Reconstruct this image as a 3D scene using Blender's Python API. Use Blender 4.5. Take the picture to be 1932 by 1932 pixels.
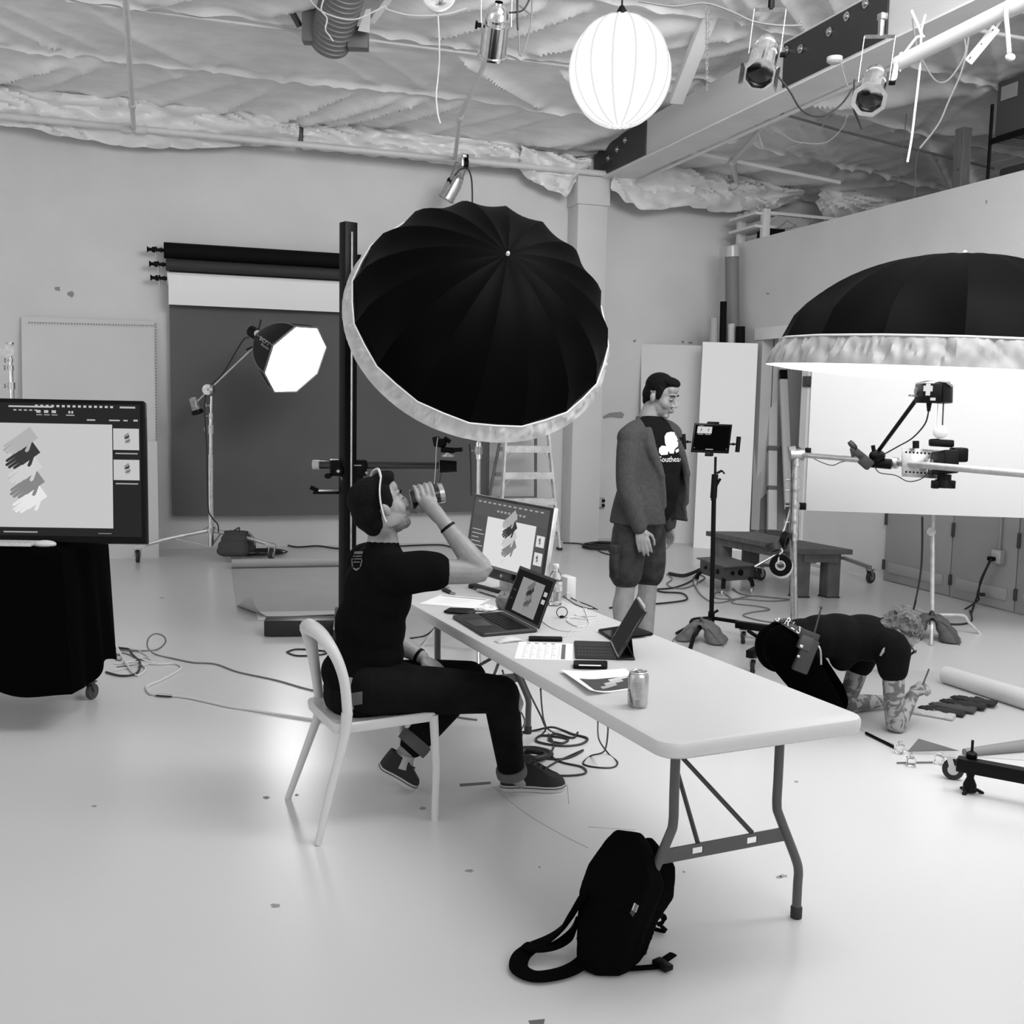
import bpy, bmesh, math, random
from mathutils import Vector as V, Matrix as M
PI = math.pi; R = math.radians; rnd = random.Random(7)
for o in list(bpy.data.objects): bpy.data.objects.remove(o)
SC = bpy.context.scene; COL = SC.collection
# ---------------------------------------------------------------- camera (solved from the table, walls and people)
F, PITCH, ROLL, CAMH, YAW = 1993.79, .1040554, .0194423, 1.69965, .330546
cY, sY = math.cos(YAW), math.sin(YAW)
def room(x, y, z): return V((x*cY + y*sY, -x*sY + y*cY, z))
_u = (0, math.sin(PITCH), math.cos(PITCH)); cR, sR = math.cos(ROLL), math.sin(ROLL)
AX = room(cR, sR*_u[1], sR*_u[2]); AU = room(-sR, cR*_u[1], cR*_u[2]); AF = room(0, math.cos(PITCH), -math.sin(PITCH))
CAM = V((0, 0, CAMH))
cd = bpy.data.cameras.new('camera'); cam = bpy.data.objects.new('camera', cd); COL.objects.link(cam)
cd.sensor_width = 36; cd.lens = F/1932*36; cd.clip_start = .05; cd.clip_end = 100
mw = M((AX, AU, -AF)).transposed().to_4x4(); mw.translation = CAM; cam.matrix_world = mw
SC.camera = cam
def ray(x, y): return AX*((x-966)/F) - AU*((y-966)/F) + AF
def Z(x, y, z=0.0): r = ray(x, y); return CAM + r*((z-CAMH)/r.z)        # pixel -> point at height z
def Y(x, y, v): r = ray(x, y); return CAM + r*(v/r.y)                   # pixel -> point on a plane parallel to the back wall
def X(x, y, v): r = ray(x, y); return CAM + r*(v/r.x)                   # pixel -> point on a plane parallel to the right wall
def D(x, y, d): return CAM + ray(x, y)*d                                # pixel -> point at camera depth d
def dep(p): return (V(p)-CAM).dot(AF)
# ---------------------------------------------------------------- world, lights, exposure
SC.view_settings.view_transform = 'Standard'; SC.view_settings.look = 'None'
SC.view_settings.gamma = 1; SC.view_settings.use_curve_mapping = False; SC.view_settings.exposure = 0.0
wd = bpy.data.worlds.new('world'); SC.world = wd; wd.use_nodes = True
wd.node_tree.nodes['Background'].inputs[0].default_value = (1, 1, 1, 1)
wd.node_tree.nodes['Background'].inputs[1].default_value = .68
def area(name, loc, to, sx, sy, power, spread=180):
    l = bpy.data.lights.new(name, 'AREA'); l.shape = 'RECTANGLE'; l.size = sx; l.size_y = sy; l.energy = power; l.spread = R(spread)
    o = bpy.data.objects.new(name, l); COL.objects.link(o); o.location = loc
    o.rotation_euler = (V(to)-V(loc)).to_track_quat('-Z', 'Y').to_euler(); return o
area('front_fill', (3.5, -4.0, 4.2), (3.2, 5.0, .4), 7, 3, 180)  # added fill lamp behind the camera, no real door there
area('left_fill', (-6.5, 4.0, 2.4), (4.0, 9.5, 2.0), 5, 3.5, 60)  # added fill lamp from the open left side, not a doorway
area('overhead_fill', (3.9, 3.0, 5.3), (5.7, 11.6, 1.4), 4, 3, 500)  # added overhead fill aimed at the back right, the roof is closed here
# ---------------------------------------------------------------- materials (everything is a neutral grey: a black and white photograph)
MATS = {}
def mat(name, g, rough=.5, metal=0., var=0., vs=6., bump=0., bs=40., emit=0., trans=0., coat=0., stretch=None, spec=None, alpha=1.):
    if name in MATS: return MATS[name]
    m = bpy.data.materials.new(name); m.use_nodes = True; nt = m.node_tree; b = nt.nodes['Principled BSDF']
    c = (g, g, g, 1); b.inputs['Base Color'].default_value = c
    b.inputs['Roughness'].default_value = rough; b.inputs['Metallic'].default_value = metal
    if spec is not None: b.inputs['Specular IOR Level'].default_value = spec
    b.inputs['Coat Weight'].default_value = coat; b.inputs['Transmission Weight'].default_value = trans; b.inputs['Alpha'].default_value = alpha
    if emit: b.inputs['Emission Color'].default_value = (1, 1, 1, 1); b.inputs['Emission Strength'].default_value = emit
    if var or bump:
        tc = nt.nodes.new('ShaderNodeTexCoord'); mp = nt.nodes.new('ShaderNodeMapping'); nt.links.new(tc.outputs['Object'], mp.inputs[0])
        if stretch: mp.inputs['Scale'].default_value = stretch
    if var:
        n = nt.nodes.new('ShaderNodeTexNoise'); n.inputs['Scale'].default_value = vs; n.inputs['Detail'].default_value = 6
        r = nt.nodes.new('ShaderNodeValToRGB'); lo, hi = max(0, g*(1-var)), min(1, g*(1+var))
        r.color_ramp.elements[0].position = .3; r.color_ramp.elements[1].position = .7
        r.color_ramp.elements[0].color = (lo, lo, lo, 1); r.color_ramp.elements[1].color = (hi, hi, hi, 1)
        nt.links.new(mp.outputs[0], n.inputs['Vector']); nt.links.new(n.outputs['Fac'], r.inputs[0]); nt.links.new(r.outputs[0], b.inputs['Base Color'])
    if bump:
        n = nt.nodes.new('ShaderNodeTexNoise'); n.inputs['Scale'].default_value = bs; n.inputs['Detail'].default_value = 5
        bp = nt.nodes.new('ShaderNodeBump'); bp.inputs['Strength'].default_value = bump; bp.inputs['Distance'].default_value = .02
        nt.links.new(mp.outputs[0], n.inputs['Vector']); nt.links.new(n.outputs['Fac'], bp.inputs['Height']); nt.links.new(bp.outputs[0], b.inputs['Normal'])
    MATS[name] = m; return m
def glow(name, g):
    if name in MATS: return MATS[name]
    m = bpy.data.materials.new(name); m.use_nodes = True; nt = m.node_tree; nt.nodes.clear()
    e = nt.nodes.new('ShaderNodeEmission'); o = nt.nodes.new('ShaderNodeOutputMaterial'); nt.links.new(e.outputs[0], o.inputs[0])
    e.inputs[0].default_value = (1, 1, 1, 1); e.inputs[1].default_value = g; MATS[name] = m; return m
BLACK = mat('black_matte', .003, .6, spec=.1); BLKSAT = mat('black_satin', .003, .42, spec=.13); BLKCLOTH = mat('black_cloth', .0015, .95, bump=.25, bs=60, spec=.02)
DGREY = mat('dark_grey_metal', .06, .45, .3); GREYMET = mat('grey_powder_coat', .075, .45); CHROME = mat('chrome', .75, .16, 1, var=.15, vs=20); STEEL = mat('brushed_steel', .5, .33, 1, var=.2, vs=30)
ALU = mat('aluminium', .62, .4, .7, var=.15, vs=14); WHITE = mat('white_paint', .72, .55, var=.05, vs=3); PAPER = mat('paper_white', .82, .7); PLASTIC_W = mat('white_plastic', .58, .38, bump=.04, bs=120)
RUBBER = mat('rubber', .02, .7); SKIN = mat('skin', .25, .5, var=.12, vs=22, bump=.08, bs=90); GLASS = mat('clear_plastic', .95, .06, trans=.95)
CABLE_B = mat('black_cable', .012, .5); CABLE_W = mat('white_cable', .62, .5); CABLE_G = mat('grey_cable', .16, .5)
# ---------------------------------------------------------------- mesh helpers
class MB:
    def __init__(s): s.v = []; s.f = []; s.m = []; s.k = 0; s.mats = []
    def use(s, m):
        if m not in s.mats: s.mats.append(m)
        s.k = s.mats.index(m); return s
    def add(s, vs, fs):
        n = len(s.v); s.v += [V(p) for p in vs]; s.f += [[i+n for i in f] for f in fs]; s.m += [s.k]*len(fs); return s
    def box(s, c, sz, mx=None, bev=0.):
        c = V(c); a, b, d = (q/2 for q in sz)
        if bev:
            bm = bmesh.new(); bmesh.ops.create_cube(bm, size=1)
            for q in bm.verts: q.co = V((q.co.x*sz[0], q.co.y*sz[1], q.co.z*sz[2]))
            bmesh.ops.bevel(bm, geom=bm.edges[:]+bm.verts[:], offset=bev, segments=2, affect='EDGES', profile=.5)
            bm.verts.index_update(); vs = [q.co.copy() for q in bm.verts]; fs = [[q.index for q in f.verts] for f in bm.faces]; bm.free()
        else:
            vs = [V((x, y, z)) for x in (-a, a) for y in (-b, b) for z in (-d, d)]
            fs = [(0, 1, 3, 2), (4, 6, 7, 5), (0, 4, 5, 1), (2, 3, 7, 6), (0, 2, 6, 4), (1, 5, 7, 3)]
        if mx is not None: vs = [mx @ q for q in vs]
        return s.add([q+c for q in vs], fs)
    def bar(s, p, q, w, h, up=(0, 0, 1), bev=0.):
        p, q = V(p), V(q); mx = frame(q-p, up)
        return s.box((p+q)/2, (w, h, (q-p).length), mx, bev)
    def tube(s, pts, r, n=8, closed=False, sx=1., sy=1., up=None):
        pts = [V(p) for p in pts]; k = len(pts); rr = r if isinstance(r, (list, tuple)) else [r]*k
        rings = []; ref = None
        for i in range(k):
            if closed: t = pts[(i+1) % k]-pts[i-1]
            else: t = pts[min(i+1, k-1)]-pts[max(i-1, 0)]
            if t.length < 1e-9: t = V((0, 0, 1))
            t.normalize()
            if ref is None: ref = V(up) if up is not None else (V((0, 0, 1)) if abs(t.z) < .9 else V((1, 0, 0)))
            if up is not None: ref = V(up)
            a = ref - t*ref.dot(t)
            if a.length < 1e-6: a = t.orthogonal()
            a.normalize(); b = t.cross(a); ref = a
            rings.append([pts[i] + (a*math.cos(2*PI*j/n)*sx + b*math.sin(2*PI*j/n)*sy)*rr[i] for j in range(n)])
        vs = [p for g in rings for p in g]; fs = []
        for i in range(k if closed else k-1):
            i2 = (i+1) % k
            for j in range(n): fs.append((i*n+j, i*n+(j+1) % n, i2*n+(j+1) % n, i2*n+j))
        if not closed: fs.append(tuple(range(n-1, -1, -1))); fs.append(tuple((k-1)*n+j for j in range(n)))
        return s.add(vs, fs)
    def cyl(s, p, q, r, r2=None, n=16): return s.tube([p, q], [r, r if r2 is None else r2], n)
    def lathe(s, prof, c=(0, 0, 0), mx=None, n=24, cap=True, a0=0., a1=2*PI):
        c = V(c); full = abs(a1-a0-2*PI) < 1e-6; m = n if full else n+1; vs = []; fs = []
        for r, z in prof:
            for j in range(m): t = a0+(a1-a0)*j/n; vs.append(V((r*math.cos(t), r*math.sin(t), z)))
        for i in range(len(prof)-1):
            for j in range(n): j2 = (j+1) % m; fs.append((i*m+j, i*m+j2, (i+1)*m+j2, (i+1)*m+j))
        if cap and full:
            if prof[0][0] > 1e-6: fs.append(tuple(range(m-1, -1, -1)))
            if prof[-1][0] > 1e-6: fs.append(tuple((len(prof)-1)*m+j for j in range(m)))
        if mx is not None: vs = [mx @ q for q in vs]
        return s.add([q+c for q in vs], fs)
    def ell(s, c, rad, mx=None, n=16, k=10):
        rad = (rad,)*3 if not hasattr(rad, '__len__') else rad
        q = M.Diagonal(V(rad)); q = (mx @ q) if mx is not None else q
        return s.lathe([(max(1e-7, math.sin(PI*i/k)), -math.cos(PI*i/k)) for i in range(k+1)], c, q, n, False)
    def prism(s, poly, h, mx=None, c=(0, 0, 0)):
        n = len(poly); vs = [V((x, y, 0)) for x, y in poly]+[V((x, y, h)) for x, y in poly]
        if mx is not None: vs = [mx @ q for q in vs]
        fs = [tuple(range(n-1, -1, -1)), tuple(range(n, 2*n))]+[(i, (i+1) % n, n+(i+1) % n, n+i) for i in range(n)]
        return s.add([q+V(c) for q in vs], fs)
    def grid(s, fn, nu, nv, th=0., closeu=False):
        vs = [V(fn(i/nu, j/nv)) for i in range(nu+1) for j in range(nv+1)]; w = nv+1
        fs = [(i*w+j, (i+1)*w+j, (i+1)*w+j+1, i*w+j+1) for i in range(nu) for j in range(nv)]
        if th:
            nr = [V() for _ in vs]
            for f in fs:
                q = (vs[f[2]]-vs[f[0]]).cross(vs[f[3]]-vs[f[1]])
                for i in f: nr[i] += q
            m = len(vs); vs = vs+[p-nn.normalized()*th for p, nn in zip(vs, nr)]
            fs2 = [tuple(i+m for i in reversed(f)) for f in fs]
            bd = [i*w for i in range(nu+1)]+[nu*w+j for j in range(1, nv+1)]+[i*w+nv for i in range(nu-1, -1, -1)]+[j for j in range(nv-1, 0, -1)]
            fs = fs+fs2+[(bd[i], bd[i]+m, bd[(i+1) % len(bd)]+m, bd[(i+1) % len(bd)]) for i in range(len(bd))]
        return s.add(vs, fs)
    def quad(s, a, b, c, d): return s.add([a, b, c, d], [(0, 1, 2, 3)])
    def xf(s, mx): s.v = [mx @ p for p in s.v]; return s
def frame(t, up=(0, 0, 1)):
    t = V(t).normalized(); up = V(up)
    a = up.cross(t)
    if a.length < 1e-5: a = t.orthogonal()
    a.normalize(); return M((a, t.cross(a), t)).transposed()
def rz(a): return M.Rotation(a, 3, 'Z')
def rx(a): return M.Rotation(a, 3, 'X')
def ry(a): return M.Rotation(a, 3, 'Y')
def cr(pts, n=6, closed=False):
    p = [V(q) for q in pts]; k = len(p); out = []
    for i in range(k if closed else k-1):
        a, b, c, d = (p[(i-1) % k], p[i], p[(i+1) % k], p[(i+2) % k]) if closed else (p[max(i-1, 0)], p[i], p[i+1], p[min(i+2, k-1)])
        for j in range(n):
            t = j/n; out.append(.5*((2*b)+(c-a)*t+(2*a-5*b+4*c-d)*t*t+(3*b-a-3*c+d)*t**3))
    if not closed: out.append(p[-1])
    return out
INV = {}
def link(name, mb, m=None, parent=None, smooth=True, ang=40):
    me = bpy.data.meshes.new(name); vs = mb.v
    if parent is not None and parent in INV: vs = [INV[parent] @ p for p in vs]
    me.from_pydata([tuple(p) for p in vs], [], mb.f)
    ms = mb.mats if m is None else [m]
    for q in ms: me.materials.append(q)
    if m is None: me.polygons.foreach_set('material_index', mb.m)
    bm = bmesh.new(); bm.from_mesh(me); bmesh.ops.recalc_face_normals(bm, faces=bm.faces); bm.to_mesh(me); bm.free()
    o = bpy.data.objects.new(name, me); COL.objects.link(o)
    if smooth:
        me.polygons.foreach_set('use_smooth', [True]*len(me.polygons)); me.set_sharp_from_angle(angle=R(ang))
    if parent is not None:
        o.parent = parent
        if parent in INV: INV[o] = INV[parent]
    else: INV[o] = M.Identity(4)
    return o
def thing(name, label, cat, loc=(0, 0, 0), rot=0., group=None):
    o = bpy.data.objects.new(name, None); COL.objects.link(o); o.empty_display_size = .1
    o.location = V(loc); o.rotation_euler = (0, 0, rot); o['label'] = label; o['category'] = cat
    if group: o['group'] = group
    INV[o] = (M.Translation(V(loc)) @ M.Rotation(rot, 4, 'Z')).inverted(); return o
def local(t): INV[t] = M.Identity(4); return t      # parts of this thing are given in its own coordinates
def tag(o, label, cat, group=None):
    o['label'] = label; o['category'] = cat
    if group: o['group'] = group
    return o
def struct(o): o['kind'] = 'structure'; return o
def dup(t, loc, rot, label=None, group=None):
    c = t.copy(); COL.objects.link(c); c.location = V(loc); c.rotation_euler = rot if hasattr(rot, '__len__') else (0, 0, rot)
    if label: c['label'] = label
    if group: c['group'] = group
    for ch in [q for q in COL.objects if q.parent == t]:
        d = ch.copy(); COL.objects.link(d); d.parent = c
        for g in [q for q in COL.objects if q.parent == ch]:
            e = g.copy(); COL.objects.link(e); e.parent = d
    return c
def fuse(name, mb, m, parent, vox=.008, smooth=3, keep=1., kind=None):
    o = link(name, mb, m, parent, False); r = o.modifiers.new('r', 'REMESH'); r.mode = 'VOXEL'; r.voxel_size = vox
    if smooth: q = o.modifiers.new('s', 'SMOOTH'); q.iterations = smooth; q.factor = .5
    if keep < 1: q = o.modifiers.new('d', 'DECIMATE'); q.ratio = keep
    bpy.context.view_layer.update(); dg = bpy.context.evaluated_depsgraph_get()
    me = bpy.data.meshes.new_from_object(o.evaluated_get(dg)); o.modifiers.clear(); old = o.data; o.data = me; bpy.data.meshes.remove(old)
    if not me.materials: me.materials.append(m)
    me.polygons.foreach_set('use_smooth', [True]*len(me.polygons)); return o
def words(name, s, m, parent, mx, size, ext=.0004, sx=1.):
    c = bpy.data.curves.new('t', 'FONT'); c.body = s; c.size = size; c.extrude = ext; c.align_x = 'CENTER'; c.align_y = 'CENTER'
    o = bpy.data.objects.new('t', c); COL.objects.link(o); bpy.context.view_layer.update()
    me = bpy.data.meshes.new_from_object(o.evaluated_get(bpy.context.evaluated_depsgraph_get())); bpy.data.objects.remove(o)
    me.transform(M.Diagonal((sx, 1, 1, 1))); q = INV.get(parent, M.Identity(4)) @ mx if parent is not None else mx
    me.transform(q); me.materials.clear(); me.materials.append(m)
    o = bpy.data.objects.new(name, me); COL.objects.link(o)
    if parent is not None: o.parent = parent
    return o
def m4(c, r3): q = r3.to_4x4(); q.translation = V(c); return q
def cap(mb, p, q, r, r2=None, n=14, sx=1., sy=1., up=None, ends=True):   # limb segment for fused bodies
    r2 = r if r2 is None else r2
    mb.tube([p, V(p).lerp(V(q), .5), q], [r, (r+r2)/2, r2], n, sx=sx, sy=sy, up=up)
    if ends: mb.ell(p, r*min(sx, sy), n=n); mb.ell(q, r2*min(sx, sy), n=n)
    return mb
def coil(c, rad, turns, z0=.004, r=.004, jit=.25, seed=1, fx=1., fy=1.):
    g = random.Random(seed); pts = []
    for i in range(int(turns*12)+1):
        a = 2*PI*i/12; k = 1+jit*math.sin(a*.37+seed)+jit*.5*(g.random()-.5)
        pts.append(V((c[0]+rad*k*math.cos(a)*fx+jit*rad*.4*math.sin(a*.21+seed), c[1]+rad*k*math.sin(a)*fy, c[2]+z0+r*2*(i/12 % 3)*.8)))
    return cr(pts, 3)
# ================================================================ the room
from mathutils import noise as NZ
XW, YB = 6.92, 12.2                                                   # right wall plane, back wall plane
def floor_mat():
    m = mat('painted_concrete', .62, .3); nt = m.node_tree; b = nt.nodes['Principled BSDF']
    tc = nt.nodes.new('ShaderNodeTexCoord')
    n1 = nt.nodes.new('ShaderNodeTexNoise'); n1.inputs['Scale'].default_value = .7; n1.inputs['Detail'].default_value = 2
    n2 = nt.nodes.new('ShaderNodeTexNoise'); n2.inputs['Scale'].default_value = 9; n2.inputs['Detail'].default_value = 8
    nt.links.new(tc.outputs['Object'], n1.inputs[0]); nt.links.new(tc.outputs['Object'], n2.inputs[0])
    mr = nt.nodes.new('ShaderNodeMapRange'); mr.inputs[1].default_value = .2; mr.inputs[2].default_value = .8; mr.inputs[3].default_value = .25; mr.inputs[4].default_value = .31
    b.inputs['Roughness'].default_value = .28
    return m
WALL = mat('wall_paint', .62, .7, var=.06, vs=1.1, bump=.05, bs=60); FOIL = mat('insulation_sheet', .78, .32, var=.08, vs=3, bump=.25, bs=5, stretch=(1, 2.6, 1))
DOOR_SHADED = mat('door_shaded', .36, .55, var=.05, vs=2)  # wall colour darkened: shade below the white panel put into the doors
struct(link('floor', MB().box((1.5, 3.6, -.05), (21, 17.4, .1)), floor_mat()))
wb = struct(link('wall_back', MB().box((2.5, YB+.1, 2.5), (19, .2, 5.0)), WALL))
# right wall with the storage alcove cut out of it, and the loft behind its top
mb = MB(); WT = 3.70; A0, A1, AH = X(1510, 850, XW).y, X(1430, 850, XW).y, 2.52
for y0, y1, z0, z1 in ((-2.5, A0, 0, WT), (A1, YB, 0, WT), (A0, A1, AH, WT)): mb.box((XW+.08, (y0+y1)/2, (z0+z1)/2), (.16, y1-y0, z1-z0))
mb.box((XW+.95, (A0+A1)/2, AH/2), (.05, A1-A0+.4, AH)).box((XW+.55, A0-.03, AH/2), (.8, .06, AH)).box((XW+.55, A1+.03, AH/2), (.8, .06, AH))
wr = struct(link('wall_right', mb, WALL))
struct(link('trim_1', MB().box((XW-.01, (A0+A1)/2, AH+.04), (.03, A1-A0+.3, .14)).box((XW-.01, A0-.06, AH/2), (.03, .12, AH)), WHITE))
struct(link('trim_2', MB().box((9.3, 4.9, WT-.2), (4.6, 14.4, .1)), mat('loft_boards', .2, .7)))
# door leaves in the right wall
def wy(x, y): return X(x, y, XW).y
ys = [wy(1797, 1080), wy(1672, 1040)]; y0 = wy(1920, 1110)
for n, (a, b) in enumerate(((ys[0], ys[1]), (y0, ys[0]), (y0-1.0, y0))):
    t = thing('door_%d' % (n+1), '', 'door', (XW, (a+b)/2, 0)); del t['label'], t['category']; t['kind'] = 'structure'
    w = abs(b-a)-.012
    l = link('leaf', MB().box((XW-.012, (a+b)/2, 1.2), (.024, w, 2.38), bev=.004), DOOR_SHADED, t)
    link('bottom_rail', MB().box((XW-.03, (a+b)/2, .14), (.014, w-.16, .1), bev=.004), DOOR_SHADED, t)
    link('hinge', MB().box((XW-.03, b-.01, .62), (.02, .03, .13), bev=.003).box((XW-.03, b-.01, .16), (.02, .03, .1), bev=.003), DGREY, t)
# ceiling: sheet insulation stapled to purlins, sagging and creased between them
SEAM = [12.12-1.19*i for i in range(12)]
def ceil0(x, y): return 4.72+.105*(YB-y)-(max(0, x-5.3)*.10)
def ceilz(x, y):
    u = (12.12-y)/1.19; k = math.floor(u); f = u-k; z = ceil0(x, y)
    e = 1-abs(2*f-1)
    g = random.Random(int(k)*13+5); sk = .7 if (k % 2) else -.55
    sag = .06*math.sqrt(max(0, e))
    p = NZ.noise(V((x*.55+sk*f*2.2+k*9.1, k*3.7, .3*f)))
    q = NZ.noise(V((x*1.7+sk*f*3.2+k*4.1, k*7.7, f*.4)))
    r = NZ.noise(V((x*4.2-sk*f*3.0+k*2.1, k*1.7, f*.5)))
    sc = .085*(1-abs(q))**5*min(1, e*3) + .040*(1-abs(r))**4*(.25+.75*max(0, 1-1.5*e))
    hem = .055*math.exp(-((f-.04)/.028)**2)*(1+.9*NZ.noise(V((x*3, k, 0))))
    return z-sag*(.6+.6*p)-sc*(.5+max(0, p+.3))-hem+.01*NZ.noise(V((x*2, y*2, 0)))
mb = MB(); mb.grid(lambda i, j: ((lambda x, y: (x, y, ceilz(x, y)))(-4.5+15.5*i, 1.5+10.7*j)), 420, 340)
struct(link('ceiling', mb, FOIL))
struct(link('trim_3', MB().box((3, -1.2, 6.15), (19, 5.6, .05)), FOIL))
# column under the beam
struct(link('trim_4', MB().box((5.02, 12.04, 2.02), (.38, .32, 4.04), bev=.006).box((5.02, 12.03, 4.22), (.42, .35, .36), bev=.01), WALL))
# ---- laminated beam with bolted steel plates
t = thing('roof_beam', 'long white painted roof beam with dark bolted steel splice plates', 'beam', (5.3, 6, 4.38))
link('timber', MB().box((5.30, 5.2, 4.58), (.3, 13.8, .42), bev=.012), mat('beam_paint', .62, .5, var=.06, vs=5, stretch=(1, .1, 1)), t)
BOLT = mat('bolt_steel', .55, .3, 1)
for (ya, yb, z0, z1, pos) in ((6.75, 8.1, 4.40, 4.76, [(1484, 95), (1511, 92), (1565, 60), (1598, 31), (1634, 1)]), (10.75, 12.15, 4.40, 4.76, [(1118, 296), (1148, 299), (1165, 282), (1180, 265), (1106, 311)])):
    p = link('splice_plate', MB().box((5.143, (ya+yb)/2, (z0+z1)/2), (.02, yb-ya, z1-z0), bev=.003), mat('plate_paint', .022, .5), t)
    for x, y in pos:
        q = X(x, y, 5.13); q.z = min(max(q.z, z0+.04), z1-.04); link('bolt', MB().lathe([(.036, 0), (.036, .006), (.022, .008), (.02, .022), (.012, .026)], q, ry(-PI/2), 10), BOLT, p)
link('flange', MB().box((5.30, 5.2, 4.362), (.36, 13.8, .016)), WHITE, t)
# diagonal knee brace rising from the beam, second brace beside it
def bar_thing(name, label, cat, p, q, w, h, m, bev=.006):
    o = link(name, MB().bar(p, q, w, h, bev=bev), m); return tag(o, label, cat)
bar_thing('knee_brace', 'wide white diagonal timber brace behind the paper lantern', 'brace', Y(1275, 190, 9.4), Y(1350, 0, 8.4), .13, .09, WHITE)
bar_thing('knee_brace', 'thin dark diagonal steel brace beside the wide white one', 'brace', Y(1222, 130, 9.6), Y(1300, -10, 8.6), .05, .05, mat('brace_grey', .1, .5))
# ---- pipes
PIPE = mat('pipe_paint', .62, .4, var=.05, vs=8)
PY, PZ, PR = 11.82, 4.40, .036
def pipe(name, label, pts, r, fit=(), m=None, cat='pipe', n=12, parent=None):
    o = link(name, MB().tube(pts, r, n), m or PIPE)
    tag(o, label, cat)
    for c, d in fit:
        f = link('coupling', MB().tube([V(c)-V(d)*.06, V(c)-V(d)*.045, V(c)+V(d)*.045, V(c)+V(d)*.06], [r*1.05, r*1.45, r*1.45, r*1.05], 12), m or PIPE, o)
    return o
c0 = Y(252, 247, PY); c1 = Y(1382, 357, PY)
pipe('sprinkler_pipe', 'thick white main pipe running the length of the back wall', [(-3, PY, PZ), (XW+.6, PY, PZ-.0)], PR,
     [((c0.x-.07, PY, PZ), (1, 0, 0)), ((c0.x+.07, PY, PZ), (1, 0, 0)), ((c1.x, PY, PZ), (1, 0, 0))])
pipe('branch_pipe', 'thin white branch pipe running overhead to the main at far left', [(c0.x, PY, PZ), (c0.x, 6.5, PZ+.02)], .024, [((c0.x, 10.9, PZ), (0, 1, 0))])
pa = Z(872, 290, PZ); pa.y = PY; pb = Z(868, 222, PZ+.03); pc = Z(918, 112, PZ+.2)
pipe('branch_pipe', 'white branch pipe with a bend above the small hanging spotlight', cr([pa, pa.lerp(pb, .8), pb, pb.lerp(pc, .3), pc], 5), .022, [(pb, (pc-pb).normalized())])
pd = Z(1382, 305, PZ+.1); pe = Z(1500, 172, PZ+.1)
pipe('branch_pipe', 'white branch pipe with an elbow right of the beam', [c1, V((c1.x, PY-.1, PZ+.02)), pd, pe, Z(1560, 120, PZ+.1)], .032, [(pd, (pe-pd).normalized()), (c1.lerp(pd, .12), (0, -1, 0))])
pipe('conduit', 'long thin white conduit across the upper ceiling seam', [(-.6, 9.74, ceil0(0, 9.74)-.09), (3.0, 9.74, ceil0(3, 9.74)-.09), (5.1, 9.74, ceil0(5, 9.74)-.09)], .013, n=8)
pipe('conduit', 'white conduit under the right hand ceiling slope, nearer the beam', [Y(1280, 282, 11.4), Y(1585, 345, 10.9)], .026, m=WHITE, n=8)
pipe('conduit', 'thin white conduit crossing above the other one right of the beam', [Y(1298, 258, 11.3), Y(1530, 325, 11.5)], .017, m=WHITE, n=8)
pipe('conduit', 'white conduit on the ceiling at the top right corner', [Y(1720, 35, 7.6), Y(1940, 74, 7.4)], .016, m=WHITE, n=8)
pipe('conduit', 'pair of thin pipes strapped below the right side of the beam', [(5.52, 11.9, 4.33), (5.52, 4, 4.36)], .02, n=8)
pipe('conduit', 'dark conduit along a ceiling seam on the far right', [Y(1412, 196, 9.9), Y(1590, 248, 9.9), Y(1875, 318, 9.9)], .014, m=CABLE_G, n=8)
pipe('conduit', 'white ceiling batten behind the lantern at the top', [Y(1180, 0, 8.9), Y(1520, 30, 8.9)], .03, n=8)
# ---- loose insulation sheet hanging along the top of the back wall
def sheet(label, xs, tops, bots, y, seed, amp=.05):
    n = len(xs)-1
    def fn(i, j):
        u = i*n; k = min(int(u), n-1); f = u-k; f = f*f*(3-2*f)
        x = xs[k]+(xs[k+1]-xs[k])*(u-k); a = tops[k]+(tops[k+1]-tops[k])*f; b = bots[k]+(bots[k+1]-bots[k])*f
        z = a+(b-a)*j; w = NZ.noise(V((x*1.6+j*1.5, j*2.4, seed)))*amp*1.6+(1-abs(NZ.noise(V((x*4-j*3, j*3, seed)))))**4*amp*1.5+NZ.noise(V((x*8-j*5, j*6, seed)))*amp*.25
        return (x, y-.10*math.sin(PI*j)*1.2-w, z+.015*NZ.noise(V((x*6, j, seed))))
    return tag(link('insulation_sheet', MB().grid(fn, 90, 18, .006), FOIL), label, 'insulation')
yy = 12.05
def sx(p, y=yy): return Y(p[0], p[1], y)
def sheet_px(label, cols, y, seed, amp=.05):
    a = [Y(x, t, y) for x, t, b in cols]; b = [Y(x, b_, y) for x, t, b_ in cols]
    return sheet(label, [(p.x+q.x)/2 for p, q in zip(a, b)], [p.z for p in a], [q.z for q in b], y, seed, amp)
sheet_px('long bright insulation sheet sagging to a curve along the wall at far left', [(-60, 150, 232), (40, 165, 242), (120, 178, 260), (250, 190, 277), (380, 200, 280), (480, 215, 276), (560, 228, 270)], 12.0, 1)
sheet_px('shiny crumpled insulation sheet behind the pipe above the backdrop rolls', [(570, 228, 282), (660, 236, 290), (760, 248, 300), (860, 262, 312), (960, 272, 318), (1010, 285, 320)], 12.06, 2, .04)
sheet_px('loose insulation flap drooping to a point left of the column', [(975, 275, 318), (1005, 285, 345), (1040, 290, 362), (1066, 292, 372), (1084, 300, 345), (1105, 300, 325)], 11.98, 3, .06)
sheet_px('wide wrinkled insulation flap hanging right of the column', [(1146, 305, 365), (1180, 305, 385), (1210, 308, 398), (1300, 318, 392), (1360, 330, 400), (1440, 345, 398), (1500, 352, 382)], 11.9, 4, .07)
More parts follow.
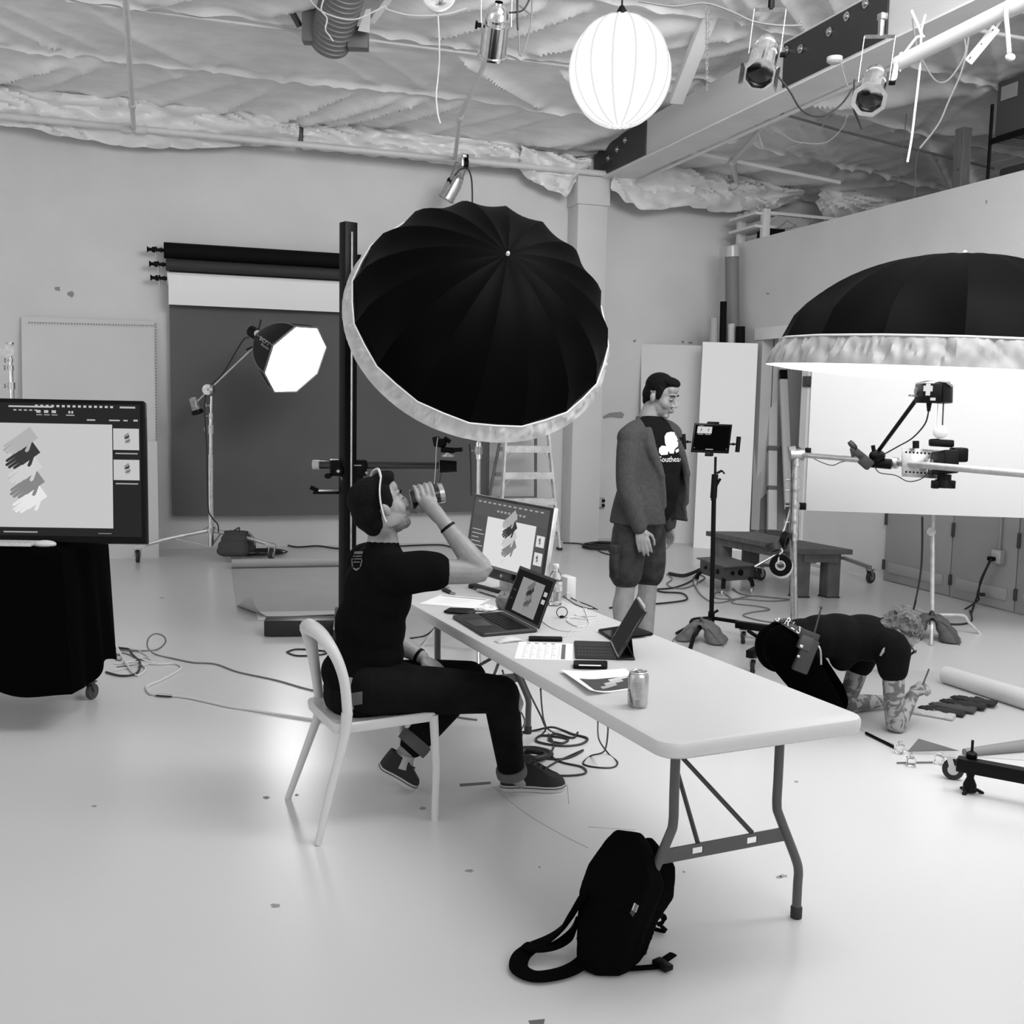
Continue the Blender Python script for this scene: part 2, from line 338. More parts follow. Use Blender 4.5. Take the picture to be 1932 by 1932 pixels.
sheet_px('torn insulation flap under the pipe above the loft rack', [(1535, 355, 385), (1545, 356, 400), (1560, 358, 412), (1600, 362, 412), (1660, 368, 398), (1720, 372, 385)], 11.7, 5, .05)
tag(link('stud', MB().box(Y(569, 256, 12.08), (.035, .09, .22)), mat('stud_wood', .32, .7)), 'short wall stud showing between two insulation sheets', 'stud')
# ---- paint scars on the walls (flat, each with its own outline)
SCAR = mat('bare_plaster', .26, .8)
def scar(pts, px, plane, parent):
    f = Y if plane == 'y' else X; v = YB-.002 if plane == 'y' else XW-.002
    vs = [f(x, y, v) for x, y in pts]; c = [p-(V((0, .004, 0)) if plane == 'y' else V((.004, 0, 0))) for p in vs]; n = len(vs)
    link('paint_scar', MB().add(vs+c, [tuple(range(n, 2*n))]+[(i, (i+1) % n, n+(i+1) % n, n+i) for i in range(n)]), SCAR, parent, False)
scar([(103, 542), (112, 541), (113, 549), (104, 547)], 0, 'y', wb); scar([(127, 552), (136, 549), (140, 555), (136, 561), (128, 557)], 0, 'y', wb)
scar([(1137, 786), (1150, 779), (1172, 777), (1178, 782), (1174, 789), (1152, 787), (1139, 790)], 0, 'y', wb)
scar([(1194, 643), (1199, 640), (1200, 644), (1196, 646)], 0, 'y', wb); scar([(1286, 643), (1290, 643), (1290, 648), (1286, 647)], 0, 'y', wb); scar([(1299, 645), (1306, 645), (1306, 648), (1299, 648)], 0, 'y', wb)
scar([(1600, 523), (1608, 523), (1603, 529)], 0, 'x', wr); scar([(1444, 552), (1452, 553), (1449, 556)], 0, 'x', wr); scar([(1860, 378), (1863, 378), (1862, 385)], 0, 'x', wr)
# ================================================================ flat-screen picture content
def glove(cx, cy, L, ang, fl=1):
    """outline polygons of one flat glove: palm with cuff, four fingers, thumb (unit: L = length)"""
    ps = [[(-.1, -.17), (.5, -.19), (.5, .19), (-.1, .2), (-.16, 0)]]
    for k, (y, l) in enumerate(((-.135, .33), (-.045, .40), (.045, .38), (.135, .28))):
        w = .046; x = -.08; ps.append([(x, y-w), (x, y+w), (x-l+.03, y+w*.8), (x-l, y), (x-l+.03, y-w*.8)])
    ps.append([(.18, .17), (.32, .17), (.1, .33), (.02, .34), (0, .28)])
    c, s = math.cos(ang), math.sin(ang)
    return [[(cx+(x*c-y*fl*s)*L, cy+(x*s+y*fl*c)*L) for x, y in p] for p in ps]
def picture(name, parent, O, ux, uy, items, lift=.0008):
    """a lit display: O lower-left corner, ux/uy edge vectors, items = (grey, polygon in aspect-true units of the width) painted in order"""
    mb = MB(); n = ux.cross(uy).normalized(); w = ux.length; a = ux/w; b = uy.normalized()
    for k, (g, poly) in enumerate(items):
        mb.use(glow('screen_grey_%02d' % int(round(g*100)), g)); off = n*(lift+.00005*k)
        mb.add([O+a*(x*w)+b*(y*w)+off for x, y in poly], [tuple(range(len(poly)))])
    return link(name, mb, None, parent, False)
def rc(x0, y0, x1, y1): return [(x0, y0), (x1, y0), (x1, y1), (x0, y1)]
GG = (.42, .028, .6, .22, .78)
def gloves(cx, cy, L, k=1., tilt=.62, step=.34):
    out = []
    for i in range(4, -1, -1):
        for p in glove(cx+(i-2)*.06*L, cy-(i-2)*step*L, L, tilt, -1): out.append((GG[i]*k+.02, p))
        q = glove(cx+(i-2)*.06*L, cy-(i-2)*step*L, L, tilt, -1)[2]; out.append((GG[i]*k*.75+.01, [q[0], q[3], q[4]]))
    return out
# ================================================================ the folding table
TR_ = R(5.53); TC = V((1.742, 2.640, 0)); TL = 2.85
t = local(thing('folding_table', 'long white plastic folding table with grey steel legs', 'table', TC, TR_))
def rrect(w0, w1, l0, l1, r, n=5):
    out = []
    for cx, cy, a in ((w1-r, l1-r, 0), (w0+r, l1-r, 90), (w0+r, l0+r, 180), (w1-r, l0+r, 270)):
        for i in range(n+1): q = R(a+90*i/n); out.append((cx+r*math.cos(q), cy+r*math.sin(q)))
    return out
mb = MB(); prof = [(.012, -.052), (.003, -.045), (0, -.03), (0, -.012), (.004, -.003), (.014, 0)]; rings = []
for ins, dz in prof: rings.append([(x, y, .74+dz) for x, y in rrect(-.375+ins, .375-ins, ins, TL-ins, .065)])
n = len(rings[0]); vs = [p for g in rings for p in g]
fs = [(i*n+j, i*n+(j+1) % n, (i+1)*n+(j+1) % n, (i+1)*n+j) for i in range(len(rings)-1) for j in range(n)]+[tuple((len(rings)-1)*n+j for j in range(n)), tuple(range(n-1, -1, -1))]
link('table_top', mb.add(vs, fs), PLASTIC_W, t)
for yl in (.213, 2.322):
    s = 1 if yl < 1 else -1
    for sx_ in (-1, 1):
        l = link('leg', MB().tube(cr([(sx_*.20, yl, .69), (sx_*.20, yl, .5), (sx_*.20, yl, .405), (sx_*.215, yl, .36), (sx_*.285, yl, .215), (sx_*.302, yl, .165), (sx_*.302, yl, .12), (sx_*.302, yl, .035)], 4), .0155, 12), GREYMET, t)
        link('rubber_foot', MB().lathe([(.018, 0), (.0195, .004), (.0195, .036), (.017, .04)], (sx_*.302, yl, 0), n=14), RUBBER, l)
    cb = MB()
    for x0, x1, z0, z1 in ((-.245, .245, .278, .29), (-.245, .245, .312, .324), (-.245, -.125, .29, .312), (-.085, .085, .29, .312), (.125, .245, .29, .312)): cb.box(((x0+x1)/2, yl, (z0+z1)/2), (x1-x0, .006, z1-z0))
    link('crossbar', cb, GREYMET, t)
    link('brace', MB().tube([(-.105, yl, .325), (0, yl+s*.34, .53)], .008, 8).tube([(.105, yl, .325), (0, yl+s*.34, .53)], .008, 8).box((0, yl+s*.345, .53), (.05, .03, .04), bev=.004), DGREY, t)
    link('strut', MB().tube([(0, yl+s*.35, .53), (0, yl+s*.62, .69)], .010, 8), GREYMET, t)
    link('top_bar', MB().tube([(-.2, yl, .682), (.2, yl, .682)], .013, 10), GREYMET, t)
TZ = .74
def plate(px, z, th, mb=None, ins=0):
    vs = [Z(x, y, z) for x, y in px]; n = len(vs); mb = mb or MB(); top = [p+V((0, 0, th)) for p in vs]
    if (vs[1]-vs[0]).cross(vs[2]-vs[1]).z < 0: vs.reverse(); top.reverse()
    return mb.add(vs+top, [tuple(range(n-1, -1, -1)), tuple(range(n, 2*n))]+[(i, (i+1) % n, n+(i+1) % n, n+i) for i in range(n)])
def bev_plate(px, z, th, r=.012, e=.003):
    """slab with rounded corners from pixel corners on the plane z"""
    vs = [Z(x, y, z) for x, y in px]
    if (vs[1]-vs[0]).cross(vs[2]-vs[1]).z < 0: vs.reverse()
    def ring(ins, dz):
        c = sum(vs, V())/len(vs); out = []
        for i in range(len(vs)):
            p, a, b = vs[i], vs[i-1], vs[(i+1) % len(vs)]; da, db = (a-p).normalized(), (b-p).normalized()
            q = p+(c-p).normalized()*ins*1.3
            for k in range(5): u = k/4; s0, s1 = q+da*r, q+db*r; out.append(s0*(1-u)**2+q*2*u*(1-u)+s1*u*u+V((0, 0, dz)))
        return out
    rg = [ring(e, 0), ring(0, min(e, th/3)), ring(0, th-min(e, th/3)), ring(e, th)]; n = len(rg[0]); mb = MB()
    return mb.add([p for g in rg for p in g], [(i*n+j, i*n+(j+1) % n, (i+1)*n+(j+1) % n, (i+1)*n+j) for i in range(3) for j in range(n)]+[tuple(3*n+j for j in range(n)), tuple(range(n-1, -1, -1))])
def reach(P, x, y, L, far=True):
    r = ray(x, y); o = CAM-P; a = r.dot(r); b = 2*r.dot(o); c = o.dot(o)-L*L; d = b*b-4*a*c
    if d < 0: s = -b/(2*a)
    else: s = (-b+(1 if far else -1)*math.sqrt(d))/(2*a)
    return CAM+r*s
def ctr(px, z=TZ): return sum([Z(x, y, z) for x, y in px], V())/len(px)
# ---- desktop display
TLc, TRc, BRc = D(896, 932, 5.62), D(1045, 959, 5.02), D(1022, 1118, 4.99); BLc = BRc+(TLc-TRc)
ux = BRc-BLc; uy = TLc-BLc; nn = ux.cross(uy).normalized()
t = thing('desktop_display', 'big aluminium desktop display showing five gloves at table end', 'monitor', V((BLc.x+BRc.x, BLc.y+BRc.y, 0))/2+V((0, 0, TZ)))
mid = (TLc+BRc)/2; mx = M((ux.normalized(), uy.normalized(), nn)).transposed()
link('shell', MB().box(mid-nn*.014, (ux.length+.006, uy.length+.006, .026), mx, .004), ALU, t)
fr = link('glass_front', MB().box(mid+nn*.0005, (ux.length, uy.length, .003), mx, .001), mat('black_glass', .006, .08), t)
chin = .115; O = BLc+ux*.03+uy*chin; UX = ux*.94; UY = uy*(1-chin-.035); asp = UY.length/UX.length
it = [(.13, rc(0, 0, 1, asp)), (.10, rc(0, asp-.13, 1, asp)), (.09, rc(0, 0, .2, asp-.13)), (.72, rc(.21, .02, .86, asp-.13)), (.09, rc(.87, .0, 1, asp-.13))]
it += [(.55, rc(.02, asp-.21-.03*k, .02+(.1+.07*((k*7) % 3)/2), asp-.215-.03*k)) for k in range(1, 12)]+[(.7, rc(.885, asp-.27, .985, asp-.19)), (.7, rc(.885, asp-.40, .985, asp-.31))]
it += [(.4, rc(.05+.07*k, asp-.03, .09+.07*k, asp-.02)) for k in range(13)]+[(.35, rc(.33+.05*k, asp-.085, .36+.05*k, asp-.07)) for k in range(8)]
it += gloves(.54, asp*.47, .2, .9)
for yy_ in (asp-.23, asp-.355): it += gloves(.935, yy_, .028, .6)
picture('screen', t, O, UX, UY, it, .0026)
link('badge', MB().ell((BLc+BRc)/2+uy*.055+nn*.002, (.009, .0095, .001), mx, 10, 6), STEEL, fr)
b0 = (BLc+BRc)/2-nn*.06; b0.z = TZ
link('stand', MB().box(b0+V((0, 0, .1)), (.19, .006, .2), rz(math.atan2(ux.y, ux.x)), .002).box(b0+nn*.04+V((0, 0, .004)), (.2, .2, .008), rz(math.atan2(ux.y, ux.x)), .002), ALU, t)
# ---- laptop
bp = [(853, 1166), (911, 1202), (1015, 1193), (949, 1159)]; P = [Z(x, y, TZ+.001) for x, y in bp]
t = thing('laptop', 'open dark grey laptop with glove picture on its screen', 'laptop', ctr(bp))
bs_ = link('base', bev_plate(bp, TZ+.001, .014, .012), mat('laptop_grey', .035, .42, .3), t)
kb = MB(); A_, B_, C_, D_ = P[3], P[0], P[1], P[2]      # hinge-left, front-left, front-right, hinge-right
def lp(u, v): return (A_*(1-u)+D_*u)*(1-v)+(B_*(1-u)+C_*u)*v
up = V((0, 0, .0152))
link('trackpad', MB().add([lp(.34, .62)+up, lp(.66, .62)+up, lp(.66, .95)+up, lp(.34, .95)+up], [(0, 1, 2, 3)]), mat('trackpad_grey', .05, .35, .3), bs_)
for i in range(13):
    for j in range(5):
        u0, u1, v0, v1 = .06+i*.068, .06+i*.068+.058, .12+j*.083, .12+j*.083+.07; q = [lp(u0, v0), lp(u1, v0), lp(u1, v1), lp(u0, v1)]
        kb.add([p+up for p in q]+[p+up+V((0, 0, .0015)) for p in q], [(4, 5, 6, 7), (0, 1, 5, 4), (1, 2, 6, 5), (2, 3, 7, 6), (3, 0, 4, 7)])
k_ = link('keyboard', kb, BLKSAT, bs_); k_['kind'] = 'stuff'
h0, h1 = A_+up, D_+up; t0 = reach(h0, 981, 1067, .235); t1 = t0+(h1-h0)
ux = h1-h0; uy = t0-h0; nn = ux.cross(uy).normalized()
mid = (h0+h1+t0+t1)/4; sc_ = link('lid', MB().add([h0, h1, t1, t0]+[p-nn*.006 for p in (h0, h1, t1, t0)], [(0, 1, 2, 3), (7, 6, 5, 4), (0, 4, 5, 1), (1, 5, 6, 2), (2, 6, 7, 3), (3, 7, 4, 0)]), mat('black_glass', .006, .08), t, False)
O = h0+ux*.03+uy*.05; UX = ux*.94; UY = uy*.89; asp = UY.length/UX.length
it = [(.012, rc(0, 0, 1, asp)), (.27, rc(.19, .035, .84, asp-.08)), (.5, rc(.88, asp*.62, .97, asp*.72)), (.5, rc(.88, asp*.45, .97, asp*.55)), (.15, rc(.03, asp*.3, .1, asp*.31)), (.15, rc(.03, asp*.5, .12, asp*.51))]
it += gloves(.52, asp*.47, .2, .3)
picture('screen', t, O, UX, UY, it)
# ---- small things on the table
def slab(name, label, cat, px, th, m, r=.01, z=TZ+.001, group=None, par=True):
    t = thing(name, label, cat, ctr(px), group=group); link('body', bev_plate(px, z, th, r, min(.003, th/4)), m, t); return t
t = slab('smartphone', 'black smartphone lying left of the laptop', 'phone', [(836, 1156), (848, 1149), (900, 1151), (896, 1160)], .008, BLKSAT)
link('screen', plate([(841, 1155), (850, 1150), (896, 1152), (892, 1158)], TZ+.0092, .0004), mat('black_glass', .006, .08), t, False)
c = Z(960, 1210, TZ); d = (Z(983, 1205, TZ)-Z(938, 1210, TZ)).normalized(); a = math.atan2(d.y, d.x)
t = local(thing('computer_mouse', 'white low wireless computer mouse in front of the laptop', 'mouse', c+V((0, 0, .001)), a))
link('body', MB().grid(lambda i, j: ((lambda u, v: (.057*u, .029*v*(1-.25*abs(u)**3), .020*(1-u*u*.85)*(1-v*v*.6)))(2*i-1, 2*j-1)), 16, 12, .004), PLASTIC_W, t)
link('base', MB().prism([(.05*math.cos(q*PI/10), .026*math.sin(q*PI/10)) for q in range(20)], .004), STEEL, t)
slab('card_reader', 'flat black card reader below the laptop edge', 'card reader', [(997, 1205), (1061, 1206), (1061, 1211), (998, 1210)], .012, BLKSAT, .004)
t = slab('hard_drive', 'black portable drive with a light strip, below the tablet keyboard', 'drive', [(1082, 1252), (1146, 1253), (1146, 1263), (1081, 1262)], .014, BLKSAT, .006)
link('strip', plate([(1092, 1254), (1134, 1255), (1134, 1257), (1092, 1256)], TZ+.0152, .0006), PAPER, t, False)
def sheet_of(label, px, lines, th=.0008, z=TZ+.0006, cat='paper', name='paper_sheet'):
    o = tag(link(name, plate(px, z, th), PAPER, None, False), label, cat); P = [Z(x, y, z+th) for x, y in px]; ms = {}
    for g, u0, v0, u1, v1 in lines:
        ms.setdefault(g, MB()); f = lambda u, v: (P[0]*(1-u)+P[1]*u)*(1-v)+(P[3]*(1-u)+P[2]*u)*v+V((0, 0, .0003))
        ms[g].quad(f(u0, v0), f(u1, v0), f(u1, v1), f(u0, v1))
    for g, m in ms.items(): link('print', m, mat('ink_%02d' % int(g*100), g, .6), o, False)
    return o
ln = [(.12, .80, .06, .87, .93)]+[(.25, .15+.15*k, .03, .22+.15*k, .09) for k in range(4)]+[(.45, .13+.125*k, .14, .135+.125*k, .95) for k in range(6)]+[(.4, .14+.125*(k % 5), .2+.13*(k//5), .2+.125*(k % 5)-.02*(k % 3), .22+.13*(k//5)) for k in range(28)]
sheet_of('printed schedule page beside the tablet keyboard', [(979, 1211), (1081, 1215), (1080, 1247), (970, 1243)], ln)
sheet_of('blank looking page with dark edge strip at the far left of the table', [(834, 1122), (925, 1131), (893, 1148), (791, 1139)], [(.06, .03, .06, .95, .11)]+[(.5, .2, .3+.1*k, .8-.05*k, .31+.1*k) for k in range(5)])
P = [Z(x, y, TZ+.001) for x, y in [(1057, 1269), (1180, 1262), (1216, 1297), (1112, 1313)]]
def curl(i, j): p = (P[0]*(1-i)+P[1]*i)*(1-j)+(P[3]*(1-i)+P[2]*i)*j; return p+V((0, 0, .05*max(0, .45-i)**2*(1+j)+.008*max(0, i-.8)))
o = tag(link('photo_print', MB().grid(curl, 18, 10, .0008), PAPER), 'curled glove photo print beside the drink can', 'print')
link('print', MB().grid(lambda i, j: curl(.12+.84*i, .42+.52*j)+V((0, 0, .0022)), 16, 6), mat('ink_05', .05, .5), o)
for k, (u, v, w) in enumerate(((.3, .78, .3), (.42, .64, .34), (.55, .5, .34))):
    link('print', MB().grid(lambda i, j: curl(u+w*i, v-.10*i+(.1)*j)+V((0, 0, .0032)), 8, 2), mat('ink_%02d' % (40+10*k), .4+.1*k, .6), o)
# ---- tablet on a keyboard folio, flat tablet behind it
bp = [(1083, 1211), (1186, 1214), (1199, 1246), (1085, 1243)]
t = thing('tablet', 'tablet propped steeply on a black folding keyboard folio', 'tablet', ctr(bp))
f_ = link('keyboard_folio', bev_plate(bp, TZ+.001, .006, .008, .002), mat('folio', .012, .7, bump=.1, bs=200), t)
P = [Z(x, y, TZ+.0072) for x, y in bp]; kb = MB()
for i in range(11):
    for j in range(4):
        u0, v0 = .05+i*.055, .12+j*.19; f = lambda u, v: (P[0]*(1-u)+P[1]*u)*(1-v)+(P[3]*(1-u)+P[2]*u)*v
        q = [f(u0, v0), f(u0+.045, v0), f(u0+.045, v0+.15), f(u0, v0+.15)]; kb.add(q+[p+V((0, 0, .001)) for p in q], [(4, 5, 6, 7), (0, 1, 5, 4), (1, 2, 6, 5), (2, 3, 7, 6), (3, 0, 4, 7)])
link('keys', kb, mat('key_black', .02, .5), f_)['kind'] = 'stuff'
h0, h1 = Z(1154, 1211, TZ+.009), Z(1168, 1243, TZ+.009); t0 = reach(h0, 1203, 1129, .20, False); t1 = t0+(h1-h0)
ux = h0-h1; uy = t0-h0; nn = ux.cross(uy).normalized()
if nn.dot(CAM-h0) < 0: nn = -nn
b_ = link('body', MB().add([h0, h1, t1, t0]+[p+nn*.007 for p in (h0, h1, t1, t0)], [(0, 1, 2, 3), (7, 6, 5, 4), (0, 4, 5, 1), (1, 5, 6, 2), (2, 6, 7, 3), (3, 7, 4, 0)]), mat('black_glass', .006, .08), t, False)
link('pencil', MB().tube([t0+nn*.003+(t1-t0)*.1+uy.normalized()*.006, t0+nn*.003+(t1-t0)*.75+uy.normalized()*.006], .0045, 10), PLASTIC_W, t)
picture('screen', t, h1+ux*.05+uy*.04+nn*.0075, ux*.9, uy*.93, [(.03, rc(0, 0, 1, .74)), (.16, rc(0, .05, 1, .42)), (.26, [(0, .42), (1, .5), (1, .68), (0, .56)]), (.4, rc(.1, .1, .5, .15)), (.02, [(.2, .25), (.9, .22), (.9, .36), (.3, .4)])], .0002 if ux.cross(uy).dot(nn) > 0 else -.0002)
link('stand_flap', MB().add([t0*.45+h0*.55-nn*.001, t1*.45+h1*.55-nn*.001, Z(1196, 1240, TZ+.008), Z(1184, 1216, TZ+.008)], [(0, 1, 2, 3)]), mat('folio', .012, .7), t, False)
t = slab('tablet', 'black tablet lying flat behind the propped one', 'tablet', [(1128, 1192), (1188, 1183), (1233, 1199), (1152, 1208)], .012, BLKSAT, .008)
link('screen', plate([(1136, 1191), (1188, 1184), (1223, 1197), (1155, 1204)], TZ+.0132, .0004), mat('black_glass', .006, .08), t, False)
# ---- drink can
c = Z(1203, 1333, TZ); t = local(thing('drink_can', 'silver printed drink can at the near end of table', 'can', c))
link('body', MB().lathe([(.022, .003), (.0255, .0), (.029, .004), (.033, .012), (.033, .098), (.030, .108), (.0275, .112)], n=32, cap=False), mat('can_silver', .5, .28, .85, var=.35, vs=45, stretch=(1, 1, .35)), t)
lid = link('lid', MB().lathe([(.0275, .112), (.0285, .115), (.027, .116), (.0255, .113), (.0, .1125)], n=28, cap=False), CHROME, t)
link('pull_tab', MB().box((.006, 0, .115), (.02, .014, .0015), bev=.0006), STEEL, lid)
mb = MB()
for k in range(9): a0 = -2.3+.04*(k % 2); z = .085-.0055*k; mb.grid(lambda i, j: (.0333*math.cos(a0+.5*i), .0333*math.sin(a0+.5*i), z-.002*j), 5, 1)
mb.grid(lambda i, j: (.0333*math.cos(-2.25+.4*i), .0333*math.sin(-2.25+.4*i), .03-.018*j), 5, 1); link('label_print', mb, mat('ink_25', .25, .5), t)
mb = MB()
for k in range(4): mb.tube(cr([(.0335*math.cos(a), .0335*math.sin(a), z) for a, z in ((-3.1+.1*k, .05-.01*k), (-2.95+.1*k, .06-.01*k), (-2.8+.08*k, .045-.01*k), (-2.9+.1*k, .035-.008*k))], 4), .0012, 5)
link('lettering', mb, mat('ink_10', .1, .5), t)
# ---- water bottle, white box, fruit, remote, bits
c = Z(1047, 1142, TZ); t = local(thing('water_bottle', 'clear plastic water bottle with white cap behind the laptop', 'bottle', c))
link('body', MB().lathe([(.0, .002), (.026, .0), (.032, .006), (.031, .03), (.033, .034), (.031, .045), (.033, .05), (.031, .062), (.033, .068), (.033, .12), (.031, .135), (.024, .155), (.0135, .172), (.0125, .185)], n=24, cap=False), GLASS, t)
link('water', MB().lathe([(.0, .004), (.024, .003), (.0300, .01), (.029, .03), (.0305, .05), (.0305, .1), (.0, .1)], n=20, cap=False), mat('water', .95, .02, trans=1.), t)
link('cap', MB().lathe([(.0145, .178), (.0155, .18), (.0155, .196), (.013, .199)], n=20), PLASTIC_W, t)
link('wrapper', MB().lathe([(.0336, .07), (.0336, .118)], n=24, cap=False), mat('bottle_label', .4, .4, var=.5, vs=60), t)
c = Z(1069, 1128, TZ); tag(link('white_box', MB().box(c+V((0, 0, .055)), (.05, .1, .11), rz(TR_), .005), PLASTIC_W), 'small white upright box behind the water bottle', 'box')
c = Z(950, 1150, TZ); t = local(thing('apple', 'pale round fruit half hidden behind the laptop screen', 'fruit', c))
link('flesh', MB().lathe([(.004, .004), (.02, .0), (.033, .016), (.039, .04), (.035, .06), (.02, .071), (.006, .066), (0, .06)], n=24, cap=False), mat('fruit', .17, .4, var=.2, vs=20), t)
link('stem', MB().tube([(0, 0, .06), (.003, .002, .08)], .0018, 6), RUBBER, t)
t = slab('remote_control', 'long black remote control in front of the display', 'remote', [(883, 1109), (891, 1105), (946, 1120), (940, 1126)], .018, BLKSAT, .006)
P = [Z(x, y, TZ+.0192) for x, y in [(883, 1109), (891, 1105), (946, 1120), (940, 1126)]]; mb = MB()
for k in range(9):
    for j in (.3, .7): u = .15+.09*k; mb.ell((P[0]*(1-u)+P[3]*u)*(1-j)+(P[1]*(1-u)+P[2]*u)*j, (.004, .004, .0015), None, 8, 4)
link('buttons', mb, mat('button_grey', .3, .5), t)['kind'] = 'stuff'
t = slab('usb_stick', 'small black memory stick above the blank page', 'memory stick', [(833, 1115), (838, 1111), (852, 1117), (848, 1121)], .009, BLKSAT, .003)
link('plug', plate([(848, 1120), (851, 1117), (860, 1120), (857, 1122)], TZ+.003, .004), STEEL, t)
def crumple(label, px, rad, seed, m, cat, name):
    c = Z(*px, TZ); mb = MB(); mb.ell((0, 0, 0), 1, None, 20, 12)
    mb.v = [V((c.x+p.x*rad[0]*(1+.6*NZ.noise(p*2.2+V((seed, 0, 0)))), c.y+p.y*rad[1]*(1+.6*NZ.noise(p*2.4+V((0, seed, 0)))), TZ+.001+max(0, (p.z+.75)*rad[2]*(1+.7*NZ.noise(p*3+V((0, 0, seed))))))) for p in mb.v]
    return tag(link(name, mb, m, None, True, 25), label, cat)
crumple('crumpled clear wrapper on the far left of the table', (818, 1110), (.085, .05, .03), 3, mat('wrapper', .7, .2, trans=.3), 'wrapper', 'wrapper')
crumple('small crumpled tissue between the phone and the laptop', (917, 1153), (.045, .03, .015), 8, PAPER, 'tissue', 'tissue')
# cables on the table
def wire(label, pts, r, m, z=TZ, n=5, name='cable', cat='cable', seg=6, group=None):
    P = [Z(p[0], p[1], z+r+.0005+(p[2] if len(p) > 2 else 0)) for p in pts]
    return tag(link(name, MB().tube(cr(P, n), r, seg), m), label, cat, group)
wire('black cable from behind the laptop screen across the white table', [(1020, 1100, .06), (1050, 1113, .03), (1085, 1132), (1110, 1142), (1127, 1150)], .003, CABLE_B)
wire('second black cable alongside the first on the table', [(1026, 1106, .05), (1055, 1120, .02), (1085, 1140), (1105, 1147), (1124, 1149)], .0025, CABLE_B)
wire('long white charging cable winding from the laptop to the bottle', [(1000, 1196, .006), (1030, 1203), (1070, 1200), (1083, 1185), (1108, 1182), (1112, 1172), (1100, 1163), (1076, 1165), (1070, 1172), (1090, 1182), (1110, 1176), (1105, 1155), (1097, 1140), (1080, 1128), (1066, 1122)], .0022, CABLE_W)
wire('white cable looping by the table edge past the bottle', [(1055, 1163), (1080, 1166), (1110, 1168), (1128, 1163), (1110, 1162), (1085, 1160), (1100, 1150), (1118, 1146)], .002, CABLE_W)
wire('thin white cord running behind the laptop lid', [(1020, 1170), (1040, 1184), (1062, 1190), (1090, 1190), (1103, 1183)], .0018, CABLE_W)
wire('white cord arching up beside the water bottle', [(1060, 1125, .0), (1064, 1120, .09), (1069, 1118, .14), (1075, 1120, .1), (1076, 1128, .02), (1074, 1134)], .002, CABLE_W)
t = thing('cable_tie', 'black cable strap loop standing on the table', 'strap', Z(1060, 1166, TZ))
c = Z(1060, 1166, TZ+.001); mb = MB(); mb.tube([c+AX*(.024*math.cos(q*PI/12))+V((0, 0, .026+.024*math.sin(q*PI/12))) for q in range(24)], .0022, 6, True); link('loop', mb, CABLE_B, t)
link('toggle', MB().ell(c+V((0, 0, .006)), (.012, .008, .006), None, 10, 6), BLKSAT, t)
# ================================================================ lamps, umbrellas, stands
def dirpx(dx, dy, t): return (AX*dx - AU*dy - AF*t).normalized()          # image right, image down, toward the viewer
def basis(n, up=V((0, 0, 1))):
    n = V(n).normalized(); a = up.cross(n); a = a.normalized() if a.length > 1e-4 else n.orthogonal().normalized(); return M((a, n.cross(a), n)).transposed()
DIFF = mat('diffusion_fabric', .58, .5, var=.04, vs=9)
# ---- paper lantern
C = D(1170, 135, 6.4); r = .302
t = local(thing('paper_lantern', 'glowing round white paper lantern hanging below the ceiling', 'lantern', C))
lm = glow('lantern_glow', 6); sm = glow('lantern_seam', .82)
link('paper_shade', MB().lathe([(.05+0*i, -r*1.06) if i == 0 else (r*math.sin(.17+(PI-.34)*i/24), -r*1.07*math.cos(.17+(PI-.34)*i/24)) for i in range(25)], n=112, cap=False), lm, t)
mb = MB()
for k in range(14):
    a = 2*PI*k/14+.1
    mb.tube([(r*1.004*math.sin(q)*math.cos(a), r*1.004*math.sin(q)*math.sin(a), -r*1.074*math.cos(q)) for q in [.2+(PI-.4)*i/32 for i in range(33)]], .0075, 8)
link('seam', mb, sm, t)
link('bottom_ring', MB().lathe([(.05, -r*1.06), (.052, -r*1.075), (.046, -r*1.075), (.045, -r*1.05)], n=24, cap=False), sm, t)
link('cord', MB().tube([(0, 0, r), (0, 0, r+1.1)], .006, 8).lathe([(.03, r-.02), (.03, r+.05), (.012, r+.08)], n=12), BLKSAT, t)
# ---- octagonal softbox on a boom and rolling stand
zs = 11.35; base = Y(398, 1000, zs); base.z = 0; dp = dep(base+V((0, 0, 1)))
t = thing('softbox', 'lit octagonal softbox on a boom arm before the grey backdrop', 'light', D(555, 685, dp-.5)); c = D(558, 679, dp-.55); px = (dp-.55)/F
n = dirpx(.815*.893, .58*.893, .45); a1 = dirpx(.58, -.815, 0); b1 = n.cross(a1).normalized(); rr_ = 71*px
ob = [c+(a1*math.cos(R(45*k+2))+b1*math.sin(R(45*k+2)))*rr_ for k in range(8)]; apex = D(489, 634, dp-.55+.38)
link('diffuser', MB().add(ob, [tuple(range(8))]), glow('softbox_glow', 15), t, False)
mb = MB(); rows = 7; ax_ = (apex-c); L_ = ax_.length; ax_.normalize()
for k in range(8):
    p, q = ob[k], ob[(k+1) % 8]
    def fn(i, j, p=p, q=q):
        e = p*(1-i)+q*i; f = j**.9; s = (1-j**1.6)*.86+.14
        return c+(e-c)*s*1.02+ax_*(L_*f)-n*.0
    sh = link('panel', MB().grid(fn, 3, rows, .002), mat('softbox_black', .008, .6, spec=.2), t)
mb = MB()
for k in range(8): mb.tube([c+(ob[k]-c)*1.03*((1-(j/7)**1.6)*.86+.14)+ax_*(L_*(j/7)**.9) for j in range(8)], .006, 6)
mb.tube([c+(p-c)*1.03 for p in ob], .011, 6, True); link('piping', mb, mat('piping_grey', .16, .5), t)
hd = link('lamp_head', MB().tube([apex-ax_*.06, apex+ax_*.14], .06, 14).ell(apex+ax_*.12, .055), BLKSAT, t)
link('knob', MB().cyl(apex+ax_*.03+AX*.02-AF*.05, apex+ax_*.03+AX*.02-AF*.09, .035), PLASTIC_W, hd)
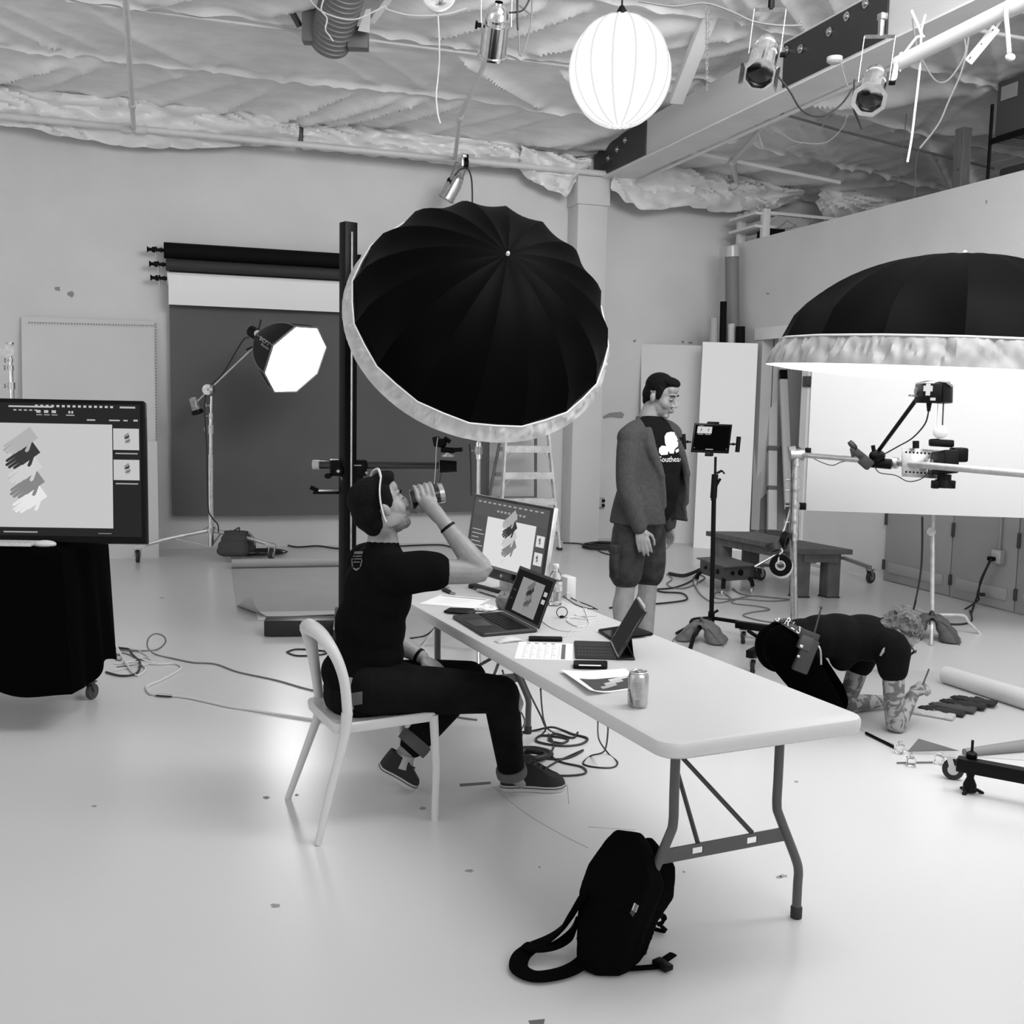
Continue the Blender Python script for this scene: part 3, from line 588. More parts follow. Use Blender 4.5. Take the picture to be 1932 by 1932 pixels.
link('lever', MB().bar(apex+ax_*.02+AU*.04, apex+ax_*.02+AU*.16+AX*.03, .02, .012).bar(apex-AU*.08+AX*.0, apex-AU*.14-AX*.13, .03, .012), BLKSAT, hd)
words('lettering', 'scralux', mat('letter_grey', .35, .6), t, m4(D(508, 648, dp-.83), M((dirpx(.8, .55, .25), dirpx(.5, -.75, .4), dirpx(-.4, .2, .9))).transposed()), .085)
words('lettering', 'illumination', mat('letter_grey', .35, .6), t, m4(D(506, 658, dp-.83), M((dirpx(.8, .55, .25), dirpx(.5, -.75, .4), dirpx(-.4, .2, .9))).transposed()), .04)
def caster(mb_w, mb_f, p, r, d=(1, 0)):
    """wheel + fork standing at floor point p"""
    d = V((d[0], d[1], 0)).normalized(); s = V((-d.y, d.x, 0)); c = V((p[0], p[1], r))
    q = M((d, s, V((0, 0, 1)))).transposed()
    mb_w.lathe([(r*.55, -r*.28), (r*.92, -r*.3), (r, -r*.18), (r, r*.18), (r*.92, r*.3), (r*.55, r*.28)], c, q @ rx(PI/2), 20)
    mb_f.lathe([(0, -r*.34), (r*.5, -r*.34), (r*.55, 0), (r*.5, r*.34), (0, r*.34)], c, q @ rx(PI/2), 14, False)
    mb_f.bar(c+s*r*.45-d*0, c+s*r*.45+V((0, 0, r*1.25))-d*r*.4, r*.5, r*.12, s).bar(c-s*r*.45, c-s*r*.45+V((0, 0, r*1.25))-d*r*.4, r*.5, r*.12, s)
    mb_f.box(c+V((0, 0, r*1.28))-d*r*.35, (r*1.2, r*1.2, r*.16), q)
    return c+V((0, 0, r*1.36))-d*r*.35
def rolling_base(t, hub, feet, r, m_leg, low=.10, w=.024):
    for f in feet:
        mw_, mf = MB(), MB(); d = V((hub.x-f.x, hub.y-f.y)); top = caster(mw_, mf, f, r, (-d.y, d.x))
        l = link('leg', MB().tube(cr([hub, hub.lerp(top, .5)+V((0, 0, .015)), top+(hub-top)*.18+V((0, 0, .012)), top+V((0, 0, .01))], 4), w/2, 8).bar(top+V((0, 0, .01))+(hub-top)*.1, top+V((0, 0, .01))-(hub-top).normalized()*.04, w*1.2, w*.8), m_leg, t)
        link('wheel', mw_, RUBBER, l); link('fork', mf, STEEL, l)
        link('brace', MB().bar(V((hub.x, hub.y, hub.z-low)), hub.lerp(top, .5), .018, .006), m_leg, l)
def column(t, name, segs, collars=(), m=CHROME):
    for p, q, r in segs: link(name, MB().cyl(p, q, r, None, 14), m, t)
    for p, r, h in collars:
        c_ = link('collar', MB().cyl(V(p)-V((0, 0, h/2)), V(p)+V((0, 0, h/2)), r, None, 14), STEEL, t)
        link('knob', MB().cyl(V(p)-AX*r, V(p)-AX*(r+.03), .005).bar(V(p)-AX*(r+.03)-V((0, 0, .02)), V(p)-AX*(r+.03)+V((0, 0, .02)), .012, .006), STEEL, c_)
t = thing('light_stand', 'tall chrome rolling stand with boom arm left of the black post', 'stand', base)
h0 = Y(398, 1000, zs)
rolling_base(t, h0, [Z(260, 1061), Z(512, 1058), base+V((.25, .55, 0))], .065, ALU, .17, .04)
pts = [Y(398, 1012, zs), Y(398, 858, zs), Y(398, 790, zs), Y(399, 747, zs)]
column(t, 'column', [(pts[0]-V((0, 0, .1)), pts[1], .028), (pts[1], pts[2], .021), (pts[2], pts[3], .014)], [(Y(398, 810, zs), .034, .09), (Y(398, 785, zs), .026, .06), (Y(398, 765, zs), .02, .02), (h0, .045, .06)])
pv = Y(394, 736, zs); link('grip_head', MB().cyl(pv-AF*.05, pv+AF*.04, .055).cyl(pv-AF*.09, pv-AF*.05, .012).cyl(pv+AX*.03-AF*.03, pv+AX*.06-AF*.03, .05), STEEL, t)
e0 = D(368, 762, dp); link('boom_arm', MB().tube([e0, pv, apex-n*0-AU*.06], .009, 8), ALU, t)
cw = link('counterweight', MB().cyl(e0+AU*.06-AX*.02, e0-AU*.07+AX*.02, .045, .05), mat('cast_metal', .25, .45, .6, var=.5, vs=30), t); link('base_cap', MB().cyl(e0-AU*.07+AX*.02, e0-AU*.10+AX*.03, .06), BLKSAT, cw)
link('power_cord', MB().tube(cr([D(470, 637, dp-.2), D(460, 640, dp-.2), D(440, 672, dp-.1), D(420, 705, dp-.05), D(394, 733, dp-.06), D(386, 760, dp-.06), D(387, 800, dp-.06), D(390, 850, dp-.06), D(391, 900, dp-.05), D(393, 960, dp-.05), D(401, 978, dp-.05), D(411, 990, dp-.1), D(412, 1005, dp-.1)], 5), .008, 6), CABLE_B, t)
# sandbags
def sandbag(label, c, ax, w, h, th, m, straps=True, name='sandbag', loc=None):
    """two filled pouches joined over a leg; ax = direction along the leg"""
    ax = V(ax).normalized(); s = ax.cross(V((0, 0, 1))).normalized(); t = thing(name, label, 'sandbag', (c[0], c[1], 0)); c = V(c); up = V((0, 0, 1)); q = M((ax, s, up)).transposed()
    for k in (-1, 1):
        mb = MB()
        for o, z, a_, b_, c_ in ((.025, -.02, .38, .03, .10), (.065, -.25, .44, .042, .22), (.105, -.52, .5, .058, .26), (.13, -.74, .52, .066, .24)):
            for e in (-.5, 0, .5): mb.ell(c+s*(k*(o+th*.3))+up*(z*h)+ax*(e*w*a_*.9), (w*a_*.62, b_+th*.25, h*c_), q, 14, 10)
        mb.v = [p if p.z > .004 else V((p.x, p.y, .004)) for p in mb.v]
        fuse('pouch', mb, m, t, .012, 4)
        link('seam', MB().tube(cr([c+s*(k*(.05+th*.3))-up*(.02*h)+ax*(w*.40), c+s*(k*(.125+th))-up*(.4*h)+ax*(w*.5), c+s*(k*(.15+th))-up*(.9*h)+ax*(w*.5)], 4), .004, 5), m, t)
    link('saddle', MB().grid(lambda i, j: c+ax*(w/2*.8*(2*i-1))+s*(.03*(2*j-1))+V((0, 0, .012-.02*(2*j-1)**2)), 6, 6, .006), m, t)
    if straps:
        link('strap', MB().tube(cr([c+ax*.02-s*.02+V((0, 0, .01)), c+ax*.03+V((0, 0, .05)), c-ax*.03+s*.02+V((0, 0, .012))], 5), .008, 6), m, t)
    return t
BAG = mat('canvas_grey', .10, .85, bump=.15, bs=30)
hb = h0.lerp(Z(512, 1058), .42); sandbag('dark grey sandbag on the leg of the softbox stand', (hb.x, hb.y, .29), Z(512, 1058)-V((h0.x, h0.y, 0)), .30, .24, .04, mat('canvas_dark', .055, .85, bump=.15, bs=30))
# ---- big umbrellas
def umbrella(label, C, n, Rr, h, phase, skirt, flare, bulge, lit, up=V((0, 0, 1)), g=None, dm=None):
    B = basis(n, up); t = thing('umbrella', label, 'umbrella', C, group=g); N = 16
    P = lambda a, rr, z: C+B @ V((rr*math.cos(a), rr*math.sin(a), z))
    prof = lambda u: h*(1-u*u)**.62 if u < 1 else 0
    for k in range(N):
        a0 = phase+2*PI*k/N; a1 = a0+2*PI/N
        def fn(i, j):
            u = .012+.988*j; p = P(a0, Rr*u, prof(u)*(1-.0)); q = P(a1, Rr*u, prof(u)); m_ = p*(1-i)+q*i
            return m_-(m_-C)*.035*math.sin(PI*i)*u*(1 if j < .999 else .35)
        link('panel', MB().grid(fn, 6, 14), mat('umbrella_black', .0012, .5, spec=.03), t)
    link('tip', MB().lathe([(.012, -.01), (.012, .012), (.008, .02), (0, .022)], C+B @ V((0, 0, h)), B, 10, False), PLASTIC_W, t)
    rim = [P(phase+2*PI*(k+f)/N, Rr*1.004*(1-.012*math.sin(PI*f)), 0) for k in range(N) for f in (0, .5)]
    link('rim_piping', MB().tube(rim, .0055, 6, True), WHITE, t)
    def sk(i, j):
        a = phase+2*PI*i; rf = math.cos(PI/N)/math.cos(((a-phase) % (2*PI/N))-PI/N); rip = (NZ.noise(V((math.cos(a)*20, math.sin(a)*20, j*.35)))+.9*NZ.noise(V((math.cos(a)*48+j*2.5, math.sin(a)*48, 5+j*.4))))*.02*math.sin(PI*min(1, j*.9+.06))
        return P(a, Rr*(1.004*(rf*(1-j)+j))+flare*j+rip, -skirt*j+rip*.5)
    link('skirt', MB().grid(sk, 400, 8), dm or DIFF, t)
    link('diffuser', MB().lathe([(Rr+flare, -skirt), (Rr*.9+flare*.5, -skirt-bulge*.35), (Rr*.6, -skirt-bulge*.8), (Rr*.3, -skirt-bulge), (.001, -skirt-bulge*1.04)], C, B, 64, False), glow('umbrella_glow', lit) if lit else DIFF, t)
    return t
n1 = dirpx(.5*.545, -.86*.545, .84)
U1 = D(912, 594, 6.6)
umbrella('huge black umbrella with white skirt, tilted on a stand over the table', U1, n1, .826, .56, .12, .115, .035, .06, 0, up=dirpx(.606, -.795, 0), g=None)
U2 = D(1803, 652, 5.45)
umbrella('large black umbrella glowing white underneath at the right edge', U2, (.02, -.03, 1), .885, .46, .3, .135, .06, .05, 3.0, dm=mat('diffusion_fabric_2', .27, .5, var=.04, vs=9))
# overhead light head under the second umbrella
C = D(1765, 742, 5.45)
t = thing('strobe_head', 'black boxy flash head under the glowing umbrella', 'flash', C)
b_ = link('body', MB().box(D(1751, 742, 5.42), (.095, .12, .10), rz(-YAW), .006), BLKSAT, t)
link('side_body', MB().tube([D(1781, 722, 5.45), D(1780, 760, 5.45)], .045, 12), BLKSAT, t)
link('tape_cross', MB().box(D(1751, 735, 5.35), (.022, .004, .06), rz(-YAW)).box(D(1751, 733, 5.35), (.045, .004, .028), rz(-YAW)).box(D(1760, 753, 5.35), (.026, .004, .014), rz(-YAW)), mat('tape_grey', .45, .6), t)
link('wrap', MB().tube(cr([D(1727, 718, 5.4), D(1755, 712, 5.36), D(1780, 714, 5.36), D(1796, 716, 5.4), D(1792, 726, 5.4)], 4), .02, 8), PAPER, t)
link('bracket', MB().cyl(D(1727, 738, 5.45), D(1740, 738, 5.45), .02).bar(D(1716, 746, 5.45), D(1742, 748, 5.45), .03, .01), STEEL, t)
link('plug', MB().cyl(D(1753, 760, 5.42), D(1752, 776, 5.42), .014, .008), BLKSAT, t)
t = thing('sync_ball', 'small white ball hanging on cords below the flash head', 'ball', D(1774, 815, 5.45))
link('ball', MB().ell(D(1774, 815, 5.45), .036, None, 24, 16), mat('ball_white', .7, .12), t)
link('cord', MB().tube([D(1768, 806, 5.43), D(1771, 720, 5.43)], .003, 6), CABLE_W, t); link('rod', MB().tube([D(1778, 805, 5.45), D(1780, 760, 5.45)], .004, 6), DGREY, t)
# ---- overhead boom with the camera, on its rolling stand
sb = Z(1497, 1236); sd = dep(sb+V((0, 0, .8)))
def sc_(x, y): return D(x, y, sd)
t = thing('boom_stand', 'tall chrome column stand carrying a long horizontal boom pole', 'stand', sb)
column(t, 'column', [(V((sb.x, sb.y, .12)), sc_(1497, 1010), .024), (sc_(1497, 1020), sc_(1500, 905), .032), (sc_(1500, 905), sc_(1503, 862), .022)], [(sc_(1497, 1010), .036, .03), (sc_(1498, 985), .035, .02), (sc_(1499, 955), .035, .03), (sc_(1500, 925), .036, .02), (sc_(1500, 905), .032, .03)], STEEL)
hub = V((sb.x, sb.y, .16)); link('hub', MB().cyl(hub-V((0, 0, .05)), hub+V((0, 0, .05)), .05), BLKSAT, t)
for f in (Z(1402, 1214), Z(1420, 1270), sb+V((.75, .25, 0)), sb+V((.3, -.62, 0))):
    mw_, mf = MB(), MB(); top = caster(mw_, mf, f, .045, (.6, .8)); l = link('leg', MB().bar(hub, V((top.x, top.y, top.z+.035))+(top-hub).normalized()*.06, .05, .05, bev=.004), BLKSAT, t)
    link('wheel', mw_, RUBBER, l); link('fork', mf, mat('zinc', .6, .35, .7), l)
e0, e1 = sc_(1512, 858), D(1990, 899, 5.0)
bm_ = lambda k: e0.lerp(e1, k)
link('clamp', MB().cyl(sc_(1490, 858), sc_(1516, 857), .042).bar(sc_(1488, 850), sc_(1500, 848), .05, .05).cyl(sc_(1503, 880), sc_(1503, 862), .03), STEEL, t)
link('boom_pole', MB().cyl(e0, bm_(.24), .0175).cyl(bm_(.22), e1, .0195), ALU, t)
k1 = D(1612, 853, 6.15); link('grip_clamp', MB().bar(D(1608, 845, 6.1), D(1612, 862, 6.1), .03, .03, bev=.004).cyl(D(1606, 842, 6.1), D(1611, 838, 6.1), .03).bar(D(1612, 850, 6.1), D(1642, 874, 6.1), .045, .04, bev=.006).bar(D(1625, 865, 6.05), D(1642, 880, 6.05), .06, .06, bev=.008), mat('clamp_dark', .03, .5), t)
link('arm_clamp', MB().ell(D(1655, 860, 6.1), (.05, .04, .035)).bar(D(1647, 840, 6.1), D(1650, 858, 6.1), .02, .02).cyl(D(1640, 872, 6.15), D(1682, 876, 6.1), .03), BLKSAT, t)
link('support_arm', MB().tube([D(1658, 850, 6.1), D(1733, 748, 5.5)], .0115, 8), BLKSAT, t)
link('hose_clamp', MB().cyl(D(1683, 873, 6.12), D(1694, 874, 6.1), .032).cyl(D(1745, 876, 6.0), D(1757, 877, 6.0), .033).cyl(D(1748, 890, 5.98), D(1754, 866, 5.98), .012), STEEL, t)
for lab, pts in (('flash_cord', [D(1752, 776, 5.42), D(1745, 800, 5.5), D(1722, 826, 5.7), D(1695, 842, 5.9), D(1668, 857, 6.05)]), ('boom_cord', [D(1505, 842, sd), D(1525, 858, sd-.05), D(1545, 870, sd-.05), D(1570, 878, sd-.1), D(1590, 871, sd-.15), D(1625, 868, sd-.2)]), ('boom_cord', [D(1650, 880, 6.1), D(1660, 892, 6.1), D(1690, 897, 6.05), D(1712, 908, 6.0), D(1735, 905, 6.0), D(1752, 892, 5.98)]), ('tether', [D(1492, 870, sd), D(1494, 920, sd-.05), D(1492, 980, sd-.05), D(1490, 1010, sd-.08)])):
    link(lab, MB().tube(cr(pts, 6), .0042 if lab == 'flash_cord' else .003, 6), CABLE_B, t)
t = thing('camera', 'black camera pointing down from a perforated plate on the boom', 'camera', D(1785, 880, 5.9))
pl = MB(); cc = D(1738, 874, 6.05); q = M((dirpx(1, .07, .1), dirpx(0, 1, 0), dirpx(.1, 0, -1))).transposed()
pl.box(cc, (.215, .165, .010), q, .002); p_ = link('mount_plate', pl, STEEL, t); mb = MB()
for i in range(9):
    for j in (-.058, .055): mb.cyl(cc+q @ V((-.085+.021*i, j, -.0055)), cc+q @ V((-.085+.021*i, j, -.0065)), .0058, None, 10)
link('hole', mb, BLKSAT, p_)['kind'] = 'stuff'
link('body', MB().box(D(1783, 872, 5.95), (.085, .13, .19), basis(-AF, AU) @ M.Identity(3), .012).box(D(1776, 836, 5.95), (.13, .04, .05), q, .008), BLKSAT, t)
link('viewfinder', MB().bar(D(1795, 858, 5.93), D(1822, 858, 5.93), .09, .08, bev=.012), BLKSAT, t)
link('lens', MB().cyl(D(1782, 895, 5.95), D(1781, 907, 5.95), .038).cyl(D(1781, 907, 5.95), D(1780, 913, 5.95), .042), BLKSAT, t)
link('lens_hood', MB().lathe([(.044, 0), (.052, -.03), (.054, -.045), (.05, -.045), (.042, 0)], D(1780, 905, 5.95), None, 20, False).box(D(1764, 914, 5.93), (.034, .04, .045), rz(-YAW), .004).box(D(1795, 914, 5.93), (.034, .04, .045), rz(-YAW), .004), BLKSAT, t)
link('knob', MB().cyl(D(1728, 846, 6.0), D(1728, 832, 6.0), .018).cyl(D(1766, 832, 5.95), D(1766, 828, 5.95), .02), BLKSAT, t)
# tape rolls hanging from the boom stand
t = thing('tape_rolls', 'rolls of tape hanging on a cord from the chrome stand', 'tape', D(1472, 1065, sd-.1)); ctr_ = D(1473, 1066, sd-.12); an = dirpx(-.35, .1, 1); B = basis(an)
for k, (off, m, ro, ri) in enumerate(((0, BLKSAT, .073, .033), (.055, PAPER, .076, .034))):
    c = ctr_-an*off-V((0, 0, .02*k)); link('roll', MB().lathe([(ri, -.024), (ro, -.024), (ro, .024), (ri, .024), (ri, -.024)], c, B, 28, False), m, t)
link('core', MB().lathe([(.026, -.025), (.034, -.025), (.034, .026), (.026, .026), (.026, -.025)], ctr_, B, 24, False), mat('card_core', .55, .7), t)
link('roll', MB().lathe([(.03, -.02), (.062, -.02), (.062, .02), (.03, .02), (.03, -.02)], D(1480, 1020, sd-.08), basis(dirpx(.9, .3, .5)), 24, False), BLKSAT, t)
link('roll', MB().lathe([(.03, -.025), (.06, -.025), (.06, .025), (.03, .025), (.03, -.025)], D(1461, 1033, sd-.08), basis(dirpx(.2, 1, .3)), 24, False), mat('tape_dark', .02, .5), t)
link('cord', MB().tube(cr([sc_(1491, 960), sc_(1484, 985), D(1478, 1003, sd-.08), D(1473, 1030, sd-.12), D(1476, 1040, sd-.14), D(1471, 1046, sd-.14), D(1468, 1062, sd-.14)], 5), .006, 6), CABLE_W, t)
# ---- white panel on a weighted stand
pd = 7.68; a = D(1519, 963, pd); b = D(1932, 977, 7.45); ux = (b-a); ux.z = 0; ux.normalize(); nn = ux.cross(V((0, 0, 1)))
ctr_ = a+ux*1.22+V((0, 0, .61)); q = M((ux, nn, V((0, 0, 1)))).transposed()
t = tag(link('reflector_board', MB().box(ctr_, (2.44, .02, 1.22), q, .002), mat('panel_white', .58, .75)), 'large white foam panel standing sideways behind the glowing umbrella', 'panel')
link('edge_clip', MB().box(a+V((0, 0, .03))-ux*.02, (.05, .04, .05), q, .004).box(a+V((0, 0, .43)), (.04, .05, .05), q, .006), BLKSAT, t)
def turtle(t, hub, feet, m, r=.0135, hz=.0):
    for f in feet:
        d = V((f.x-hub.x, f.y-hub.y, 0)); k = max(.5, 1-.13/d.length)
        link('leg', MB().tube(cr([hub, hub+d*(k*.8), hub+d*k+V((0, 0, -.015)), hub+d*(k+.06)+V((0, 0, -.05)), V((f.x, f.y, .004))], 4), r, 10), m, t)
sb4 = Z(1757, 1197); s4 = dep(sb4)
t = thing('light_stand', 'chrome stand with bent legs holding the big white panel', 'stand', sb4)
column(t, 'column', [(sb4+V((0, 0, .1)), D(1760, 1000, s4), .017), (D(1760, 1010, s4), D(1765, 860, s4), .013)], [(D(1758, 1003, s4), .024, .05), (D(1757, 1172, s4), .026, .05)], ALU)
link('grip_head', MB().cyl(D(1757, 1003, s4-.06), D(1757, 1003, s4+.03), .033), STEEL, t)
hub = D(1757, 1160, s4); turtle(t, hub, [Z(1757, 1219), Z(1850, 1196), Z(1684, 1168)], ALU, .013)
hb = hub.lerp(Z(1757, 1219), .45); hb.z = hub.z+.02; sandbag('dark grey sandbag straddling the front leg of the panel stand', hb, Z(1757, 1219)-V((hub.x, hub.y, 0)), .26, .25, .05, mat('canvas_mid', .085, .85, bump=.15, bs=30))
# ---- tablet on the black stand in front of the standing man
ts = Z(1341, 1192); td = dep(ts)
t = thing('tablet_stand', 'black metal stand with bent legs carrying the tablet holder', 'stand', ts)
column(t, 'column', [(ts+V((0, 0, .14)), D(1347, 935, td), .0175), (D(1346, 945, td), D(1349, 905, td), .020), (D(1349, 905, td), D(1350, 862, td), .0095)], [], BLKSAT)
link('clutch', MB().cyl(D(1346, 940, td), D(1349, 895, td), .025).bar(D(1352, 893, td), D(1362, 888, td), .02, .015).bar(D(1362, 888, td), D(1367, 894, td), .015, .012).bar(D(1352, 915, td), D(1359, 903, td), .02, .015), BLKSAT, t)
hub = D(1342, 1166, td); turtle(t, hub, [Z(1276, 1197), Z(1300, 1232), Z(1436, 1207)], BLKSAT, .0145)
link('lever', MB().bar(hub+V((0, 0, .03)), hub+V((0, 0, .06))+AX*.05, .02, .014).cyl(hub-V((0, 0, .04)), hub+V((0, 0, .05)), .025), BLKSAT, t)
f0 = Z(1300, 1232); hb = hub.lerp(f0, .45); hb.z = hub.z+.02
sandbag('grey sandbag on the front leg of the black tablet stand', hb, V((f0.x-hub.x, f0.y-hub.y, 0)), .26, .26, .05, mat('canvas_light', .15, .85, bump=.15, bs=30))
t = thing('tablet', 'black tablet with side grips mounted on the tall stand', 'tablet', D(1345, 826, td))
TL4, TR4, BL4, BR4 = D(1310, 797, td), D(1381, 800, td+.05), D(1303, 852, td-.02), D(1375, 857, td+.03)
ux, uy = TR4-TL4, TL4-BL4; nn = ux.cross(uy).normalized(); mid = (TL4+BR4)/2; q = M((ux.normalized(), uy.normalized(), nn)).transposed()
link('body', MB().box(mid, (ux.length, uy.length, .014), q, .004), BLKSAT, t)
a_ = uy.length/ux.length
picture('screen', t, BL4+nn*.0075+ux*.04+uy*.06, ux*.92, uy*.88, [(.003, rc(0, 0, 1, .7)), (.62, rc(.06, .47, .48, .66)), (.5, rc(.08, .435, .24, .45)), (.5, rc(.29, .435, .45, .45)), (.5, rc(.36, .02, .58, .04)), (.4, rc(.03, .05, .05, .07)), (.4, rc(.95, .04, .97, .06)), (.4, rc(.1, .68, .22, .69)), (.02, [(.155, .53), (.175, .53), (.185, .6), (.165, .61)]), (.02, [(.365, .53), (.385, .53), (.395, .6), (.375, .61)])])
link('holder', MB().box(mid+uy*.53-nn*.01, (.09, .02, .03), q, .004).box(mid-uy*.54-nn*.01, (.06, .03, .03), q, .004).box(mid-nn*.02, (.05, uy.length*1.1, .012), q), BLKSAT, t)
for x0, y0, x1, y1, g_ in ((1290, 833, 1304, 834, (1289, 819, 1291, 848)), (1376, 838, 1391, 838, (1394, 824, 1391, 853))):
    link('grip_arm', MB().tube([D(x0, y0, td), D(x1, y1, td)], .007, 8).ell(D((x0+x1)/2, (y0+y1)/2, td), .011), BLKSAT, t)
    link('side_grip', MB().cyl(D(g_[0], g_[1], td), D(g_[2], g_[3], td), .017, None, 12), BLKSAT, t)
# ---- black studio camera post with its cross arm
pb = Z(655, 1196); pd_ = dep(pb); q = rz(-YAW*.35)
t = thing('studio_post', 'tall black camera post with a cross arm behind the seated man', 'camera stand', pb)
zt = D(655, 446, pd_).z
link('column', MB().box(V((pb.x, pb.y, (zt+.1)/2+.05)), (.098, .085, zt-.1), rz(R(20)), .004), BLKSAT, t)
link('rail', MB().bar(V((pb.x+.016, pb.y-.058, .3)), V((pb.x+.016, pb.y-.058, zt-.02)), .006, .012), STEEL, t)
link('top_plate', MB().box(D(652, 436, pd_), (.035, .02, .10), q, .004), DGREY, t)
A0_, A1_ = Z(500, 1198), Z(655, 1196); u_ = (A1_-A0_); u_.z = 0; w_ = u_.normalized(); v_ = V((-w_.y, w_.x, 0))
bs_ = link('base', MB().box((A0_+A1_)/2+w_*.12+V((0, 0, .065)), (u_.length+.24, .17, .11), M((w_, v_, V((0, 0, 1)))).transposed(), .006).box(A1_+V((0, 0, .065)), (.19, .8, .11), M((w_, v_, V((0, 0, 1)))).transposed(), .006), mat('base_black', .012, .4), t)
link('level_knob', MB().cyl(D(589, 1176, pd_), D(589, 1168, pd_), .035, .03).cyl(D(589, 1185, pd_), D(589, 1176, pd_), .012), BLKSAT, bs_)
ca = link('carriage', MB().box(D(657, 882, pd_-.05), (.26, .16, .115), q, .01).box(D(662, 915, pd_-.02), (.17, .14, .16), q, .01), BLKSAT, t)
link('crank', MB().cyl(D(638, 888, pd_-.18), D(638, 888, pd_-.12), .03).bar(D(638, 888, pd_-.17), D(627, 895, pd_-.17), .012, .01).ell(D(619, 898, pd_-.18), (.028, .02, .02)), BLKSAT, ca)
link('trim_bolt', MB().bar(D(662, 869, pd_-.14), D(662, 878, pd_-.14), .012, .006).bar(D(662, 878, pd_-.14), D(682, 878, pd_-.14), .008, .006).cyl(D(638, 889, pd_-.2), D(638, 889, pd_-.18), .011).bar(D(643, 900, pd_-.15), D(650, 912, pd_-.15), .008, .008).ell(D(691, 892, pd_-.12), .012), STEEL, ca)
link('cross_arm', MB().cyl(D(592, 877, pd_-.05), D(832, 879, pd_-.05), .029, None, 20), mat('arm_gloss', .012, .15, coat=.5), t)
link('end_cap', MB().cyl(D(590, 877, pd_-.05), D(603, 877, pd_-.05), .033, None, 20), PLASTIC_W, t)
hd = link('pan_head', MB().cyl(D(830, 880, pd_-.05), D(862, 880, pd_-.05), .048, .04, 20), BLKSAT, t)
link('ring', MB().cyl(D(829, 879, pd_-.05), D(832, 879, pd_-.05), .036, None, 20), STEEL, hd)
link('dial', MB().cyl(D(845, 862, pd_-.05), D(845, 858, pd_-.05), .045, None, 20).cyl(D(845, 858, pd_-.05), D(845, 852, pd_-.05), .02), STEEL, hd)
link('mount', MB().bar(D(832, 848, pd_-.05), D(858, 850, pd_-.05), .05, .04, bev=.006).cyl(D(856, 849, pd_-.08), D(872, 848, pd_-.1), .016).ell(D(832, 836, pd_-.05), (.045, .04, .035)).bar(D(822, 824, pd_-.03), D(826, 842, pd_-.03), .05, .04, bev=.005).cyl(D(838, 826, pd_-.05), D(850, 834, pd_-.05), .015), BLKSAT, hd)
mb = MB(); mb.add([D(585, 917, pd_-.1), D(650, 924, pd_-.05), D(650, 921, pd_+.12), D(588, 916, pd_+.12)], [(0, 1, 2, 3)]); link('tray', MB().box(D(620, 928, pd_), (.23, .17, .02), q, .006).bar(D(586, 919, pd_-.08), D(600, 926, pd_-.08), .02, .03), BLKSAT, t)
link('hanging_cord', MB().tube(cr([D(826, 825, pd_-.1), D(823, 850, pd_-.1), D(822, 880, pd_-.1), D(819, 915, pd_-.1), D(818, 930, pd_-.1)], 5), .0035, 6), CABLE_W, t)
link('hanging_cord', MB().tube(cr([D(833, 893, pd_-.05), D(830, 905, pd_-.05), D(829, 914, pd_-.05)], 4), .003, 6), CABLE_B, t)
link('hanging_cord', MB().tube(cr([D(668, 1000, pd_), D(664, 1040, pd_-.05), D(662, 1060, pd_-.05)], 4), .004, 6), CABLE_B, t)
# stand that carries the first umbrella
us = Z(903, 1140); ud = dep(U1)+.45; ub = D(903, 1060, ud); ub.z = 0
t = thing('umbrella_stand', 'chrome stand rising under the tilted umbrella behind the display', 'stand', ub)
column(t, 'column', [(ub+V((0, 0, .16)), D(903, 862, ud), .014), (D(903, 866, ud), D(903, 835, ud), .019), (D(903, 835, ud), D(915, 640, ud-.1), .011)], [(D(903, 850, ud), .027, .05)], CHROME)
turtle(t, ub+V((0, 0, .18)), [ub+V((.42, .1, 0)), ub+V((-.3, .32, 0)), ub+V((-.12, -.42, 0))], CHROME)
link('umbrella_shaft', MB().cyl(U1+n1*.5, U1-n1*.35, .006).cyl(U1-n1*.2, U1-n1*.42, .05), STEEL, t)
link('black_cord', MB().tube(cr([D(886, 838, ud-.1), D(888, 870, ud-.1), D(889, 910, ud-.1), D(889, 935, ud-.1)], 5), .006, 6), CABLE_B, t)
# ---- rolling stand foot at the lower right edge
p0, p1 = Z(1806, 1440, .13), Z(2010, 1478, .13)
t = thing('rolling_stand', 'black rolling stand leg with caster at the right edge', 'stand', Z(1797, 1468))
link('leg', MB().bar(p0, p1, .055, .06, bev=.003), BLKSAT, t); mw_, mf = MB(), MB(); caster(mw_, mf, Z(1797, 1470), .048, (.74, -.68)); link('wheel', mw_, RUBBER, t); link('fork', mf, mat('zinc', .6, .35, .7), t)
lk = Z(1832, 1446, .12); link('level_screw', MB().cyl(lk+V((0, 0, -.1)), lk+V((0, 0, .12)), .006).lathe([(.014, .03), (.024, .045), (.024, .06), (.01, .07)], lk).lathe([(.03, -.112), (.028, -.08), (.015, -.05), (.02, -.03)], lk), BLKSAT, t)
link('spider_foot', MB().bar(lk+V((0, 0, -.09)), lk+V((.05, -.03, -.118)), .015, .012).bar(lk+V((0, 0, -.09)), lk+V((-.05, -.02, -.118)), .015, .012).bar(lk+V((0, 0, -.09)), lk+V((0, .05, -.118)), .015, .012), BLKSAT, t)
link('hub', MB().cyl(V((p1.x, p1.y, .002)), p1+V((0, 0, .3)), .045), BLKSAT, t)
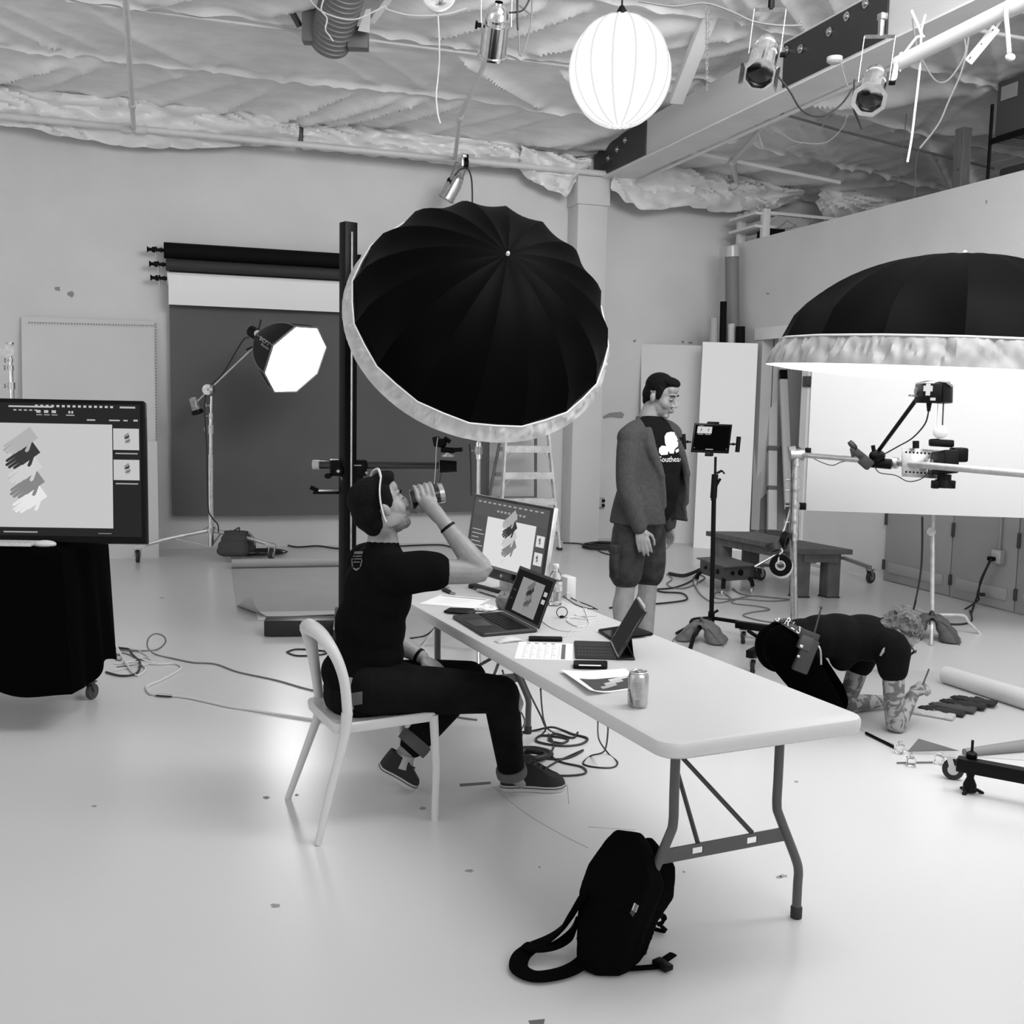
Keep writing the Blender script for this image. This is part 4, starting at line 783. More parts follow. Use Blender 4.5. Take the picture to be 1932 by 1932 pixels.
# ---- stage spotlights hanging from the ceiling
def parcan(label, back, front, r, L=None, gel='round', yoke=(V((0, 0, 1)), .2), cord=(), g='chrome spotlights under the ceiling'):
    n = (front-back).normalized(); L = (front-back).length; B = basis(n, AX); t = thing('spotlight', label, 'spotlight', back)
    link('can', MB().lathe([(.3*r, -.04*L), (.34*r, 0), (.62*r, .05*L), (.8*r, .14*L), (.84*r, .24*L), (.90*r, .25*L), (.90*r, .29*L), (.84*r, .30*L), (.86*r, .36*L), (.97*r, .37*L), (1.0*r, .95*L), (1.12*r, .96*L), (1.12*r, L), (.98*r, L), (.95*r, .7*L), (.5*r, .55*L), (0, .5*L)], back, B, 28, False), CHROME, t)
    link('lens', MB().lathe([(.94*r, .86*L), (.5*r, .82*L), (0, .80*L)], back, B, 24, False), mat('lens_dark', .01, .15), t)
    mb = MB()
    for k in range(8):
        a = 2*PI*k/8; mb.add([front+B @ V((math.cos(a+s)*q*r, math.sin(a+s)*q*r, z)) for z in (0, .004) for q, s in ((1.0, -PI/8), (1.32 if gel == 'oct' else 1.15, -PI/8), (1.32 if gel == 'oct' else 1.15, PI/8), (1.0, PI/8))], [(0, 1, 2, 3), (7, 6, 5, 4), (1, 5, 6, 2), (0, 3, 7, 4)])
    fr = link('gel_frame', mb, ALU if gel == 'oct' else CHROME, t)
    if gel == 'barn':
        for s in (AX, -AX, B @ V((0, 1, 0)), B @ V((0, -1, 0))):
            s = (s-n*s.dot(n)).normalized(); u = n.cross(s); link('flap', MB().add([front+s*r*1.05-u*r*.7, front+s*r*1.05+u*r*.7, front+s*r*1.35+u*r*.9+n*.05, front+s*r*1.35-u*r*.9+n*.05], [(0, 1, 2, 3)]), CHROME, fr, False)
    yd, yl = yoke; m_ = back.lerp(front, .42); s = n.cross(yd); s = s.normalized() if s.length > .2 else AX
    top = m_+yd*yl; yk = MB()
    for k in (-1, 1): yk.bar(m_+s*k*r*1.12, top+s*k*r*1.12, .022, .004, s)
    yk.bar(top-s*r*1.12, top+s*r*1.12, .004, .022, s); link('yoke', yk, STEEL, t)
    link('knob', MB().cyl(m_-s*r*1.1, m_-s*(r*1.12+.03), .016, None, 8).bar(m_-s*(r*1.12+.03)-n*.025, m_-s*(r*1.12+.03)+n*.025, .014, .012), BLKSAT, t)
    link('clamp', MB().box(top+yd*.06, (.03, .03, .12), None, .004).box(top+yd*.12, (.05, .05, .04), None, .006), BLKSAT if gel == 'barn' else STEEL, t)
    for pts, rr_, m in cord: link('power_cord', MB().tube(cr(pts, 6), rr_, 6), m, t)
    return t
parcan('chrome spotlight pointing straight down, hanging top centre', D(941, 8, 6.85), D(929, 106, 7.1), .09, yoke=(V((0, 0, 1)), .3), cord=[([D(975, -20, 6.8), D(976, 30, 6.8), D(977, 55, 6.8), D(979, 75, 6.8), D(981, 105, 6.8), D(990, 90, 6.8), D(1002, 40, 6.8), D(1004, -10, 6.8)], .005, CABLE_G), ([D(977, -10, 6.78), D(976, 30, 6.78), D(977, 56, 6.78)], .007, CABLE_B), ([D(960, 24, 6.8), D(985, 20, 6.8), D(998, 0, 6.8), D(1002, -20, 6.8)], .006, CABLE_B), ([D(980, 10, 6.9), D(1005, 28, 6.9), D(1030, 18, 6.9), D(1042, -10, 6.9)], .005, CABLE_G)])
pz = dep(Y(850, 350, 11.62))
parcan('small chrome spotlight clamped to the wall pipe above the umbrella', D(868, 328, pz), D(842, 376, pz+.03), .092, yoke=(dirpx(.35, -1, 0), .22), cord=[([D(858, 331, pz-.12), D(868, 320, pz-.12), D(882, 318, pz-.1), D(889, 335, pz-.1), D(891, 360, pz-.1), D(891, 395, pz-.1)], .009, CABLE_B)])
t = tag(link('pipe_clamp', MB().lathe([(.052, -.03), (.06, -.03), (.06, .03), (.052, .03), (.052, -.03)], Y(877, 309, PY), ry(PI/2), 20, False).box(Y(878, 296, PY-.04), (.06, .08, .05), None, .01), BLKSAT), 'dark clamp around the wall pipe above the small spotlight', 'clamp')
parcan('chrome spotlight with barn doors beside the dark beam plate', D(1449, 76, 6.5), D(1433, 141, 6.15), .083, gel='barn', yoke=(V((.1, 0, 1)), .26), cord=[([D(1462, 120, 6.3), D(1466, 140, 6.3), D(1490, 172, 6.35), D(1510, 205, 6.4), D(1535, 219, 6.45), D(1560, 216, 6.5), D(1588, 196, 6.5), D(1608, 168, 6.5)], .006, CABLE_B)])
parcan('chrome spotlight with octagonal frame on the far right', D(1654, 134, 6.75), D(1640, 188, 6.4), .082, gel='oct', yoke=(V((.1, 0, 1)), .28), cord=[([D(1612, 150, 6.6), D(1610, 200, 6.6), D(1618, 225, 6.6), D(1626, 244, 6.6)], .006, CABLE_B)])
# ================================================================ backdrop rolls and boards on the back wall
yr = 12.02
xl, xr = Y(309, 470, yr).x, Y(926, 880, yr).x
def roll_z(y): return Y(308, y, yr).z
g = 'paper rolls on the wall brackets'
for nm, lab, y, r, m in (('backdrop_roll', 'black backdrop roll, topmost of three on the back wall', 472, .085, mat('roll_black', .004, .7, spec=.1)), ('backdrop_roll', 'dark grey backdrop roll, middle of three on the back wall', 499, .062, mat('roll_grey', .04, .65, spec=.2)), ('backdrop_roll', 'white backdrop roll with a short hanging end, lowest of three', 525, .07, PAPER)):
    z = roll_z(y); x0 = xl+{472: 0, 499: .02, 525: .03}[y]; t = thing(nm, lab, 'backdrop', (x0, yr, z), group=g)
    link('roll', MB().cyl((x0, yr, z), (xr, yr, z), r, None, 28), m, t)
    h = MB(); hx = x0-.02; h.cyl((hx-.13, yr, z), (hx+.02, yr, z), .018, None, 10).cyl((hx-.15, yr, z), (hx-.13, yr, z), .035, .02).cyl((hx-.10, yr, z), (hx-.05, yr, z), .028, .034).cyl((hx-.02, yr, z), (hx, yr, z), .02, .03)
    link('bracket', h, BLKSAT, t)
    link('chain', MB().tube([(hx-.06, yr-.04, z-.02), (hx-.06, yr-.04, z-.13)], .004, 5), STEEL, t)
    if y == 525:
        zb = Y(313, 574, yr-.07).z
        link('hanging_end', MB().grid(lambda i, j: (x0+.01+(xr-x0-.01)*i, yr-.075-.012*math.sin(j*4)-.004*math.sin(i*9), z+.03-(z+.03-zb)*j), 24, 14, .003), PAPER, t)
    if y == 499:
        zb = Y(318, 974, yr).z; gm = mat('backdrop_grey', .10, .8, var=.12, vs=.9)
        link('hanging_sheet', MB().grid(lambda i, j: (x0+.03+(xr-x0-.03)*i, yr+.055+.012*math.sin(i*7+j*2)-.03*(j > .96)*j, z-(z-zb)*j-.03*math.sin(PI*i)*(j > .9)*(j-.9)*10*.5), 40, 24, .002), gm, t)
def lean(name, label, cat, px, y0, y1, th, m, z1=None):
    """board standing on the floor at depth plane y0, its top edge resting at plane y1: px = left x, right x, bottom y, top y"""
    a = Y(px[0], px[2], y0); b = Y(px[1], px[2], y0); a.z = b.z = 0; top = z1 or Y((px[0]+px[1])/2, px[3], y1).z; d = V((0, y1-y0, top)); n = d.cross(b-a).normalized()
    if n.y > 0: n = -n
    vs = [a, b, b+d, a+d]; return tag(link(name, MB().add(vs+[p-n*th for p in vs], [(0, 1, 2, 3), (7, 6, 5, 4), (0, 4, 5, 1), (1, 5, 6, 2), (2, 6, 7, 3), (3, 7, 4, 0)]), m, None, False), label, cat)
FB = mat('foam_board', .60, .75, var=.03, vs=2)
b1_ = lean('foam_board', 'tall grey white foam board leaning on the wall behind the television', 'board', (47, 298, 1052, 602), 11.86, 12.15, .02, FB)
mb = MB(); p0_, p1_ = Y(55, 603, 12.12), Y(290, 609, 12.12)
for k in range(46): mb.box(p0_.lerp(p1_, k/45)-V((0, .012, .03)), (.011, .006, .011))
p0_, p1_ = Y(294, 612, 12.1), Y(295, 830, 12.0)
for k in range(40): mb.box(p0_.lerp(p1_, k/39)-V((0, .012, 0)), (.011, .006, .011))
link('perforation', mb, mat('ink_10', .1, .5), b1_)['kind'] = 'stuff'
lean('foam_board', 'lower white foam board standing in front of the tall one', 'board', (30, 300, 1052, 832), 11.60, 11.83, .02, FB)
# far left stand behind the television
q = Y(22, 745, 10.2); t = thing('light_stand', 'chrome stand top showing behind the television at far left', 'stand', (q.x, q.y, 0))
column(t, 'column', [(V((q.x, q.y, .1)), Y(22, 730, 10.2), .022), (Y(22, 735, 10.2), Y(20, 690, 10.2), .018), (Y(20, 695, 10.2), Y(19, 652, 10.2), .014)], [(Y(22, 728, 10.2), .03, .06), (Y(20, 694, 10.2), .024, .05), (Y(20, 680, 10.2), .02, .03)], CHROME)
link('grip_head', MB().cyl(Y(13, 662, 10.1), Y(13, 662, 10.22), .055).cyl(Y(19, 650, 10.2), Y(19, 646, 10.2), .03), STEEL, t)
turtle(t, V((q.x, q.y, .2)), [V((q.x-.4, q.y, 0)), V((q.x+.3, q.y+.3, 0)), V((q.x+.2, q.y-.4, 0))], CHROME)
# ---- television on the draped cart
td_ = 5.35; TR4, BR4 = D(271, 756, td_+.06), D(275, 1026, td_-.02); w_ = V((cY, -sY, 0)); w_ = rz(R(2)) @ w_; TL4, BL4 = TR4-w_*1.24, BR4-w_*1.24
TL4.z += .0; uy = TL4-BL4; ux = BR4-BL4; nn = ux.cross(uy).normalized(); mid = (TL4+BR4)/2; q = M((ux.normalized(), uy.normalized(), nn)).transposed()
t = thing('television', 'large black television showing five stacked gloves', 'television', V((mid.x, mid.y, BL4.z)))
link('case', MB().box(mid-nn*.03, (ux.length, uy.length, .055), q, .006), BLKSAT, t)
O = BL4+ux*.015+uy*.045+nn*.0005; UX, UY = ux*.97, uy*.925; a_ = UY.length/UX.length
it = [(.02, rc(0, 0, 1, a_)), (.022, rc(.884, 0, 1, a_)), (.56, rc(.30, .035, .882, a_-.088)), (.02, rc(0, 0, .3, a_)), (.55, rc(.886, a_-.196, .994, a_-.104)), (.55, rc(.886, a_-.325, .994, a_-.238))]
it += [(.55, rc(.56+.0225*k, a_-.017, .572+.0225*k, a_-.008)) for k in range(15)]+[(.45, rc(.915, a_-.017, .98, a_-.009)), (.5, rc(.45, a_-.02, .635, a_-.013))]
it += [(.4, rc(.47+.022*k, a_-.035, .483+.022*k, a_-.029)) for k in range(5)]+[(.5, rc(.566+.032*k, a_-.043, .584+.032*k, a_-.031)) for k in range(3)]+[(.5, rc(.70+.012*k, a_-.043, .708+.012*k, a_-.033)) for k in range(2)]+[(.35, rc(.566+.032*k, a_-.053, .59+.032*k, a_-.049)) for k in range(3)]+[(.45, rc(.69, a_-.053, .725, a_-.049)), (.45, rc(.777, a_-.073, .812, a_-.067)), (.45, rc(.87, a_-.073, .915, a_-.067)), (.45, rc(.972, a_-.073, .99, a_-.065)), (.45, rc(.93, a_-.073, .948, a_-.067)), (.4, rc(.895, a_-.214, .988, a_-.209)), (.4, rc(.895, a_-.343, .988, a_-.338)), (.35, rc(.43, .012, .57, .018)), (.4, rc(.82, .012, .875, .014))]
it += gloves(.512, a_*.475, .155, 1.0, .62, .40)
for y_ in (a_-.15, a_-.28): it += gloves(.945, y_, .025, .6)
picture('screen', t, O, UX, UY, it, .0005)
link('stand_foot', MB().box(mid-nn*.06-V((0, 0, uy.length/2+.015)), (.5, .05, .05), q, .005), BLKSAT, t)
cx = Z(95, 1290).x; zt = .935; c0 = BR4-w_*.84; ff = -nn
t = thing('equipment_cart', 'black cloth covered cart on casters carrying the television', 'cart', (c0.x, c0.y, 0))
fy = -(nn.copy()); fy.z = 0; fy.normalize(); fx = w_
ce = c0+fy*.22; ce.z = 0
def cp(u, v, z): return ce+fx*u+fy*v+V((0, 0, z))
HX, HY = .475, .34
def cloth(i, j):
    a = 2*PI*i; c, s = math.cos(a), math.sin(a); k = 1/max(abs(c), abs(s)); k = k*.9+.1
    if j < .15: f = j/.15; return cp(HX*c*k*f, HY*s*k*f, zt+.004)
    v = (j-.15)/.85; fl = 1+.10*v+.028*math.sin(a*11+2)*v+.02*math.sin(a*5)*v
    hem = .22+.03*math.sin(a*3+.4)+.02*math.sin(a*7)
    return cp(HX*c*k*fl, HY*s*k*fl, zt+.004-(zt-hem)*v)
link('cloth', MB().grid(cloth, 144, 22), BLKCLOTH, t)
link('shelf', MB().box(cp(0, 0, .28), (.7, .45, .04), M((fx, fy, V((0, 0, 1)))).transposed(), .004).box(cp(0, 0, .6), (.06, .06, .6), M((fx, fy, V((0, 0, 1)))).transposed()), BLKSAT, t)
link('post', MB().box(cp(0, .2, zt+.02), (.12, .06, .1), M((fx, fy, V((0, 0, 1)))).transposed()), BLKSAT, t)
for f in (Z(174, 1319), Z(152, 1290), cp(-.4, -.25, 0), cp(-.4, .25, 0)):
    mw_, mf = MB(), MB(); top = caster(mw_, mf, f, .045, (.5, .8)); l = link('caster', mw_, mat('caster_grey', .05, .5), t); link('fork', mf.box(top+V((0, 0, .02)), (.05, .05, .05)), DGREY, l)
t = thing('keyboard', 'white computer keyboard on the cart below the television', 'keyboard', D(35, 1045, td_-.25)); kc = cp(.10, -.27, zt+.014); qk = M((fx, fy, V((0, 0, 1)))).transposed()
link('body', MB().box(kc, (.43, .12, .012), qk, .003), ALU, t); mb = MB()
for i in range(16):
    for j in range(5): mb.box(kc+fx*(-.2+.0265*i)+fy*(-.045+.0225*j)+V((0, 0, .008)), (.022, .018, .006), qk)
link('keys', mb, PLASTIC_W, t)['kind'] = 'stuff'
mc = cp(.36, -.27, zt+.010); t = thing('computer_mouse', 'white computer mouse beside the keyboard on the cart', 'mouse', mc)
link('body', MB().ell(mc+V((0, 0, .004)), (.056, .031, .02), qk, 16, 10), PLASTIC_W, t); link('base', MB().box(mc-V((0, 0, .002)), (.09, .045, .006), qk, .002), STEEL, t)
# ---- floor cables on the left
def fwire(label, pts, r, m, **k): return wire(label, pts, r, m, z=0, n=6, **k)
fwire('black cable curling out of the cart and under the chair', [(200, 1222, .05), (240, 1224), (250, 1235), (264, 1250), (258, 1270), (230, 1275), (200, 1268)], .007, CABLE_B)
fwire('grey cable with a standing loop left of the floor paper', [(225, 1226), (260, 1228), (295, 1226), (312, 1212, .05), (308, 1200, .10), (292, 1196, .13), (280, 1205, .10), (279, 1222, .04), (295, 1235), (330, 1243), (365, 1250), (407, 1253), (450, 1268), (520, 1283), (580, 1300), (630, 1310)], .0055, CABLE_G)
fwire('flat white cable zigzagging over the floor from the cart', [(212, 1205, .08), (230, 1238, .02), (250, 1268), (262, 1274), (275, 1262), (268, 1252), (300, 1253), (330, 1252), (342, 1258), (335, 1266), (300, 1285), (282, 1292), (276, 1298), (282, 1308), (296, 1311), (345, 1315), (390, 1324), (430, 1333), (470, 1339), (540, 1350), (600, 1359), (640, 1362)], .007, CABLE_W)
fwire('white cable bundle spilling from the cart bottom', [(210, 1215, .05), (235, 1222), (262, 1228), (285, 1244), (270, 1240), (240, 1250), (215, 1252), (250, 1249), (290, 1250), (250, 1258), (215, 1265)], .005, CABLE_W)
fwire('second tangle of thin grey cables beside the cart', [(214, 1232), (230, 1238), (225, 1246), (216, 1240), (232, 1232), (255, 1240), (280, 1252), (255, 1255), (220, 1258)], .004, CABLE_G)
o = tag(link('tape_strip', plate([(296, 1309), (326, 1311), (324, 1315), (294, 1313)], .008, .002), BLKSAT, None, False), 'black tape over the white floor cable', 'tape')
fwire('small black cable ring on the floor by the chair', [(541, 1230), (560, 1225), (600, 1227), (618, 1231), (600, 1236), (560, 1237), (541, 1230)], .006, CABLE_B)
fwire('black cable crossing the floor below the backdrop', [(450, 1046), (480, 1045), (525, 1027), (560, 1032), (600, 1030), (640, 1035), (700, 1034), (760, 1030), (830, 1028), (860, 1034), (900, 1032)], .009, CABLE_B)
t = tag(link('cable_coil', MB().tube(coil(Z(488, 1046), .17, 5, .004, .007, .22, 3, 1.5, 1.1), .007, 6), CABLE_B), 'black cable coiled on the floor beside the softbox sandbag', 'cable')
fwire('black cable running along the wall base by the column', [(1062, 1024), (1095, 1026), (1120, 1032), (1135, 1042), (1160, 1048), (1200, 1052)], .008, CABLE_B)
t = tag(link('cable_coil', MB().tube(coil(Z(1142, 1034), .22, 7, .005, .012, .2, 5, 1.1, .9), .012, 6), CABLE_B), 'thick black cable coil behind the standing man', 'cable')
fwire('thick black cable from behind the standing man to the power pack', [(1262, 1082), (1290, 1086), (1318, 1076, .04), (1335, 1068, .08)], .018, CABLE_B)
fwire('black cable winding on the floor right of the standing man', [(1150, 1147), (1200, 1140), (1240, 1139), (1290, 1133), (1296, 1126), (1285, 1119), (1250, 1117), (1240, 1112), (1270, 1109), (1300, 1098), (1320, 1082), (1332, 1075)], .008, CABLE_B)
fwire('grey cable looping around the power pack on the floor', [(1258, 1083), (1268, 1092), (1258, 1102), (1275, 1110), (1300, 1107), (1330, 1090), (1312, 1085), (1308, 1100), (1325, 1125), (1350, 1137), (1378, 1132), (1370, 1122), (1352, 1117), (1350, 1128), (1385, 1130), (1420, 1124), (1460, 1128), (1490, 1130)], .006, CABLE_G)
fwire('second grey cable trailing from the power pack toward the boom stand', [(1382, 1110), (1400, 1121), (1440, 1126), (1490, 1131), (1450, 1134), (1395, 1130), (1382, 1138), (1430, 1144), (1452, 1150), (1420, 1155), (1402, 1161), (1430, 1170), (1470, 1176)], .006, CABLE_G)
fwire('black cable on the floor behind the kneeling man', [(1620, 1166), (1650, 1170), (1690, 1160), (1715, 1166, .03), (1735, 1170), (1800, 1178), (1832, 1172), (1830, 1152)], .008, CABLE_B)
tag(link('cable', MB().tube(cr([D(1740, 975, 7.9), D(1740, 1030, 7.95), D(1737, 1080, 7.9), D(1726, 1140, 7.8), Z(1717, 1168)], 6), .008, 6), CABLE_B), 'black cable dropping from the white panel to the floor', 'cable')
# ---- paper sheet on the floor behind the chair, with a curled corner
pl_ = [(437, 1072), (640, 1064), (640, 1163), (446, 1139)]
P = [Z(x, y, .004) for x, y in ((437, 1072), (760, 1066), (760, 1165), (450, 1167))]
t = thing('paper_roll', 'grey paper sheet rolled out on the floor left of the chair', 'paper', sum(P, V())/4); gp = mat('paper_grey', .36, .7, var=.05, vs=3)
K = (P[0]-P[3]).normalized(); H = (P[2]-P[3]).normalized()
def ps(i, j):
    p = (P[0]*(1-i)+P[1]*i)*(1-j)+(P[3]*(1-i)+P[2]*i)*j; fa, fb = Z(520, 1166, .004), Z(446, 1139, .004); u = (fb-fa).normalized(); m_ = V((-u.y, u.x, 0)); m_ = m_ if m_.dot(P[3]-fa) < 0 else -m_; e = -(p-fa).dot(m_)
    if e > 0: rr_ = .13; th = min(e/rr_, 4.2); q = p+m_*(e-rr_*math.sin(th)); return V((q.x, q.y, .004+rr_*(1-math.cos(th))))
    return p+V((0, 0, .003*NZ.noise(p*2)))
link('sheet', MB().grid(ps, 70, 60), gp, t)
link('roll', MB().cyl(P[0]+V((0, 0, .045)), P[1]+V((0, 0, .045)), .045, None, 20), gp, t)
tag(link('foam_board', plate([(484, 1157), (700, 1154), (700, 1173), (487, 1171)], .002, .012), FB, None, False), 'white board lying under the near edge of the floor paper', 'board')
tag(link('rod', MB().tube([Z(524, 1165, .02), Z(700, 1158, .02)], .007, 8), BLKSAT), 'thin black rod along the near edge of the floor paper', 'rod')
# ================================================================ ladder
LADM = mat('ladder_aluminium', .66, .5, .15, var=.2, vs=10)
t = thing('step_ladder', 'paint worn aluminium step ladder behind the display', 'ladder', Y(1000, 1036, 11.3)); zt = Y(1000, 700, 11.3).z; LB = Y(1063, 1038, 11.3); zl = LB.z
def lr(s, z, dy=0.):  # front rail point
    x = Y(1003, 843, 11.3).x; f = (zt-z)/zt; return V((x+s*(.20+.17*f), 11.3+.25*(1-f)+dy, z))
for s in (-1, 1):
    link('front_rail', MB().bar(lr(s, .02), lr(s, zt), .022, .07, (0, 1, 0)), LADM, t)
    link('rear_rail', MB().bar(lr(s, .02, .75)*1+V((-s*.02, 0, 0)), lr(s, zt, .05)-V((s*.06, 0, 0)), .03, .025, (0, 1, 0)), mat('alu_dark', .22, .45, .5), t)
    link('foot', MB().box(lr(s, .015), (.05, .08, .03), None, .004), RUBBER, t)
for y in (793, 843, 893, 942, 992):
    z = Y(1000, y, 11.3).z; a, b = lr(-1, z), lr(1, z)
    st = link('step', MB().box((a+b)/2, ((b-a).length, .085, .012)).box((a+b)/2+V((0, -.04, -.035)), ((b-a).length, .006, .075)), LADM, t)
    link('gusset', MB().bar(a+V((.0, -.02, -.16)), a+V((.11, -.02, -.02)), .006, .022, (0, 1, 0)).bar(b+V((0, -.02, -.16)), b+V((-.11, -.02, -.02)), .006, .022, (0, 1, 0)), LADM, st)
    f = (zt-z)/zt; link('rear_bar', MB().box(V(((a+b).x/2, 11.3+.25*(1-f)+.05+.7*f, z-.05)), ((b-a).length-.1, .02, .05)), mat('alu_dark', .22, .45, .5), t)
link('top_cap', MB().box(lr(0, zt)+V((0, .05, .02)), (.44, .22, .05), None, .006), LADM, t)
# ================================================================ boards, tubes and planks in the right corner
def lean_px(name, label, cat, bl, br, tl, tr, yb, dtop, th, m, grp=None):
    a, b = Z(*bl), Z(*br); c, d = D(*tr, dep(b)+dtop), D(*tl, dep(a)+dtop); n = (b-a).cross(d-a).normalized()
    if n.dot(CAM-a) < 0: n = -n
    vs = [a, b, c, d]; return tag(link(name, MB().add(vs+[p-n*th for p in vs], [(0, 1, 2, 3), (7, 6, 5, 4), (0, 4, 5, 1), (1, 5, 6, 2), (2, 6, 7, 3), (3, 7, 4, 0)]), m, None, False), label, cat, grp)
lean_px('foam_board', 'grey white foam board on the wall behind the standing man', 'board', (1206, 1021), (1320, 1026), (1210, 649), (1324, 652), 0, .12, .02, mat('foam_board_2', .66, .75))
lean_px('foam_board', 'bright white narrow foam board leaning right of the standing man', 'board', (1308, 1033), (1412, 1040), (1326, 645), (1430, 648), 0, .10, .03, mat('foam_white', .9, .75))
def stick(name, label, cat, p, q, r, m, grp=None, n=14, cap_=None):
    o = tag(link(name, MB().cyl(p, q, r, None, n), m), label, cat, grp)
    if cap_: link('end_wrap', MB().cyl(q-(q-p).normalized()*cap_[0], q+(q-p).normalized()*.004, r*1.06, None, n), cap_[1], o)
    return o
g = 'tubes standing in the corner'
cy_ = 11.6
stick('paper_tube', 'tall grey paper tube standing in the corner by the right wall', 'tube', Y(1384, 1010, cy_), Y(1381, 466, cy_), .085, mat('tube_grey', .18, .6), g, 18, (.12, mat('wrapper', .7, .2, trans=.3)))
stick('paper_tube', 'black tube standing before the tall grey tube', 'tube', Y(1356, 1010, 11.45), Y(1365, 569, 11.45), .04, mat('roll_black', .004, .7, spec=.1), g)
stick('paper_tube', 'short pale tube with taped top left of the black tube', 'tube', Y(1340, 1010, 11.5), Y(1347, 600, 11.5), .05, mat('tube_pale', .38, .65), g)
stick('paper_tube', 'short white tube between the black tube and the corner', 'tube', Y(1378, 1010, 11.4), Y(1380, 611, 11.4), .045, mat('tube_white', .5, .6), g)
stick('paper_tube', 'short black tube with a bent pale rim near the right wall', 'tube', Y(1395, 1015, 11.3), Y(1397, 616, 11.3), .055, mat('roll_black', .004, .7, spec=.1), g)
def plank(label, b, tp, dx, w, th, m, cat='plank', name='plank', tapes=()):
    p, q = D(*b, dep(X(*b, dx))), X(*tp, dx+.25); p = X(*b, dx)
    o = tag(link(name, MB().bar(p, q, w, th, AF), m), label, cat)
    for f, h_, mm in tapes: c = p.lerp(q, f); link('tape', MB().box(c, (w*1.03, th*1.06, h_), frame(q-p, AF)), mm, o)
    return o
TP = mat('tape_grey', .45, .6)
plank('wide pale plank leaning beside the narrow white board', (1424, 1000), (1436, 650), 6.86, .10, .04, mat('plank_pale', .42, .65))
plank('grey plank leaning in the alcove behind the pale plank', (1444, 1000), (1442, 700), 7.0, .14, .03, mat('plank_grey', .2, .7))
plank('long white tube with two grey tape marks in the alcove', (1456, 1000), (1458, 650), 6.95, .10, .08, mat('plank_white', .6, .6), tapes=((.22, .05, mat('tape_dark2', .12, .6)), (.43, .06, mat('tape_dark2', .12, .6)), (.86, .014, BLKSAT)))
plank('grey board leaning behind the taped white tube', (1474, 1002), (1465, 760), 7.05, .12, .03, mat('plank_grey2', .26, .7))
plank('narrow white tube with a black tape patch in the alcove', (1488, 950), (1475, 650), 6.96, .085, .06, mat('plank_white', .6, .6), tapes=((.80, .12, BLKSAT),))
tag(link('alcove_shade_sheet', MB().box((XW+.75, (A0+A1)/2, 1.2), (.04, 1.5, 2.3)), mat('alcove_shade', .015, .8)), 'added dark sheet standing in for shade inside the storage alcove', 'panel')  # near-black sheet added to make the recess look shaded
q = X(1522, 720, XW-.03); tag(link('wall_box', MB().box(q, (.05, .10, .12), None, .006).box(q-V((.02, .08, .02)), (.03, .06, .03)), DGREY), 'small dark box on the right wall beside the alcove', 'box')
# ---- power outlet boxes
def outlet(label, c, nx, plugs):
    t = thing('power_outlet', label, 'outlet', c); b = basis(nx)
    link('box', MB().box(c+V(nx)*.025, (.11, .12, .05), b, .005), mat('outlet_grey', .3, .5), t); link('face_plate', MB().box(c+V(nx)*.052, (.10, .11, .006), b, .002), mat('outlet_pale', .5, .4), t)
    for o in plugs: link('plug', MB().box(c+b @ V(o)+V(nx)*.075, (.03, .035, .045), b, .006), BLKSAT, t)
    return t
c = Y(1131, 948, YB); outlet('wall outlet with dark plugs behind the standing man', c, (0, -1, 0), [(.02, .03, 0), (.02, -.03, 0)])
c = X(1888, 1050, XW-.025); t = outlet('wall outlet with black plugs below the white panel', c, (-1, 0, 0), [(-.01, -.02, 0), (-.04, -.02, 0)])
link('conduit', MB().cyl(c+V((-.02, 0, .06)), c+V((-.02, 0, 1.4)), .011, None, 8), mat('outlet_grey', .3, .5), t)
link('power_cord', MB().tube(cr([c+V((-.09, .03, -.02)), X(1865, 1062, XW-.1), X(1850, 1095, XW-.1), X(1846, 1118, XW-.1), X(1838, 1140, XW-.12), Z(1832, 1160)], 6), .008, 6), CABLE_B, t)
link('power_cord', MB().tube(cr([c+V((-.09, .0, -.02)), X(1868, 1060, XW-.12), X(1856, 1085, XW-.12), X(1844, 1120, XW-.1), X(1846, 1132, XW-.1), Z(1820, 1150)], 6), .008, 6).bar(X(1848, 1121, XW-.1), X(1856, 1122, XW-.1), .03, .03), CABLE_B, t)
# ================================================================ low wooden table, power pack on legs
zt = .45; L0, L1, L2 = Z(1330, 1000, zt), Z(1608, 1041, zt), Z(1420, 997, zt)
A_ = Z(1332, 1002, zt); B_ = Z(1510, 1036, zt); C_ = Z(1609, 1037, zt); D_ = A_+(C_-B_)
t = thing('low_table', 'low grey wooden table with square legs by the right wall', 'table', V((( A_+C_).x/2, (A_+C_).y/2, 0))); wm = mat('worn_wood', .10, .6, var=.25, vs=5, stretch=(1, 4, 1), bump=.1, bs=25)
vs = [A_, B_, C_, D_]; link('table_top', MB().add(vs+[p-V((0, 0, .045)) for p in vs], [(0, 1, 2, 3), (7, 6, 5, 4), (0, 4, 5, 1), (1, 5, 6, 2), (2, 6, 7, 3), (3, 7, 4, 0)]), wm, t, False)
uu, vv = (B_-A_).normalized(), (C_-B_).normalized(); q = M((uu, vv, V((0, 0, 1)))).transposed()
for p, su, sv in ((A_, 1, 1), (B_, -1, 1), (C_, -1, -1), (D_, 1, -1)):
    c = p+uu*su*.13+vv*sv*.10; l = link('leg', MB().box(V((c.x, c.y, .21)), (.11, .11, .40), q, .003), wm, t); link('foot_pad', MB().box(V((c.x, c.y, .006)), (.12, .12, .012), q), RUBBER, l)
